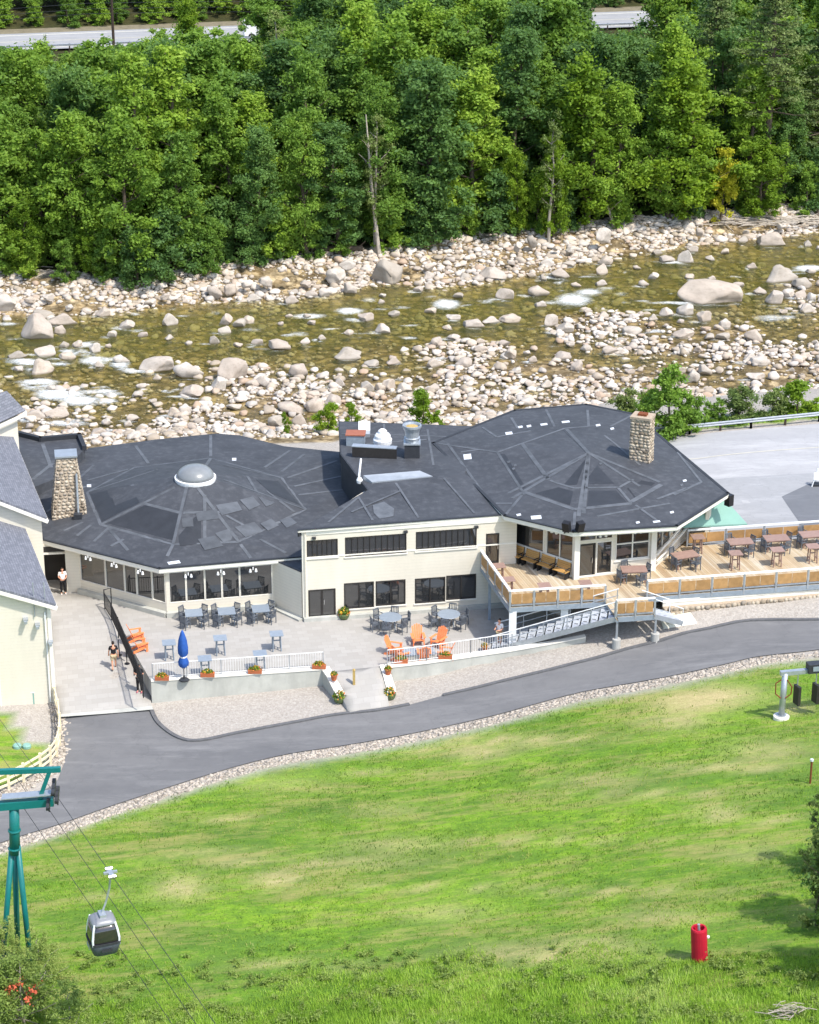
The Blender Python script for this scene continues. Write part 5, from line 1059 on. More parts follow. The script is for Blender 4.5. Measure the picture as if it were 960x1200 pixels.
# wooden marker post in the path
q = P(415, 800, -.25); pz_ = float(pathz(0, q.y)); mp_ = MB().box((q.x, q.y, pz_ + .45), (.14, .14, .9)).build('marker_post', 'post_wood', org=(q.x, q.y, pz_)); MB().lathe([(.11, .9), (.03, .98)], (q.x, q.y, pz_), 4).build('post_cap', 'post_wood', mp_)
tag(mp_, 'short wooden marker post standing in the middle of the garden path', 'post')

# ================================================================== FURNITURE
def chair_proto():
    r = empty('patio_chair', (0, 0, 0))
    MB().box((0, 0, .44), (.46, .46, .035)).build('seat', 'chair_grey', r, local=True)
    b = MB().box((0, -.235, .88), (.46, .03, .07), rx=.12); b.box((0, -.22, .50), (.44, .03, .05))
    for i in range(5): b.box((-.18 + .09 * i, -.225, .68), (.045, .02, .36), rx=.1)
    b.build('backrest', 'chair_grey', r, local=True)
    for x in (-1, 1):
        MB().box((x * .24, .03, .64), (.05, .44, .03)).build('armrest', 'chair_grey', r, local=True)
        for y in (-1, 1): MB().box((x * .21, y * .2, .33 if y > 0 else .42), (.04, .04, .62 if y > 0 else .84)).build('leg', 'chair_grey', r, local=True)
    return r
def table_proto(kind, m):
    r = empty({'square': 'dining_table', 'round': 'dining_table', 'high': 'high_table', 'rect': 'dining_table'}[kind], (0, 0, 0)); R_ = lambda nm, mb: mb.build(nm, m, r, local=True)
    if kind == 'square':
        R_('tabletop', MB().box((0, 0, .735), (1.02, 1.02, .035)))
        for x in (-1, 1):
            for y in (-1, 1): R_('leg', MB().box((x * .42, y * .42, .36), (.06, .06, .715)))
        R_('apron', MB().box((0, 0, .68), (.86, .86, .06)))
    elif kind == 'round':
        R_('tabletop', MB().lathe([(.66, .715), (.68, .73), (.66, .75)], (0, 0, 0), 24))
        for k in range(4): a = k * math.pi / 2 + .78; R_('leg', MB().beam((.42 * math.cos(a), .42 * math.sin(a), 0), (.3 * math.cos(a), .3 * math.sin(a), .712), .06, .06))
        R_('hub', MB().lathe([(.05, .5), (.12, .6), (.3, .712)], (0, 0, 0), 10))
    elif kind == 'high':
        R_('tabletop', MB().box((0, 0, 1.05), (.76, .76, .04)))
        for x in (-1, 1):
            for y in (-1, 1): R_('leg', MB().beam((x * .24, y * .20, 0), (x * .2, y * .16, 1.028), .06, .06))
            R_('foot_rest', MB().box((x * .22, 0, .34), (.05, .32, .05)))
        R_('stretcher', MB().box((0, 0, .62), (.36, .05, .06)))
    else:
        R_('tabletop', MB().box((0, 0, .745), (1.5, .95, .05)))
        for x in (-1, 1):
            for y in (-1, 1): R_('leg', MB().box((x * .62, y * .36, .36), (.08, .08, .718)))
        R_('apron', MB().box((0, 0, .675), (1.3, .78, .08)))
    return r
def adirondack_proto():
    r = empty('adirondack_chair', (0, 0, 0)); M_ = 'adirondack'
    for i in range(5): MB().box((0, .30 - .11 * i, .37 - .03 * i), (.52, .095, .025), rx=.25).build('seat_slat', M_, r, local=True)
    for i in range(5):
        h = .82 - .04 * abs(i - 2) ** 1.5; x = -.22 + .11 * i; MB().beam((x, -.2, .26), (x * 1.18, -.2 - h * .42, .26 + h), .1, .025, (0, 1, 0)).build('back_slat', M_, r, local=True)
    for x in (-1, 1):
        MB().box((x * .34, .02, .56), (.14, .72, .03)).build('armrest', M_, r, local=True); MB().box((x * .31, .30, .27), (.05, .12, .545)).build('leg', M_, r, local=True)
        MB().beam((x * .27, .36, .34), (x * .27, -.52, .03), .04, .13).build('leg', M_, r, local=True)
    return r
def bench_proto():
    r = empty('bench', (0, 0, 0))
    for i in range(4): MB().box((0, .16 - .11 * i, .44), (.98, .095, .035)).build('seat_slat', 'bench_wood', r, local=True)
    for i in range(4): MB().box((0, -.245 - .03 * i, .56 + .11 * i), (.98, .035, .095), rx=.2).build('back_slat', 'bench_wood', r, local=True)
    for x in (-1, 1):
        MB().box((x * .44, -.02, .21), (.06, .40, .41)).build('leg', 'black_metal', r, local=True); MB().beam((x * .47, -.22, .2), (x * .47, -.36, .95), .05, .05).build('back_support', 'black_metal', r, local=True)
        MB().box((x * .49, 0, .64), (.06, .44, .04)).build('armrest', 'black_metal', r, local=True)
    return r
def purge(root):
    for ch in list(root.children): purge(ch)
    bpy.data.objects.remove(root)
class Kind:                                                  # first use moves the prototype itself, later ones copy it
    def __init__(s, fn, *a): s.proto = fn(*a); s.used = False
    def put(s, loc, rz, label, cat, group):
        o = copy_tree(s.proto) if s.used else s.proto; s.used = True
        o.location = loc; o.rotation_euler = (0, 0, rz); return tag(o, label, cat, group)
CH = Kind(chair_proto); TSQ, TRD, THI = Kind(table_proto, 'square', 'table_grey'), Kind(table_proto, 'round', 'table_grey'), Kind(table_proto, 'high', 'table_grey')
TRB, THB = Kind(table_proto, 'rect', 'table_brown'), Kind(table_proto, 'high', 'table_brown'); ADI, BEN = Kind(adirondack_proto), Kind(bench_proto)
YAW = .16
def seats(c, n, r, a0, text, z=0.0, skip=()):
    side = {0: 'right', 1: 'back', 2: 'left', 3: 'front'}
    for k in range(n):
        if k in skip: continue
        a = a0 + k * 2 * math.pi / n; deg = math.degrees(a) % 360; nm = 'right' if deg < 30 or deg > 330 else 'back right' if deg < 75 else 'back' if deg < 105 else 'back left' if deg < 150 else 'left' if deg < 210 else 'front left' if deg < 255 else 'front' if deg < 285 else 'front right'
        CH.put((c.x + r * math.cos(a), c.y + r * math.sin(a), z), a + math.pi / 2, f'grey patio chair at the {nm} side of the {text}', 'chair', 'grey patio chairs')
for i, (px, py) in enumerate(((227, 718), (265.5, 716), (305.5, 713))):
    c = P(px, py, .74); w = ('left', 'middle', 'right')[i]
    TSQ.put((c.x, c.y, 0), YAW, f'grey square dining table, {w} of three under the rotunda windows', 'table', 'square dining tables by the rotunda'); seats(c, 4, .78, YAW + .78, f'{w} square table by the rotunda')
for i, (px, py) in enumerate(((457.5, 723), (526, 719.5))):
    c = P(px, py, .74); w = ('left', 'right')[i]
    TRD.put((c.x, c.y, 0), 0, f'grey round dining table, {w} of two beside the two-storey block', 'table', 'round dining tables by the block'); seats(c, 6, .95, .3, f'{w} round table by the block')
for i, ((px, py), w) in enumerate(zip(((198, 753), (258, 747.5), (324, 742.5), (240, 771.5), (304.7, 765.5)), ('leftmost of the back row, left of the blue umbrella', 'middle of the back row', 'rightmost of the back row', 'close to the wall beside the blue umbrella', 'close to the wall behind the middle of the rail'))):
    c = P(px, py, 1.05); THI.put((c.x, c.y, 0), YAW, f'grey high bar table, {w}', 'table', 'high bar tables on the terrace')
# fire pit with orange chairs
fp = P(491, 766, .3); fr_ = empty('fire_pit', (fp.x, fp.y, 0), 'low grey rectangular fire pit with dark grate amid the orange chairs', 'fire pit', rz=YAW)
MB().box((0, 0, .2), (1.7, .8, .40)).build('pit_body', 'concrete', fr_, local=True); MB().box((0, 0, .42), (1.8, .9, .05)).build('pit_top', 'table_grey', fr_, local=True)
for i in range(4): MB().box((-.05 + .12 * i, -.02, .475), (.06, .5, .05)).build('grate_bar', 'black_metal', fr_, local=True)
for (px, py, rz), lab in zip(((462, 766, -1.9), (490, 755, math.pi + .15), (514, 757, 2.55), (470, 774, -1.0), (522, 772, 1.3), (497, 773.5, .1)), ('left end of the fire pit', 'back of the fire pit, tall back to the house', 'back right corner of the fire pit', 'front left corner of the fire pit', 'right end of the fire pit', 'front of the fire pit against the wall')):
    c = P(px, py, 0); ADI.put((c.x, c.y, 0), rz, f'orange slatted garden chair at the {lab}', 'chair', 'orange chairs round the fire pit')
for px, py, lab in ((155, 750, 'upper'), (160, 762, 'lower')):
    c = P(px, py, 0); c.x += .25; ADI.put((c.x, c.y, 0), -1.2, f'orange garden chair beside the black fence, {lab} of two', 'chair', 'orange chairs beside the black fence')
# benches along the octagon's left glass wall
W = oW[0]
for k in range(4):
    q = W.at(W.len * (.14 + .235 * k), DZ, .42); w = ('first from the corner door', 'second from the corner door', 'third from the corner door', 'fourth from the corner door, next to the glass entrance')[k]
    BEN.put(q, math.atan2(W.d.y, W.d.x) + math.pi, f'wooden slat bench on the deck, {w}', 'bench', 'benches along the octagon wall')
# deck tables
def dpt(px, py, h): return P(px, py, DZ + h)
SHORT = {'under the octagon windows beside the glass door': 'deck table below the windows', 'nearest the right corner of the octagon': 'deck table by the octagon corner', 'first from the left along the back rail': 'first back-rail deck table', 'second from the left along the back rail': 'second back-rail deck table', 'at the right picture edge along the back rail': 'deck table at the right edge'}
for px, py, rz, lab in ((743, 667, YAW - .1, 'under the octagon windows beside the glass door'), (803, 650, YAW + .2, 'nearest the right corner of the octagon'), (867.5, 634.5, YAW, 'first from the left along the back rail'), (910, 630.5, YAW, 'second from the left along the back rail'), (952, 626, YAW, 'at the right picture edge along the back rail')):
    c = dpt(px, py, .74); TRB.put((c.x, c.y, DZ), rz, f'brown deck dining table {lab}', 'table', 'brown dining tables on the deck'); seats(c, 4, .82, rz + .42, SHORT[lab], DZ)
for px, py, lab in ((862, 648, 'left of the three in the open deck'), (911, 644, 'middle of the three in the open deck'), (953, 640, 'right of the three in the open deck, at the picture edge'), (585, 663, 'in the left corner by the dark door'), (596, 679, 'in the left corner behind the front rail'), (818, 629, 'against the back rail at the octagon corner'), (638, 686, 'behind the front rail facing the benches'), (686, 683, 'behind the front rail before the glass door')):
    c = dpt(px, py, 1.05 if px > 700 else .74); o = (THB if px > 700 else THB).put((c.x, c.y, DZ if px > 700 else DZ - .31), YAW, f'brown high table {lab}', 'table', 'brown high tables on the deck')
    if px < 700: o.location.z = DZ; o.scale = (.95, .95, .72)
# closed blue umbrella
q = P(216, 797, 0); um = empty('patio_umbrella', (q.x, q.y, 0), 'closed blue patio umbrella standing behind the retaining wall', 'umbrella')
MB().tube([(0, 0, 0), (0, 0, 2.95)], .025, 8).build('pole', 'dark_plastic', um, local=True); MB().lathe([(.3, 0), (.3, .08), (.06, .12), (.05, .3)], (0, 0, 0), 14).build('base', 'dark_plastic', um, local=True)
pr = [(.17, .82), (.24, .9), (.26, 1.15), (.17, 1.42), (.15, 1.48), (.24, 1.65), (.25, 2.0), (.20, 2.5), (.10, 2.9), (.03, 3.08)]; n_ = 16; vs = []; fs = []
for i, (r, z) in enumerate(pr):
    for k in range(n_): rr = r * (1 + .18 * (-1) ** k); vs.append((rr * math.cos(k * 2 * math.pi / n_), rr * math.sin(k * 2 * math.pi / n_), z + (.06 * (-1) ** k if i == 0 else 0)))
    if i: fs += [((i - 1) * n_ + k, (i - 1) * n_ + (k + 1) % n_, i * n_ + (k + 1) % n_, i * n_ + k) for k in range(n_)]
MB().add(vs, fs + [tuple(range(len(vs) - n_, len(vs)))]).build('canopy', 'blue_cloth', um, smooth=True, local=True); MB().lathe([(.185, 1.42), (.19, 1.48), (.18, 1.5)], (0, 0, 0), 12).build('tie_band', 'cloth_white', um, local=True)
# planters
t = NT('plant_leaf'); oi = t.new('ShaderNodeAttribute', attribute_name='tone').outputs['Fac']; t.base(t.ramp(oi, [(0, srgb(60, 88, 30)), (.5, srgb(92, 120, 40)), (.7, srgb(130, 140, 40)), (.8, srgb(210, 160, 40)), (.9, srgb(226, 110, 50)), (1, srgb(236, 200, 90))]), .7, .2)
def leafball(n, rx, rz, s, seed, cz=0):
    r = np.random.default_rng(seed); p = r.normal(size=(n, 3)); p /= np.linalg.norm(p, axis=1)[:, None]; p *= (r.random(n) ** .33)[:, None]; p[:, 2] = np.abs(p[:, 2])
    C_ = p * [rx, rx, rz] + [0, 0, cz]; d1 = r.normal(size=(n, 3)); d1 /= np.linalg.norm(d1, axis=1)[:, None]; d2 = np.cross(d1, r.normal(size=(n, 3))); d2 /= np.linalg.norm(d2, axis=1)[:, None]
    V = np.stack([C_ - d1 * s, C_ + d2 * s * .5, C_ + d1 * s, C_ - d2 * s * .5], 1).reshape(-1, 3); F = np.arange(4 * n).reshape(-1, 4)
    return V, F, np.repeat(r.random(n), 4)
PL = [leafball(220, .3, .34, .07, 50 + k) for k in range(3)]; PLM = [np_mesh('foliage', v, f, ['plant_leaf'], dict(tone=tn)) for v, f, tn in PL]
def planter(px, py, z, kind, label, i):
    q = P(px, py, z); r = empty('planter', (q.x, q.y, z), label, 'planter', 'planters on the terrace')
    if kind == 'pot': MB().lathe([(.2, 0), (.3, .1), (.36, .3), (.34, .38), (.30, .36)], (0, 0, 0), 14).build('pot', 'planter_green', r, local=True); s, h = 1.25, .32
    elif kind == 'clay': MB().lathe([(.13, 0), (.2, .32), (.22, .34), (.2, .36)], (0, 0, 0), 12).build('pot', 'terracotta', r, local=True); s, h = .75, .3
    else: MB().box((0, 0, .13), (.78, .24, .22)).build('box', 'terracotta', r, local=True); s, h = .9, .2
    o = place(PLM[i % 3], 'foliage', r, None, True); o.location = (0, 0, h); o.scale = (s * (1.35 if kind == 'box' else 1), s * (.5 if kind == 'box' else 1), s)
for i, (px, py, z, k, lab) in enumerate([(403, 725, 0, 'pot', 'round flower pot beside the lower glass door of the block'), (398, 823, -1.05, 'pot', 'green flower bowl at the lower end of the left wing wall'), (457, 819, -1.0, 'pot', 'green flower bowl at the lower end of the right wing wall'),
    (391.5, 797, -.1, 'clay', 'clay pot of flowers on top of the left wing wall'), (455, 790, -.08, 'clay', 'clay pot of flowers on top of the right wing wall'), (190, 797, .09, 'box', 'flower box on the wall rail, left end'), (243.5, 793, .09, 'box', 'flower box on the wall rail, right of the umbrella'), (299, 789, .09, 'box', 'flower box on the wall rail, middle'), (374, 783.5, .09, 'box', 'flower box on the wall rail, right end'),
    (470, 777, .15, 'box', 'flower box on the right retaining wall, left of the chairs'), (522, 772, .18, 'box', 'flower box on the right retaining wall, right of the chairs'), (568, 763, .0, 'clay', 'flower pot at the foot of the metal stair')]): planter(px, py, z, k, lab, i)
# black crowd fence between walk and terrace
bf = empty('queue_fence', P(124, 712, 0), 'black metal fence panels running down between the walkway and terrace', 'fence')
fp_ = [P(123, 714, 0), P(131, 727, 0), P(139, 744, 0), P(148, 765, 0), P(157, 786, 0), P(168, 812, -.05)]
for i, q in enumerate(fp_): MB().tube([q - Vector((0, 0, .3)), q + Vector((0, 0, 1.15 if i else 1.3))], .035, 6).build('post', 'black_metal', bf)
for a, b in zip(fp_[:-1], fp_[1:]):
    d = b - a
    for h in (1.08, .15): MB().tube([a + Vector((0, 0, h)), b + Vector((0, 0, h))], .03, 6).build('rail', 'black_metal', bf)
    k = int(d.length / .13); mb = MB()
    for i in range(1, k): q = a + d * (i / k); mb.tube([q + Vector((0, 0, .15)), q + Vector((0, 0, 1.08))], .014, 4)
    tag(mb.build('bars', 'black_metal', bf), kind='stuff')
q = P(131, 712, 0); MB().tube([fp_[0] + Vector((0, 0, 1.28)), q + Vector((0, 0, 1.28)), q], .035, 6).build('gate_frame', 'black_metal', bf)
for px, py in ((140, 768), (149, 778)):
    q = P(px, py, -.3); MB().tube([q, q + Vector((0, 0, 1.0))], .03, 6).build('stanchion', 'black_metal', bf); MB().lathe([(.16, 0), (.16, .03), (.04, .05)], q, 10).build('stanchion_base', 'black_metal', bf)

# ================================================================== PEOPLE
def skinned(name, joints, edges, m, parent, sub=2):
    names = list(joints); idx = {n: i for i, n in enumerate(names)}
    me = bpy.data.meshes.new(name); me.from_pydata([joints[n][0] for n in names], [(idx[a], idx[b]) for a, b in edges], []); me.materials.append(M[m])
    o = place(me, name, parent, None, True); o.modifiers.new('skin', 'SKIN'); sl_ = me.skin_vertices[0].data
    for n in names: r = joints[n][1]; sl_[idx[n]].radius = (r, r) if not hasattr(r, '__len__') else r; sl_[idx[n]].use_root = (n == names[0])
    o.modifiers['skin'].use_smooth_shade = True; s = o.modifiers.new('sub', 'SUBSURF'); s.levels = sub; s.render_levels = sub
    return o
def person(loc, rz, label, top, bottom, shorts=False, sleeves='short', arms='down', hair='hair_dark', shoes='cloth_black', h=1.75, stride=.0, bag=None):
    k = h / 1.75; R = empty('person', loc, label, 'person', rz=rz); S = lambda x, y, z: (x * k, y * k, z * k)
    J = dict(pelvis=(S(0, 0, .93), (.15, .105)), waist=(S(0, .01, 1.08), (.135, .095)), chest=(S(0, 0, 1.30), (.165, .11)), neck=(S(0, .01, 1.48), .055), head0=(S(0, .03, 1.56), .075))
    E = [('pelvis', 'waist'), ('waist', 'chest'), ('chest', 'neck'), ('neck', 'head0')]
    for s, n in ((-1, 'l'), (1, 'r')):
        st = stride * s
        J['hip' + n] = (S(.095 * s, 0, .86), .095); J['knee' + n] = (S(.105 * s, st * .5 + .02, .48), .06); J['ank' + n] = (S(.11 * s, st - .02, .09), .042); J['toe' + n] = (S(.13 * s, st + .13, .035), .035)
        J['sh' + n] = (S(.185 * s, 0, 1.42), .058)
        if arms == 'down': el, wr, ha = S(.245 * s, -.02 - st * .4, 1.14), S(.255 * s, .06 - st * .6, .90), S(.25 * s, .08 - st * .7, .81)
        elif arms == 'crossed': el, wr, ha = S(.27 * s, .08, 1.17), S(.02 * s, .22, 1.20), S(-.09 * s, .23, 1.22)
        else: el, wr, ha = S(.24 * s, .02, 1.15), S(.16 * s, .24, 1.12), S(.12 * s, .31, 1.13)
        J['el' + n] = (el, .043); J['wr' + n] = (wr, .03); J['hand' + n] = (ha, (.042, .02))
        E += [('pelvis', 'hip' + n), ('hip' + n, 'knee' + n), ('knee' + n, 'ank' + n), ('ank' + n, 'toe' + n), ('chest', 'sh' + n), ('sh' + n, 'el' + n), ('el' + n, 'wr' + n), ('wr' + n, 'hand' + n)]
        d = (Vector(ha) - Vector(wr)).normalized(); side = Vector((1, 0, 0)) if abs(d.x) < .6 else Vector((0, 0, 1)); pv = 'hand' + n
        for f in range(4): fn = f'f{f}{n}'; b = Vector(ha) + side * ((f - 1.5) * .02) + d * (.05 + .01 * (f in (1, 2))); J[fn] = (tuple(b), .009); E.append((pv, fn)); J[fn + 't'] = (tuple(b + d * .025 + Vector((0, .012, -.006))), .007); E.append((fn, fn + 't'))
        th_ = Vector(ha) - side * (.045 * (1 if s > 0 else -1)) + d * .01; J['th' + n] = (tuple(th_), .010); E.append(('wr' + n, 'th' + n))
    body = skinned('body', J, E, 'skin', R, 2)
    hd = MB(); v, f = ICO2; hv = []
    for x, y, z in v:                                        # head: skull, narrower jaw, nose, brow
        w = 1 - .22 * max(0, -z); nose = .035 * math.exp(-((x / .18) ** 2 + ((z + .05) / .22) ** 2)) if y > .6 else 0
        hv.append(S(x * .078 * w, .035 + y * .098 * (1 - .1 * max(0, -z)) + nose, 1.635 + z * .118))
    hd.add(hv, [tuple(q) for q in f])
    for s in (-1, 1): hd.box(S(.078 * s, .025, 1.63), (.016, .035, .055))
    head = hd.build('head', 'skin', R, smooth=True, local=True)
    for s in (-1, 1): MB().lathe([(.004, -.008), (.011, 0), (.004, .008)], S(.032 * s, .128, 1.645), 6).build('eye', 'hair_dark', head, local=True)
    MB().box(S(0, .128, 1.572), (.045, .012, .010)).build('mouth', 'shoe_pink', head, local=True)
    hr = MB(); hr.add([S(x * .086, .02 + y * .103, 1.655 + z * .115) for x, y, z in v], [tuple(q) for q in f if np.mean(v[q], axis=0)[2] > .25 or (np.mean(v[q], axis=0)[1] < -.15 and np.mean(v[q], axis=0)[2] > -.55)]); hr.build('hair', hair, R, smooth=True, local=True)
    up = lambda n, d: (J[n][0], tuple(r + d for r in J[n][1]) if hasattr(J[n][1], '__len__') else J[n][1] + d)
    C_ = {n: up(n, .018) for n in ('chest', 'waist', 'pelvis', 'shl', 'shr')}; C_['col'] = (S(0, .005, 1.445), .075); ce = [('chest', 'waist'), ('waist', 'pelvis'), ('chest', 'shl'), ('chest', 'shr'), ('chest', 'col')]
    for n in 'lr':
        if sleeves == 'short': a, b = Vector(J['sh' + n][0]), Vector(J['el' + n][0]); C_['sl' + n] = (tuple(a.lerp(b, .75)), .066); ce.append(('sh' + n, 'sl' + n))
        else: C_['el' + n] = up('el' + n, .016); C_['wr' + n] = up('wr' + n, .014); ce += [('sh' + n, 'el' + n), ('el' + n, 'wr' + n)]
    skinned('shirt', C_, ce, top, R, 2)
    C_ = {'pelvis': (J['pelvis'][0], (.158, .118)), 'hipl': up('hipl', .02), 'hipr': up('hipr', .02)}; ce = [('pelvis', 'hipl'), ('pelvis', 'hipr')]
    for n in 'lr':
        if shorts: a, b = Vector(J['hip' + n][0]), Vector(J['knee' + n][0]); C_['kn' + n] = (tuple(a.lerp(b, .85)), .088); ce.append(('hip' + n, 'kn' + n))
        else: C_['knee' + n] = up('knee' + n, .018); C_['ank' + n] = up('ank' + n, .02); ce += [('hip' + n, 'knee' + n), ('knee' + n, 'ank' + n)]
    skinned('trousers', C_, ce, bottom, R, 2)
    for n in 'lr': a, b = Vector(J['ank' + n][0]), Vector(J['toe' + n][0]); skinned('shoe', {'a': (tuple(a - Vector((0, .03, .03))), .05), 'b': (tuple(b), .044), 'c': (tuple(b + Vector((0, .04, 0))), .03)}, [('a', 'b'), ('b', 'c')], shoes, R, 1)
    return R
def on_walk(px, py):
    z = -.4
    for _ in range(20): p = P(px, py, z); z = .5 * z + .5 * float(walkz(0, p.y))
    return P(px, py, z + .012)
person(on_walk(134, 784), .25, 'person in black t-shirt and khaki shorts walking up the pale walkway', 'cloth_black', 'cloth_khaki', True, 'short', 'down', stride=.22)
person(on_walk(164, 811), math.pi - .2, 'person in black with folded arms at the lower end of the black fence', 'cloth_black', 'cloth_black', False, 'short', 'crossed', shoes='shoe_pink')
person(P(74.5, 696, 0.02), math.pi + .3, 'person in white shirt and black trousers standing in the dark entrance', 'cloth_white', 'cloth_black', False, 'short', 'hold', shoes='cloth_white')
person(P(585.5, 757, 0), 2.4, 'person in white shirt and dark cap under the deck beside the stair', 'cloth_white', 'cloth_khaki', True, 'short', 'hold')
# ================================================================== LIFTS, POLES, FENCES
# gondola tower (teal), lower left
gt_b = G(17, 1128, 2.5); gt = empty('gondola_tower', gt_b, 'teal steel lift tower with crossarm at the lower left edge', 'lift tower')
dep = gt_b.y
def up_at(px, py, y):                                       # point on the sight line at world Y
    o, d = ray(px, py); k = y / d.y; return o + d * k
tp = up_at(17, 948, dep); sp = up_at(17, 993, dep)
MB().tube([sp + Vector((0, 0, -.3)), tp + Vector((0, 0, .25))], [.24, .22], 14).build('mast', 'teal_paint', gt, smooth=True)
for k, px in enumerate((3, 17, 38)): foot = Vector((gt_b.x + (px - 17) / 26., gt_b.y + (.9 if k == 1 else -.35), gt_b.z - .4)); MB().tube([sp + Vector(((px - 17) / 140., 0, .1)), foot], [.125, .125], 10).build('leg', 'teal_paint', gt, smooth=True)
for py in (973, 994): q = up_at(17, py, dep); MB().lathe([(.27, -.05), (.29, 0), (.27, .05)], q, 14).build('collar', 'teal_paint', gt)
xa = up_at(63, 939, dep); xl = Vector((tp.x - 4.5, tp.y - .3, tp.z - .05)); MB().beam(xl, xa, .34, .34).build('crossarm', 'teal_paint', gt)
ca, cl = up_at(71, 901.5, dep), up_at(-90, 908, dep); MB().beam(cl, ca, .2, .22).build('lifting_frame', 'teal_paint', gt)
MB().beam(up_at(58.5, 903, dep), up_at(46.5, 936, dep), .18, .18).build('frame_strut', 'teal_paint', gt); MB().beam(up_at(-30, 907, dep), up_at(-18, 938, dep), .18, .18).build('frame_strut', 'teal_paint', gt)
for i, (px, py) in enumerate(((63, 925), (67, 934), (57, 942))):
    q = up_at(px, py, dep - .1); sv = MB(); sv.beam(q + Vector((-.1, .8, -.05)), q + Vector((.15, -.8, .12)), .06, .12); sv.build('sheave_beam', 'black_metal', gt)
    for k in range(3): c = q + Vector((-.05 + .06 * k, .55 - .55 * k, .06 + .05 * k)); MB().tube([c - Vector((.07, 0, 0)), c + Vector((.07, 0, 0))], .17, 12).build('sheave', 'dark_plastic', gt)
MB().beam(up_at(2, 934, dep), up_at(60, 929, dep), .5, .04).build('catwalk', 'galvanized', gt)
# ropes rise from the tower over the viewer's hillside
def rope(name, pts, lab, r=.013):
    P0 = [Vector(p) for p in pts]; o = MB().tube(P0, r, 5).build(name, 'wire', org=P0[0]); return tag(o, lab, 'rope', 'gondola ropes')
zt_ = tp.z + .3
def rope_pts(pa, pb, ya, yb, beyond):
    a = up_at(*pa, ya); b = up_at(*pb, yb); d = (b - a); out = [a + d * k for k in (0, .25, .5, .75, 1)]; out.append(b + d * beyond); return out
r1 = rope_pts((28, 947), (190, 1183), dep, dep - 12, .9); rope('gondola_rope', r1, 'thin dark lift rope passing just left of the gondola cabin')
r2 = rope_pts((55, 945), (225, 1193), dep, dep - 14, .9); rope('gondola_rope', r2, 'thin dark lift rope between the cabin and the right-hand rope')
r3 = rope_pts((66, 932), (247, 1192), dep, dep - 24, .5); rope('gondola_rope', r3, 'thin lift rope that carries the gondola cabin')
bk_ = [up_at(66, 932, dep), up_at(30, 885, dep + 12), up_at(-60, 760, dep + 40)]
for s in (0, 1.2, -1.2): rope('gondola_rope', [Vector((p.x - 1.2 + s, p.y, p.z)) for p in bk_], 'thin lift rope leaving the tower towards the valley at the left edge')
# cabin
mat('cabin_light', (.2, .205, .22), .35, .1, 4, spec=.5)
def onrope(pts, px):
    for a, b in zip(pts[:-1], pts[1:]):
        qa, qb = Q(*a)[0], Q(*b)[0]
        if qa <= px <= qb:
            lo, hi = 0., 1.
            for _ in range(40):
                m = (lo + hi) / 2
                if Q(*(a.lerp(b, m)))[0] < px: lo = m
                else: hi = m
            return a.lerp(b, lo)
gp = onrope(r3, 129.5); GS = .86; gc = empty('gondola_cabin', gp - Vector((.42, 0, 4.1 * GS)), 'small grey and white gondola cabin hanging over the grass', 'gondola')
rdir = (r3[1] - r3[0]); hz = math.atan2(rdir.y, rdir.x) + math.pi / 2
gc.rotation_euler = (0, 0, hz + .0); gc.scale = (GS,) * 3; gl_ = Matrix.Rotation(-hz, 3, 'Z') @ Vector((.42 / GS, 0, 0)); gx_, gy_ = gl_.x, gl_.y
def ring_loft(mb, rings, n=16):                              # superellipse sections stacked
    vs = []; fs = []
    for i, (z, wx_, wy, e) in enumerate(rings):
        for k in range(n):
            a = 2 * math.pi * (k + .5) / n; c, s = math.cos(a), math.sin(a); vs.append((math.copysign(abs(c) ** e, c) * wx_, math.copysign(abs(s) ** e, s) * wy, z))
        if i: fs += [((i - 1) * n + k, (i - 1) * n + (k + 1) % n, i * n + (k + 1) % n, i * n + k) for k in range(n)]
    return mb.add(vs, fs + [tuple(range(n))[::-1], tuple(range(len(vs) - n, len(vs)))])
ring_loft(MB(), [(.0, .46, .42, .5), (.08, .58, .54, .45), (.55, .70, .66, .4), (.72, .71, .67, .4)], 24).build('lower_body', 'cabin_grey', gc, local=True, smooth=True)
ring_loft(MB(), [(.72, .69, .65, .4), (.9, .69, .65, .38), (1.3, .63, .60, .38), (1.62, .55, .53, .4)], 24).build('glazing', 'cabin_glass', gc, local=True, smooth=True)
ring_loft(MB(), [(1.62, .58, .56, .4), (1.70, .57, .55, .4), (1.82, .46, .44, .5), (1.88, .30, .30, .6)], 24).build('roof_shell', 'cabin_light', gc, local=True, smooth=True)
MB().lathe([(.70, 0), (.71, .05), (.70, .1)], (0, 0, .70), 4, 1.02, .98) if 0 else None
for sx_ in (-1, 1):
    for sy_ in (-1, 1): MB().tube([(sx_ * .60, sy_ * .565, .66), (sx_ * .61, sy_ * .575, .95), (sx_ * .555, sy_ * .53, 1.35), (sx_ * .47, sy_ * .46, 1.72)], .055, 6).build('corner_pillar', 'cabin_white', gc, local=True)
ring_loft(MB(), [(.66, .735, .695, .4), (.76, .735, .695, .4)], 24).build('belt', 'dark_plastic', gc, local=True)
MB().box((0, -.70, .42), (.5, .03, .16)).build('ski_rack', 'dark_plastic', gc, local=True)
for s in (-1, 1): MB().box((s * .72, 0, .42), (.03, .5, .18)).build('ski_rack', 'galvanized', gc, local=True)
MB().box((0, 0, 1.95), (.3, .5, .14)).build('suspension', 'galvanized', gc, local=True)
MB().tube([(0, 0, 2.0), (gx_ * .3 + .08, gy_ * .3 + .1, 2.5), (gx_ * .7 + .08, gy_ * .7 + .12, 3.2), (gx_, gy_, 4.0)], .05, 8).build('hanger', 'galvanized', gc, local=True)
gr_ = MB().box((gx_, gy_, 4.08), (.22, .6, .18)).build('grip', 'galvanized', gc, local=True)
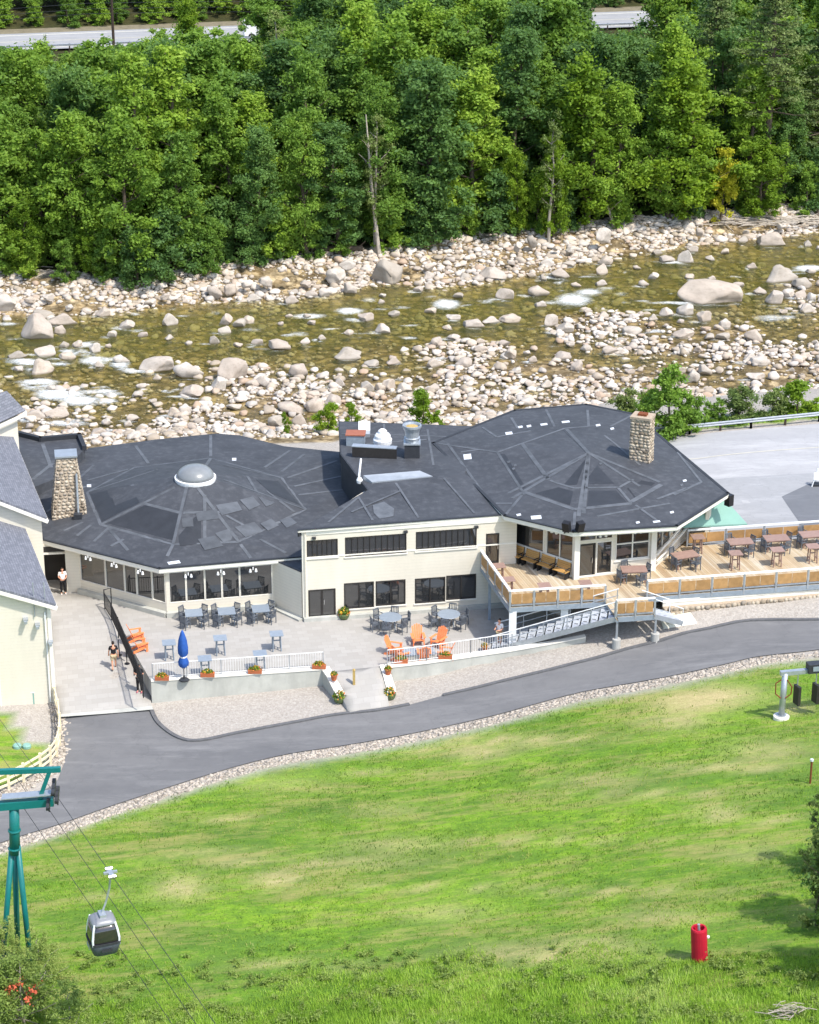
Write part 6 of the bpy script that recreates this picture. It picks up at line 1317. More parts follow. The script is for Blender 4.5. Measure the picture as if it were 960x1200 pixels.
for s in (-1, 1): MB().tube([(gx_ - .16, gy_ + s * .36, 4.12), (gx_ + .16, gy_ + s * .36, 4.12)], .11, 10).build('grip_wheel', 'chrome', gr_, local=True); MB().box((gx_ + s * .2, gy_, 4.14), (.22, .12, .1)).build('grip_arm', 'galvanized', gr_, local=True)
# chairlift frame at the right edge
q = G(915.5, 842, 0); cl_ = empty('chairlift_station', q, 'galvanized lift frame on a round concrete base at the right edge', 'lift station')
MB().lathe([(.42, -.3), (.42, .16), (.40, .18)], q, 20).build('footing', 'trim', cl_)
tz = 2.62; MB().tube([q + Vector((0, 0, .1)), q + Vector((.05, 0, tz))], [.17, .15], 12).build('mast', 'galvanized', cl_, smooth=True); MB().lathe([(.26, .17), (.26, .23)], q, 12).build('base_flange', 'galvanized', cl_)
d_ = Vector((.985, .17, .02)); MB().beam(q + Vector((-.2, 0, tz)), q + d_ * 6.5 + Vector((0, 0, tz)), .26, .22).build('arm', 'galvanized', cl_)
for k in range(4): c = q + d_ * (1.25 + 1.3 * k) + Vector((0, 0, tz + .18)); mb = MB().box(c + d_ * .6, (1.25, .5, .5), rz=.17).build('drive_box', 'cabin_grey' if k % 2 else 'dark_plastic', cl_); MB().box(c + d_ * .6 + Vector((.05, -.262, .02)), (.8, .02, .26), rz=.17).build('box_panel', 'steel_blue', mb)
for k, s in enumerate((.75, 1.75, 2.1, 3.4)):
    c = q + d_ * s + Vector((0, -.05, tz - .1)); hg = MB().tube([c, c - Vector((0, 0, .65))], .03, 6).build('hanger', 'galvanized', cl_); MB().box(c - Vector((0, .1, 1.15)), (.16, .5, 1.05), rz=.4).build('seat_pad', 'dark_frame', hg)
for s, r_ in ((-1, .3), (1, .34)): MB().tube([q + Vector((s * .15, -.1, 2.3)), q + Vector((s * .42, -.12, 2.1 - .2 * (s > 0))), q + Vector((s * .4, -.12, 1.5)), q + Vector((s * .12, -.14, 1.25))], .035, 6).build('cable_loop', 'rust', cl_)
# red padded hydrant
q = G(820, 1124, 3); rp_ = empty('padded_hydrant', q, 'red vinyl padded post standing in the tall grass', 'padded post'); rp_.rotation_euler = (0, -.07, 0)
MB().lathe([(.30, -.2), (.335, 0), (.335, 1.45), (.31, 1.52), (.24, 1.52), (.24, 1.3)], (0, 0, 0), 20).build('pad', 'red_vinyl', rp_, local=True, smooth=False); MB().tube([(0, 0, -.2), (0, 0, 1.68)], .06, 8).build('pipe', 'galvanized', rp_, local=True)
MB().box((0, 0, 1.62), (.3, .06, .06)).build('handle', 'red_vinyl', rp_, local=True); MB().lathe([(.03, 0), (.07, .03), (.07, .1), (.02, .13)], (.36, -.05, 1.02), 8).build('valve', 'white_metal', rp_, local=True); MB().tube([(.3, 0, 1.06), (.38, -.03, 1.06)], .03, 6).build('valve_pipe', 'galvanized', rp_, local=True)
# rusty marker pole
q = G(949.5, 918, 1); rpole = MB().tube([q - Vector((0, 0, .3)), q + Vector((0, 0, 1.25))], .05, 8).build('marker_pole', 'rust', org=q); tag(rpole, 'thin rusty pole with a white cap on the slope near the right edge', 'pole'); MB().lathe([(.09, 1.22), (.09, 1.32), (.03, 1.34)], q, 8).build('cap', 'roof_white', rpole)
# white easel at the right edge of the upper road
q = G(957, 570, 2); ea = empty('folding_stand', q, 'white folding stand on the upper road, cut by the right picture edge', 'stand')
for a, b in (((-.35, -.2), 0), ((.35, -.2), 0), ((0, .5), 0)): MB().beam(q + Vector((a[0], a[1], .05)), q + Vector((0, 0, 1.25)), .06, .06).build('leg', 'white_metal', ea)
MB().box(q + Vector((.0, -.12, .75)), (.5, .04, .5), rx=-.2).build('panel', 'white_metal', ea); MB().box(q + Vector((0, .05, .12)), (.5, .5, .18)).build('weight', 'dark_plastic', ea)
# rail fence by the drive
rf_ = empty('rail_fence', V3(fa_[0], float(T(*fa_[0]))), 'curved cream wooden three-rail fence beside the drive at the left', 'fence')
fl_ = [Vector((x, y, float(T(x, y)))) for x, y in fa_]; ks = list(range(0, len(fl_), 5))
for a, b in zip(ks[:-1], ks[1:]):
    for h in (.35, .7, 1.05): MB().beam(fl_[a] + Vector((0, 0, h)), fl_[b] + Vector((0, 0, h)), .06, .12).build('rail', 'rail_wood', rf_)
for a in ks: MB().beam(fl_[a] - Vector((0, 0, .3)), fl_[a] + Vector((0, 0, 1.2)), .13, .13, (1, 0, 0)).build('post', 'rail_wood', rf_)
q = G(38, 824, -1.3); ub = empty('utility_box', q, 'small pale green utility box against the cream gable wall', 'box'); MB().box((0, 0, .35), (.3, .25, .7)).build('box_body', 'awning', ub, local=True); MB().box((0, 0, .72), (.34, .29, .05)).build('box_lid', 'white_metal', ub, local=True)
ng = (G(8, 828, -1.3), G(60, 812, -1.2)); ha = empty('hand_rail', ng[1], 'low cream hand rail sloping down in front of the gable wall', 'rail'); a_, b_ = G(42, 822, -1.3), G(61, 815, -1.2)
MB().beam(a_ + Vector((0, 0, .75)), b_ + Vector((0, 0, .95)), .08, .1).build('rail', 'rail_wood', ha)
for p in (a_, b_): MB().beam(p - Vector((0, 0, .2)), p + Vector((0, 0, .95)), .09, .09, (1, 0, 0)).build('post', 'rail_wood', ha)
q = G(26, 876, -1.5); sg = empty('valve_cover', q, 'pale green round covers lying in the grass inside the fence', 'cover')
for s in (-1, 1): MB().lathe([(.24, 0), (.24, .14), (.18, .2)], (s * .26, 0, 0), 12).build('cover', 'awning', sg, local=True)
# guard rails
def guardrail(pts, label, step=1.9, z=0.0):
    root = empty('guardrail', pts[0], label, 'guardrail'); pts = [Vector(p) for p in pts]
    for a, b in zip(pts[:-1], pts[1:]):
        d = b - a; n = max(1, int(d.length / step)); sd = Vector((-d.y, d.x, 0)).normalized()
        mb = MB(); prof = [(-.02, .46), (.05, .50), (.05, .56), (-.02, .61), (.05, .66), (.05, .72), (-.02, .76)]; vs = []; fs = []
        for q in (a, b): vs += [q - sd * (o + .1) + Vector((0, 0, h)) for o, h in prof]
        m_ = len(prof); fs = [(i, i + 1, m_ + i + 1, m_ + i) for i in range(m_ - 1)]; vs += [v + sd * .012 for v in vs]; fs += [tuple(2 * m_ + k for k in f[::-1]) for f in fs[:]]
        mb.add(vs, fs).build('beam', 'galvanized', root)
        for i in range(n + 1): q = a + d * (i / n); MB().box(q + Vector((0, 0, .3)), (.15, .15, .95)).build('post', 'creosote', root)
guardrail([G(700, 517, 2), G(808, 509, 2), G(880, 502, 2), G(960, 494, 2), G(1100, 480, 2)], 'steel guardrail along the river side of the upper road')
guardrail([Vector((*hw(s, -6.1), .2)) for s in (-60, 20, 60, 130)], 'steel guardrail on the forest side of the far highway', 3.8)
# utility pole and wires by the highway
q = P(134, 66, 0); pole = empty('utility_pole', q, 'dark wooden utility pole with a lamp beside the far highway', 'utility pole')
MB().tube([q - Vector((0, 0, .5)), q + Vector((0, 0, 11.5))], [.19, .14], 8).build('pole', 'creosote', pole); MB().beam(q + Vector((-1.2, 0, 10.9)), q + Vector((1.2, 0, 10.9)), .1, .12).build('crossarm', 'creosote', pole)
MB().tube([q + Vector((0, 0, 8.6)), q + Vector((.4, -.1, 8.75)), q + Vector((.9, -.1, 8.5))], .04, 6).build('lamp_arm', 'galvanized', pole); MB().lathe([(.05, .2), (.22, .1), (.24, 0), (.1, -.15)], q + Vector((.75, -.1, 8.2)), 10).build('lamp', 'white_metal', pole)
for h in (5.6, 6.2, 6.9):
    a = q + hwd * -75; b = q + hwd * 130; pts = []
    for i in range(21): f = i / 20; p = a.lerp(b, f); ss = ((p - q).dot(hwd) % 50) / 50; pts.append(p + Vector((0, 0, h - 1.0 * 4 * ss * (1 - ss) * .7)))
    tag(MB().tube(pts, .03, 4).build('power_line', 'wire', org=pts[0]), 'thin dark wire strung along the far highway', 'wire', 'wires along the highway')
# white pickup-van on the highway
vp = P(309, 44, .26); v_ = empty('parked_truck', vp, 'white truck glimpsed through the trees on the far highway', 'truck', rz=math.atan2(hwd.y, hwd.x))
MB().prism([(-2.6, -.95), (2.7, -.95), (2.7, .95), (-2.6, .95)], .45, 1.1).build('body', 'truck_white', v_, local=True)
def side(mb, prof, w): n = len(prof); vs = [(x, -w, z) for x, z in prof] + [(x, w, z) for x, z in prof]; return mb.add(vs, [tuple(range(n)), tuple(range(n, 2 * n))[::-1]] + [(i, n + i, n + (i + 1) % n, (i + 1) % n) for i in range(n)])
side(MB(), [(-2.6, 1.1), (.6, 1.1), (.6, 2.3), (-2.55, 2.3)], .93).build('cargo_box', 'truck_white', v_, local=True); side(MB(), [(.62, 1.1), (2.0, 1.1), (1.5, 1.85), (.62, 1.9)], .9).build('cab', 'truck_white', v_, local=True)
side(MB(), [(.8, 1.2), (1.85, 1.2), (1.46, 1.78), (.8, 1.8)], .915).build('window', 'glass', v_, local=True)
for x in (-1.7, 1.75):
    for y in (-1, 1): wh = MB().tube([(x, y * .75, .4), (x, y * .98, .4)], .4, 16).build('wheel', 'tyre', v_, local=True); MB().tube([(x, y * .97, .4), (x, y * .995, .4)], .22, 12).build('rim', 'chrome', wh, local=True)

# ================================================================== TREES
def leafmat(name, stops, trans=.35):
    t = NT(name); oi = t.new('ShaderNodeObjectInfo').outputs['Random']; tn = t.new('ShaderNodeAttribute', attribute_name='tone').outputs['Fac']
    f = t.math('ADD', t.math('MULTIPLY', tn, .55), t.math('MULTIPLY', oi, .45)); col = t.ramp(f, stops)
    t.base(col, .6, .25); tl = t.new('ShaderNodeBsdfTranslucent'); t.L(t.mix(.35, col, srgb(150, 180, 40)), tl.inputs[0])
    mx = t.new('ShaderNodeMixShader'); mx.inputs[0].default_value = trans; t.L(t.b.outputs[0], mx.inputs[1]); t.L(tl.outputs[0], mx.inputs[2]); t.L(mx.outputs[0], t.out.inputs[0])
leafmat('leaf_mid', [(0, srgb(86, 120, 57)), (.35, srgb(107, 140, 59)), (.65, srgb(123, 156, 61)), (1, srgb(148, 176, 70))], .45)
leafmat('leaf_fresh', [(0, srgb(102, 133, 55)), (.35, srgb(123, 156, 59)), (.65, srgb(142, 172, 61)), (1, srgb(167, 192, 74))], .45)
leafmat('leaf_dark', [(0, srgb(72, 104, 59)), (.4, srgb(88, 120, 64)), (.7, srgb(102, 136, 70)), (1, srgb(121, 151, 76))], .42)
leafmat('leaf_bright', [(0, srgb(92, 124, 40)), (.4, srgb(116, 146, 42)), (.7, srgb(136, 164, 46)), (1, srgb(164, 182, 58))], .45)
leafmat('leaf_yellow', [(0, srgb(150, 160, 40)), (.5, srgb(186, 188, 48)), (1, srgb(206, 196, 66))], .45)
leafmat('needle', [(0, srgb(86, 104, 61)), (.5, srgb(107, 124, 72)), (1, srgb(130, 145, 83))], .3)
leafmat('leaf_wisp', [(0, srgb(104, 124, 62)), (.5, srgb(132, 152, 74)), (1, srgb(166, 178, 100))], .35)
leafmat('leaf_grey', [(0, srgb(84, 104, 58)), (.5, srgb(108, 126, 66)), (1, srgb(136, 148, 84))], .3)
def leaves(r, C_, Rr, n, s, up=.5, shell=.55, squash=.6):
    """n leaf cards around each clump centre; returns arrays"""
    m = len(C_); idx = np.repeat(np.arange(m), n); N = m * n; p = r.normal(size=(N, 3)); p /= np.linalg.norm(p, axis=1)[:, None]; rad = np.clip(np.abs(r.normal(size=N)) * .62 + shell * .3, 0, 1.7)
    pos = C_[idx] + p * rad[:, None] * Rr[idx][:, None] * np.array([1, 1, squash])
    nrm = p * .45 + r.normal(size=(N, 3)) * .65 + np.array([0, 0, up]); nrm /= np.linalg.norm(nrm, axis=1)[:, None]
    a = np.cross(nrm, r.normal(size=(N, 3))); a /= np.linalg.norm(a, axis=1)[:, None]; b = np.cross(nrm, a); sz = s * r.uniform(.6, 1.35, N)
    V = np.stack([pos - a * sz[:, None], pos + b * (sz * .55)[:, None] - nrm * (sz * .12)[:, None], pos + a * sz[:, None], pos - b * (sz * .55)[:, None] - nrm * (sz * .12)[:, None]], 1).reshape(-1, 3)
    tone = np.clip(r.random(m)[idx] * .55 + r.random(N) * .45, 0, 1); return V, np.arange(4 * N).reshape(-1, 4), np.repeat(tone, 4)
def broadleaf(seed, h, cr, base, ncl, nleaf, ls, m, topness=.62, bark='bark', gap=.0):
    """trunk and limbs in one mesh; leaf sprays gathered around the limb ends in the other"""
    r = np.random.default_rng(seed); C_ = []; Rr = []; limbs = MB(); lean = r.normal(size=2) * .035 * h
    tr = [Vector((lean[0] * f ** 2 + r.normal() * .01 * h, lean[1] * f ** 2 + r.normal() * .01 * h, h * f)) for f in (0, .2, .4, .6, .8, .95)]; rt = .015 * h + .04; limbs.tube(tr, [rt, rt * .8, rt * .65, rt * .48, rt * .3, rt * .1], 7)
    nl = max(8, ncl // 4); ph = r.uniform(0, 6.28, 4)
    for i in range(nl):
        e = ((i + r.random()) / nl); f = base + (1 - base) * e; prof = (.45 + .55 * min(1, e / .25)) * (1 - max(0, (e - topness * .75) / (1 - topness * .75)) ** 1.25)
        a = i * 2.4 + r.normal() * .7; rad = cr * max(.10, prof) * r.uniform(.35, 1.12) * (1 + .25 * math.sin(a * 2 + ph[0]) + .18 * math.sin(a * 3 + e * 9 + ph[1])); z = h * f
        c = np.array([rad * math.cos(a) + lean[0] * f * f, rad * math.sin(a) + lean[1] * f * f, z]); s0 = np.array([lean[0] * f * f, lean[1] * f * f, max(.1 * h, z - rad * .6 - .2)])
        limbs.tube([s0, s0 * .45 + c * .55 - np.array([0, 0, .06 * rad]), c], [rt * .3, rt * .17, .015], 4, False)
        for q in range(4):                                    # sprays of uneven size along the outer limb
            k = r.uniform(.45, 1.08); p = s0 + (c - s0) * k + r.normal(size=3) * cr * np.array([.17, .17, .14]); C_.append(p); Rr.append(cr * r.uniform(.10, .27))
    C_ = np.array(C_); Rr = np.array(Rr); k = r.random(len(C_)) > gap; V, F, tn = leaves(r, C_[k], Rr[k], nleaf, ls, .38, .25, .8)
    return limbs.mesh('trunk', bark), np_mesh('crown', V, F, [m], dict(tone=tn))
def pine(seed, h, cr, base, m='needle', bark='bark', whorl=1.25, bare=.25):
    r = np.random.default_rng(seed); limbs = MB(); rt = .016 * h + .06; limbs.tube([(0, 0, 0), (0, 0, h * .5), (0, 0, h)], [rt, rt * .7, .03], 8); C_ = []; Rr = []
    z = h * base
    while z < h * .985:
        f = z / h; L = cr * (1 - ((f - base) / (1 - base)) ** 1.3) * r.uniform(.75, 1.1) + .25; n = 5
        for k in range(n):
            a = k * 2 * math.pi / n + r.random() * 1.2; l = L * r.uniform(.65, 1.1); e = Vector((l * math.cos(a), l * math.sin(a), z + l * r.uniform(-.02, .22))); limbs.tube([(0, 0, z), Vector((0, 0, z)).lerp(e, .6) + Vector((0, 0, -.05 * l)), e], [rt * .2, rt * .12, .015], 4, False)
            if f < base + bare * .3 and r.random() < .6: continue
            for q in np.linspace(.45, 1.0, max(2, int(l / .7))): C_.append(np.array(Vector((0, 0, z)).lerp(e, q)) + r.normal(size=3) * .12); Rr.append(r.uniform(.4, .75))
        z += whorl * r.uniform(.7, 1.2) * (1 - .5 * f)
    V, F, tn = leaves(r, np.array(C_), np.array(Rr), 70, .14, .8, .2, .4); return limbs.mesh('trunk', bark), np_mesh('crown', V, F, [m], dict(tone=tn))
VAR = dict(
    mid=[broadleaf(100 + k, h, cr, b_, 150, 210, .17, 'leaf_mid', tp_) for k, (h, cr, b_, tp_) in enumerate(((17, 3.7, .12, .5), (15, 3.2, .1, .3), (18, 4.2, .15, .7), (14, 3.6, .1, .6), (17, 2.9, .14, .2)))],
    dark=[broadleaf(120 + k, h, cr, b_, 150, 210, .17, 'leaf_dark', tp_) for k, (h, cr, b_, tp_) in enumerate(((18, 3.9, .10, .5), (16, 3.5, .12, .25), (15, 4.0, .1, .7), (18, 3.2, .12, .35)))],
    fresh=[broadleaf(130 + k, h, cr, b_, 140, 200, .16, 'leaf_fresh', tp_) for k, (h, cr, b_, tp_) in enumerate(((16, 3.3, .12, .4), (14, 3.4, .1, .65), (17, 2.8, .1, .2)))],
    bright=[broadleaf(140 + k, h, cr, .12, 120, 190, .15, 'leaf_bright') for k, (h, cr) in enumerate(((13, 3.2), (11, 3.0)))],
    thin=[broadleaf(150 + k, h, cr, .30, 76, 110, .13, 'leaf_grey', .75, 'barkpale', .15) for k, (h, cr) in enumerate(((18, 2.8), (16, 2.4)))],
    under=[broadleaf(160 + k, h, cr, .04, 64, 200, .14, m, .5) for k, (h, cr, m) in enumerate(((6, 2.3, 'leaf_mid'), (5, 2.2, 'leaf_dark'), (5, 1.9, 'leaf_fresh'), (7, 2.2, 'leaf_mid')))],
    shrub=[broadleaf(170 + k, h, cr, .02, 44, 170, .10, m, .5) for k, (h, cr, m) in enumerate(((3.2, 1.5, 'leaf_bright'), (2.6, 1.5, 'leaf_mid'), (3.0, 1.6, 'leaf_grey')))],
    pine=[pine(180, 23, 4.6, .42), pine(181, 19, 3.6, .3)],
    yellow=[broadleaf(190, 8, 2.4, .2, 60, 170, .14, 'leaf_yellow', .6)])
VH = dict(mid=(17, 15, 18, 14, 17), dark=(18, 16, 15, 18), fresh=(16, 14, 17), bright=(13, 11), thin=(18, 16), under=(6, 5, 5, 7), shrub=(3.2, 2.6, 3.0), pine=(23, 19), yellow=(8,))
def tree(kind, var, loc, h, rz, label, group, name='tree', wide=1.0, cat='tree'):
    tm, cm = VAR[kind][var]; k = h / VH[kind][var]; r = empty(name, loc, label, cat, group, rz); r.scale = (k * wide, k * wide, k)
    place(tm, 'trunk', r, None, True); place(cm, 'crown', r, None, True); return r
tr_ = np.random.default_rng(77)
def toplimit(px): return float(np.interp(px, [-60, 0, 130, 165, 180, 250, 262, 285, 300, 380, 690, 700, 752, 760, 1020], [60, 60, 57, 54, 12, 12, 54, 52, -5, -60, -60, 40, 44, -60, -60]))
SPECIAL = [  # px, py of base, kind, variant, height, label
    (895, 246, 'pine', 0, 24, 'tall pine with a bare grey trunk at the upper right', 1.0), (960, 232, 'pine', 1, 20, 'dark pine cut by the right picture edge', 1.0), (830, 215, 'pine', 1, 21, 'dark feathery pine left of the tall bare-trunked pine', 1.0),
    (690, 262, 'bright', 0, 15.5, 'bright lime-green tree right of centre at the forest edge', 1.25), (805, 256, 'bright', 0, 15.5, 'tall bright lime-green tree left of the tall pine', 1.3), (890, 258, 'bright', 1, 8, 'small lime-green tree at the foot of the tall pine', 1.25), (845, 262, 'yellow', 0, 7.5, 'yellow-green sapling left of the small lime-green tree', .8),
    (607, 275, 'bright', 1, 8, 'slender yellow-green sapling with a pale stem near the middle of the shore', .75), (648, 280, 'bright', 1, 10, 'yellow-green young tree beside the slender pale-stemmed sapling', .75), (112, 326, 'bright', 1, 6.5, 'short bright green tree at the left of the shore', .9), (30, 322, 'bright', 1, 7, 'yellowish green tree at the left edge of the shore', 1.0),
    (440, 296, 'thin', 0, 13, 'grey-green half-dead tree with a pale trunk leaning at mid-shore', 1.0), (330, 180, 'thin', 0, 15, 'tall thin tree with pale branches before the white truck', 1.2), (470, 150, 'thin', 1, 16, 'thin tree with pale trunk at the top centre', 1.0), (218, 130, 'bright', 0, 12, 'light green tree rising in front of the highway', 1.1),
    (65, 150, 'thin', 1, 10, 'sparse thin tree at the upper left before the highway', .7), (105, 150, 'thin', 1, 8.5, 'sparse leaning tree left of the utility pole', .6), (645, 285, 'thin', 1, 12.5, 'pale-trunked slim tree at the shore right of centre', .8), (610, 230, 'dark', 0, 19, 'broad dark green tree behind the slender sapling', 1.1), (500, 285, 'dark', 1, 17, 'large dark bluish green tree on the shore at mid-picture', 1.2)]
occ = []
def ground_at(px, py): p = G(px, py, -2); return p
for px, py, kd, vr, h, lab, wd in SPECIAL:
    p = ground_at(px, py); lim = toplimit(px); 
    tree(kd, vr, p, h, tr_.uniform(0, 6.28), lab, None, {'pine': 'pine_tree', 'thin': 'thin_tree'}.get(kd, 'broadleaf_tree'), wd); occ.append((p.x, p.y, 1.6))
FRONT = 'mid green broadleaf tree in the front row of the forest across the river'; nfront = 0
rowlab = {'fresh': 'light fresh green broadleaf tree among others in the forest across the river', 'mid': 'mid green broadleaf tree among others in the forest across the river', 'dark': 'dark green broadleaf tree among others in the forest across the river'}
ORD = 'first second third fourth fifth sixth seventh eighth ninth tenth eleventh twelfth thirteenth fourteenth fifteenth sixteenth seventeenth eighteenth nineteenth twentieth'.split(); nfr = 0; y0 = 0.0; rows = [1.5, 6.5, 12, 18, 24.5, 31, 38, 45, 52, 59, 66]
for ri, off in enumerate(rows):
    X = -66 + tr_.uniform(0, 4)
    while X < 70:
        yb = float(Yt(X)) + off + tr_.uniform(-1.8, 1.8); x = X + tr_.uniform(-1.2, 1.2); X += tr_.uniform(3.5, 5.4) + ri * .10
        if yb > hwy(x) - 9: continue
        if any((x - a) ** 2 + (yb - b) ** 2 < c * c for a, b, c in occ): continue
        z = float(T(x, yb)); kd = 'dark' if tr_.random() < .28 + .22 * (x > 0) else ('mid' if tr_.random() < .6 else 'fresh'); vr = int(tr_.integers(0, len(VAR[kd]))); h = tr_.uniform(11, 15) if ri == 0 else tr_.uniform(13, 19)
        px, py = Q(x, yb, z + h)
        if px < -90 or px > 1050: continue
        lim = max(toplimit(px - 22), toplimit(px), toplimit(px + 22)) if ri > 2 else toplimit(px)
        while h > 4 and Q(x, yb, z + h)[1] < lim: h -= .4
        if h < 5: continue
        lab_ = rowlab[kd]
        if ri == 0 and 0 < px < 960 and nfr < 20: lab_ = {'dark': 'dark', 'mid': 'mid', 'fresh': 'light'}[kd] + f' green tree, {ORD[nfr]} from the left in the front row of the forest'; nfr += 1
        tree(kd, vr, (x, yb, z), h, tr_.uniform(0, 6.28), lab_, 'trees of the forest across the river', 'broadleaf_tree', tr_.uniform(1.0, 1.4) * (1 if h > 9 else 1.3)); occ.append((x, yb, 1.5))
# low growth along the forest edge
X = -60
while X < 62:
    for o in (tr_.uniform(-.8, .3), tr_.uniform(2.0, 3.5)):
        x = X + tr_.uniform(-1, 1); yb = float(Yt(x)) + o; vr = int(tr_.choice([0, 1, 3, 2, 1, 3])); h = tr_.uniform(3.0, 6.0)
        px = Q(x, yb, 0)[0]
        if 690 < px and o < 1 and tr_.random() < .45: continue
        tree('under', vr, (x, yb, float(T(x, yb)) - .1), h, tr_.uniform(0, 6.28), 'low leafy bush in the fringe at the foot of the forest', 'bushes along the forest edge', 'bush', 1.1, 'bush')
    X += tr_.uniform(2.4, 3.8)
# growth beyond the highway
X = -75
while X < 90:
    for o, h in ((9.5, tr_.uniform(2.0, 3.5)), (11, tr_.uniform(2.5, 4.5)), (13, tr_.uniform(3, 5)), (16, tr_.uniform(9, 14)), (24, tr_.uniform(12, 17))):
        x = X + tr_.uniform(-1.5, 1.5); yb = hwy(x) + o + tr_.uniform(-1, 1); kd = 'under' if o < 15 else ('dark' if tr_.random() < .6 else 'mid'); vr = int(tr_.integers(0, len(VAR[kd])))
        if o == 9.5 and tr_.random() < .4: continue
        tree(kd, vr, (x, yb, float(hill_z(x, yb)) if 'hill_z' in globals() else max(0, (yb - hwy(x) - 8) * .16)), h, tr_.uniform(0, 6.28), {'under': 'bush on the far verge of the highway'}.get(kd, 'tree on the hillside beyond the highway'), 'growth beyond the highway', 'bush' if o < 15 else 'broadleaf_tree', 1.35, 'bush' if o < 15 else 'tree')
    X += tr_.uniform(3.6, 5.5)
# shrubs on the near bank
for px, py, kd, vr, h, lab, wd in [(385, 508, 'shrub', 0, 2.6, 'bright green shrub growing behind the flat roof, left of the fans', .9), (412, 500, 'shrub', 0, 2.0, 'small bright green shrub right behind the roof hatch', .8), (497, 500, 'shrub', 0, 3.2, 'bright green shrub between the flat roof and the octagon', 1.0), (335, 508, 'shrub', 0, 1.8, 'tiny sprig of green among the rocks behind the rotunda roof', .5),
    (783, 512, 'under', 0, 4.9, 'leafy green tree standing beside the octagon roof at the river', 1.15), (735, 498, 'shrub', 2, 2.6, 'low green shrub at the back corner of the octagon roof', 1.1), (757, 505, 'shrub', 0, 3.2, 'bright shrub between the low shrub and the leafy tree', 1.0), (806, 500, 'shrub', 1, 2.4, 'small shrub at the right foot of the leafy tree', 1.0),
    (865, 492, 'shrub', 2, 2.4, 'grey-green bush behind the guardrail, left of two', 1.5), (935, 486, 'shrub', 0, 2.8, 'leafy green bush behind the guardrail, right of two', 1.35), (905, 490, 'shrub', 2, 2.2, 'small bush between the two guardrail bushes', 1.2), (838, 495, 'shrub', 1, 1.6, 'low tuft of bush left of the grey-green guardrail bush', 1.2)]:
    tree(kd, vr, G(px, py, 0) - Vector((0, 0, .1)), h, tr_.uniform(0, 6.28), lab, None, 'shrub' if kd == 'shrub' else 'broadleaf_tree', wd, 'shrub' if kd == 'shrub' else 'tree')
# foreground growth
VAR['fore'] = [broadleaf(200, 4.5, 2.2, .05, 110, 120, .065, 'leaf_wisp', .5, 'barkpale', .1), broadleaf(201, 6.5, 2.6, .04, 64, 260, .10, 'leaf_dark', .55), broadleaf(202, 4.0, 2.0, .04, 40, 260, .09, 'leaf_bright', .55), broadleaf(203, 5.0, 1.6, .05, 70, 130, .07, 'leaf_grey', .5)]; VH['fore'] = (4.5, 6.5, 4.0, 5.0)
for px, py, vr, h, lab, wd in [(28, 1200, 0, 3.4, 'thin grey-green bush hiding the foot of the teal tower', 1.2), (-8, 1210, 0, 3.8, 'grey-green bush cut by the lower left corner', 1.2), (85, 1222, 0, 2.6, 'low twiggy bush at the bottom edge right of the teal tower', 1.1), (1000, 1085, 1, 5.6, 'dark green tree leaning in from the right picture edge', 1.0), (985, 1140, 2, 3.2, 'olive green bush at the right edge under the dark tree', .9), (1040, 1030, 1, 5.5, 'second dark tree just beyond the right edge', 1.0), (1045, 1150, 1, 6.0, 'tall dark tree at the lower right corner', 1.0), (48, 1150, 0, 2.4, 'small wispy bush behind the red sprig', 1.1), (5, 1140, 0, 2.6, 'wispy bush around the tower legs', 1.0), (958, 1085, 3, 4.8, 'grey-green sapling at the right edge above the olive bush', .8), (960, 1015, 3, 3.8, 'smaller grey-green sapling at the right edge below the rusty pole', .8)]:
    tree('fore', vr, G(px, py, 2) - Vector((0, 0, .1)), h, tr_.uniform(0, 6.28), lab, None, 'foreground_bush' if h < 4 else 'broadleaf_tree', wd, 'bush' if h < 4 else 'tree')
V, F, tn = leaves(np.random.default_rng(5), np.array([[-.25, 0, .75], [.35, .05, .35], [-.9, .2, .1], [.1, -.1, .05], [-.55, 0, .45]]), np.array([.34, .36, .3, .3, .25]), 46, .065, .4); q = G(42, 1190, 3)
sm = empty('sumac_sprig', q, 'sprig of orange-red leaves in the bush at the bottom left', 'plant'); place(np_mesh('leaf_cluster', V, F, ['red_leaf'], dict(tone=tn)), 'leaf_cluster', sm, None, True).location = (-.1, -1.5, 1.9); MB().tube([(0, 0, 0), (0, -.8, 1.0), (-.2, -1.5, 2.4)], .02, 5).build('stem', 'bark', sm, local=True)
# dead wood
def snag(px, py, h, lean, lab, name='dead_tree', br=7, seed=1, m='deadwood'):
    r = np.random.default_rng(seed); p = G(px, py, -2); o = empty(name, p, lab, 'dead tree'); a = Vector((0, 0, -.3)); b = Vector((lean, 0, h))
    MB().tube([a, a.lerp(b, .5) + Vector((.1 * lean, 0, 0)), b], [.2, .15, .05], 7).build('trunk', m, o, local=True)
    for k in range(br): f = r.uniform(.4, .98); s = a.lerp(b, f); l = r.uniform(.6, 2.0) * (1.2 - f * .5); an = r.uniform(0, 6.28); MB().tube([s, s + Vector((l * math.cos(an) * .6, l * math.sin(an) * .6, l * .5)), s + Vector((l * math.cos(an), l * math.sin(an), l * .75))], [.05, .03, .012], 4).build('branch', m, o, local=True)
snag(445, 300, 13.5, -1.2, 'bleached bare trunk standing at the shore near mid-picture', br=8, seed=2); snag(209, 235, 9.5, -.9, 'broken white dead trunk above the canopy at the left', br=2, seed=3); snag(713, 200, 14.5, .5, 'bare forked pale tree before the highway at the upper right', br=12, seed=4, m='barkpale'); snag(722, 268, 5, -1.5, 'small fallen grey branchy snag at the forest foot right of centre', br=14, seed=6)
snag(735, 200, 14.5, -.8, 'second bare pale tree beside the forked one at the upper right', br=12, seed=8, m='barkpale')
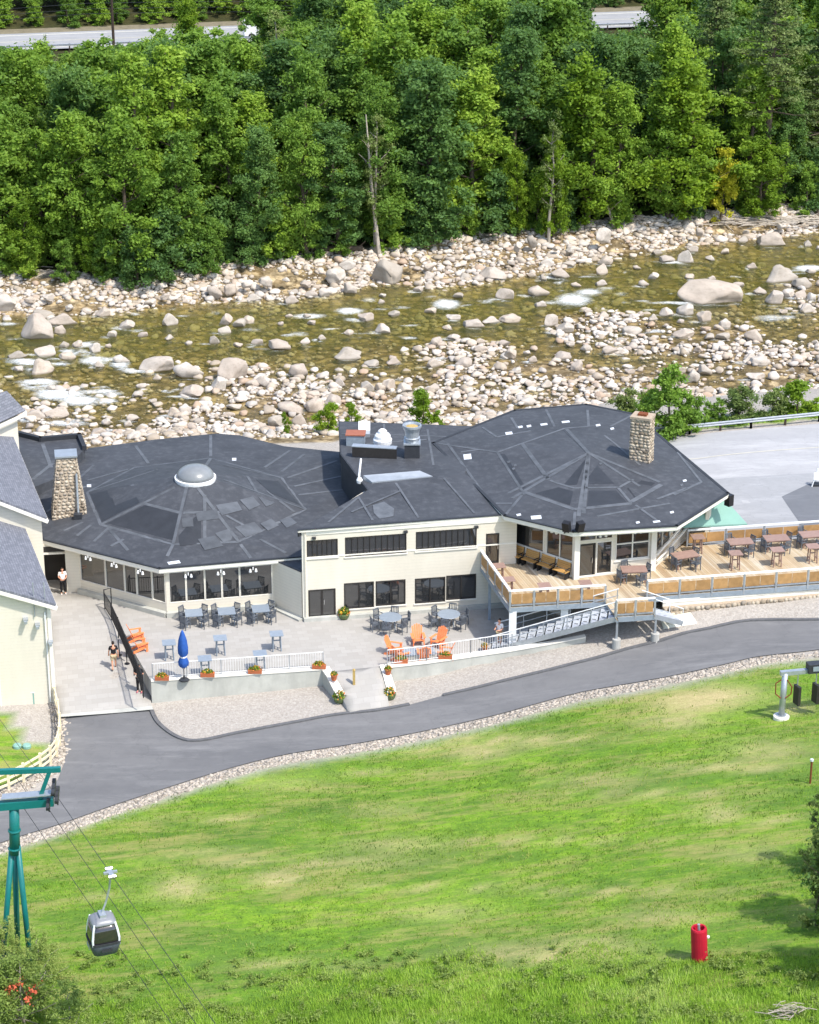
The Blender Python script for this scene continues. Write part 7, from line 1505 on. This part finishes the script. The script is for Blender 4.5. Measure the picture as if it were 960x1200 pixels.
def pile(px, py, n, L, spread, lab, seed, r0=.06):
    r = np.random.default_rng(seed); p = G(px, py, -3); o = empty('driftwood_pile', p, lab, 'driftwood')
    for k in range(n):
        a = r.normal() * .5 + (math.pi if r.random() < .5 else 0); l = L * r.uniform(.4, 1); s = Vector((r.normal() * spread, r.normal() * spread * .4, r.uniform(.0, .5))); d = Vector((math.cos(a) * l, math.sin(a) * l * .6, r.uniform(-.1, .45) * l * .5)); s.z = max(s.z, .1)
        MB().tube([s - d * .5, s + Vector((0, 0, r.uniform(0, .25))), s + d * .5], [r0 * r.uniform(.5, 1.3), r0, .015], 5).build('stick', 'deadwood', o, local=True)
pile(870, 262, 70, 5.5, 2.6, 'tangle of bleached driftwood at the far shore on the right', 3); pile(935, 262, 28, 5, 1.6, 'driftwood poles lying on the far bank at the right edge', 4, .07); pile(925, 1192, 34, 1.1, .35, 'heap of dead grey twigs at the bottom right', 5, .013); pile(50, 322, 14, 3, 2, 'grey dead branches under the trees at the left shore', 6, .04); pile(745, 262, 16, 3.5, 1, 'grey brush pile at the forest foot', 9, .03)
q0, q1 = G(338, 298, -3), G(425, 296, -3); lg = MB().tube([q0 + Vector((0, 0, .35)), (q0 + q1) / 2 + Vector((0, 0, .45)), q1 + Vector((0, 0, .4))], [.22, .28, .3], 9).build('fallen_log', 'bark', org=q0); tag(lg, 'long dark fallen log lying at the forest edge above the shore', 'log')
MB().tube([q1 + Vector((-.4, 0, .5)), q1 + Vector((.3, -.3, 1.2))], [.1, .03], 6).build('branch_stub', 'bark', lg)

# ================================================================== GRASS
def tufts(name, n, sampler, hmin, hmax, blades, seed, m, lab, spread=.1, w=.02):
    r = np.random.default_rng(seed); X, Y, S = sampler(r, n); n = len(X); Z = np.asarray(T(X, Y)); N = n * blades; i = np.repeat(np.arange(n), blades); a = r.uniform(0, 6.28, N); hh = r.uniform(hmin, hmax, N) * S[i]; l = r.uniform(.2, .8, N) * hh
    bx = X[i] + r.normal(size=N) * spread; by = Y[i] + r.normal(size=N) * spread; ww = w * r.uniform(.6, 1.4, N); ca, sa = np.cos(a), np.sin(a)
    V = np.stack([np.c_[bx - sa * ww, by + ca * ww, Z[i] - .02], np.c_[bx + sa * ww, by - ca * ww, Z[i] - .02], np.c_[bx + ca * l, by + sa * l, Z[i] + hh]], 1).reshape(-1, 3)
    tn = np.clip(.5 + .4 * vnoise(X, Y, 2.5, 3) + .25 * vnoise(X, Y, .7, 5) + r.normal(size=n) * .22, 0, 1); return tag(place(np_mesh(name, V, np.arange(3 * N).reshape(-1, 3), [m], dict(tone=np.repeat(tn[i], 3))), name), lab, 'grass', kind='stuff')
def gmat(name, stops):
    t = NT(name); t.base(t.ramp(t.new('ShaderNodeAttribute', attribute_name='tone').outputs['Fac'], stops), .7, .2); tl = t.new('ShaderNodeBsdfTranslucent'); t.L(t.ramp(t.new('ShaderNodeAttribute', attribute_name='tone').outputs['Fac'], stops), tl.inputs[0])
    mx = t.new('ShaderNodeMixShader'); mx.inputs[0].default_value = .3; t.L(t.b.outputs[0], mx.inputs[1]); t.L(tl.outputs[0], mx.inputs[2]); t.L(mx.outputs[0], t.out.inputs[0])
gmat('tall_grass', [(0, srgb(116, 152, 52)), (.4, srgb(142, 178, 58)), (.75, srgb(160, 192, 70)), (1, srgb(184, 202, 116))]); gmat('mown_grass', [(0, srgb(84, 112, 46)), (.3, srgb(106, 138, 46)), (.65, srgb(130, 162, 48)), (1, srgb(160, 164, 92))])
ybot = P(480, 1230, 4).y - 2
def samp_tall(r, n):
    X = r.uniform(-19, 19, n); Y = r.uniform(ybot, 92, n); px, py = Q(X, Y, T(X, Y)); edge = np.interp(px, [0, 150, 300, 420, 600, 700, 820, 960], [1150, 1165, 1150, 1128, 1112, 1108, 1115, 1125]); k = (py > edge + 26 * vnoise(X, Y, 1.6, 2) + 12 * r.random(n)); S = .35 + .65 * np.clip((py - edge) / 60, 0, 1) + .35 * (vnoise(X, Y, 1.6, 5) > .3); return X[k], Y[k], S[k]
tufts('tall_grass', 60000, samp_tall, .08, .30, 6, 61, 'tall_grass', 'tall uncut grass and weeds along the bottom of the picture', .10, .012)
wr_ = np.random.default_rng(8); WC = []
while len(WC) < 420:
    px, py = wr_.uniform(0, 960), wr_.uniform(1112, 1215); q = G(px, py, 3)
    if vnoise(q.x, q.y, 1.3, 6) > .05 or wr_.random() < .15: WC.append((q.x, q.y, q.z + wr_.uniform(.05, .2)))
V, F, tn = leaves(wr_, np.array(WC), wr_.uniform(.15, .38, len(WC)), 90, .055, .5, .2, .8)
tag(place(np_mesh('weeds', V, F, ['leaf_wisp'], dict(tone=tn)), 'weeds'), 'leafy weeds growing through the tall grass at the bottom', 'weeds', kind='stuff')
def samp_mown(r, n):
    X = r.uniform(-27, 27, n); Y = r.uniform(ybot, 118, n); px, py = Q(X, Y, T(X, Y)); a_ = np.interp(X, lowa[:, 0], lowa[:, 1]); d = a_ - Y; k = (d > 1.4) & (px > -10) & (px < 970) & (r.random(n) < .35 + .65 * (vnoise(X, Y, 3, 8) > -.1))
    dr = np.zeros(n)
    for x, y, w, h, s in DRY: dr = np.maximum(dr, s * np.exp(-((px - x) / w) ** 2 - ((py - y) / h) ** 2))
    k &= r.random(n) > dr; return X[k], Y[k], np.ones(k.sum())
tufts('mown_grass', 46000, samp_mown, .05, .13, 4, 62, 'mown_grass', 'short mown grass on the ski slope', .12, .022)
def samp_verge(r, n):
    X = r.uniform(10, 40, n); Y = r.uniform(146, 175, n); px, py = Q(X, Y, T(X, Y)); k = inpoly(px, py, VERGE); return X[k], Y[k], np.ones(k.sum())
tufts('verge_grass', 12000, samp_verge, .1, .35, 5, 63, 'tall_grass', 'green grass verge behind the guardrail', .15, .03)
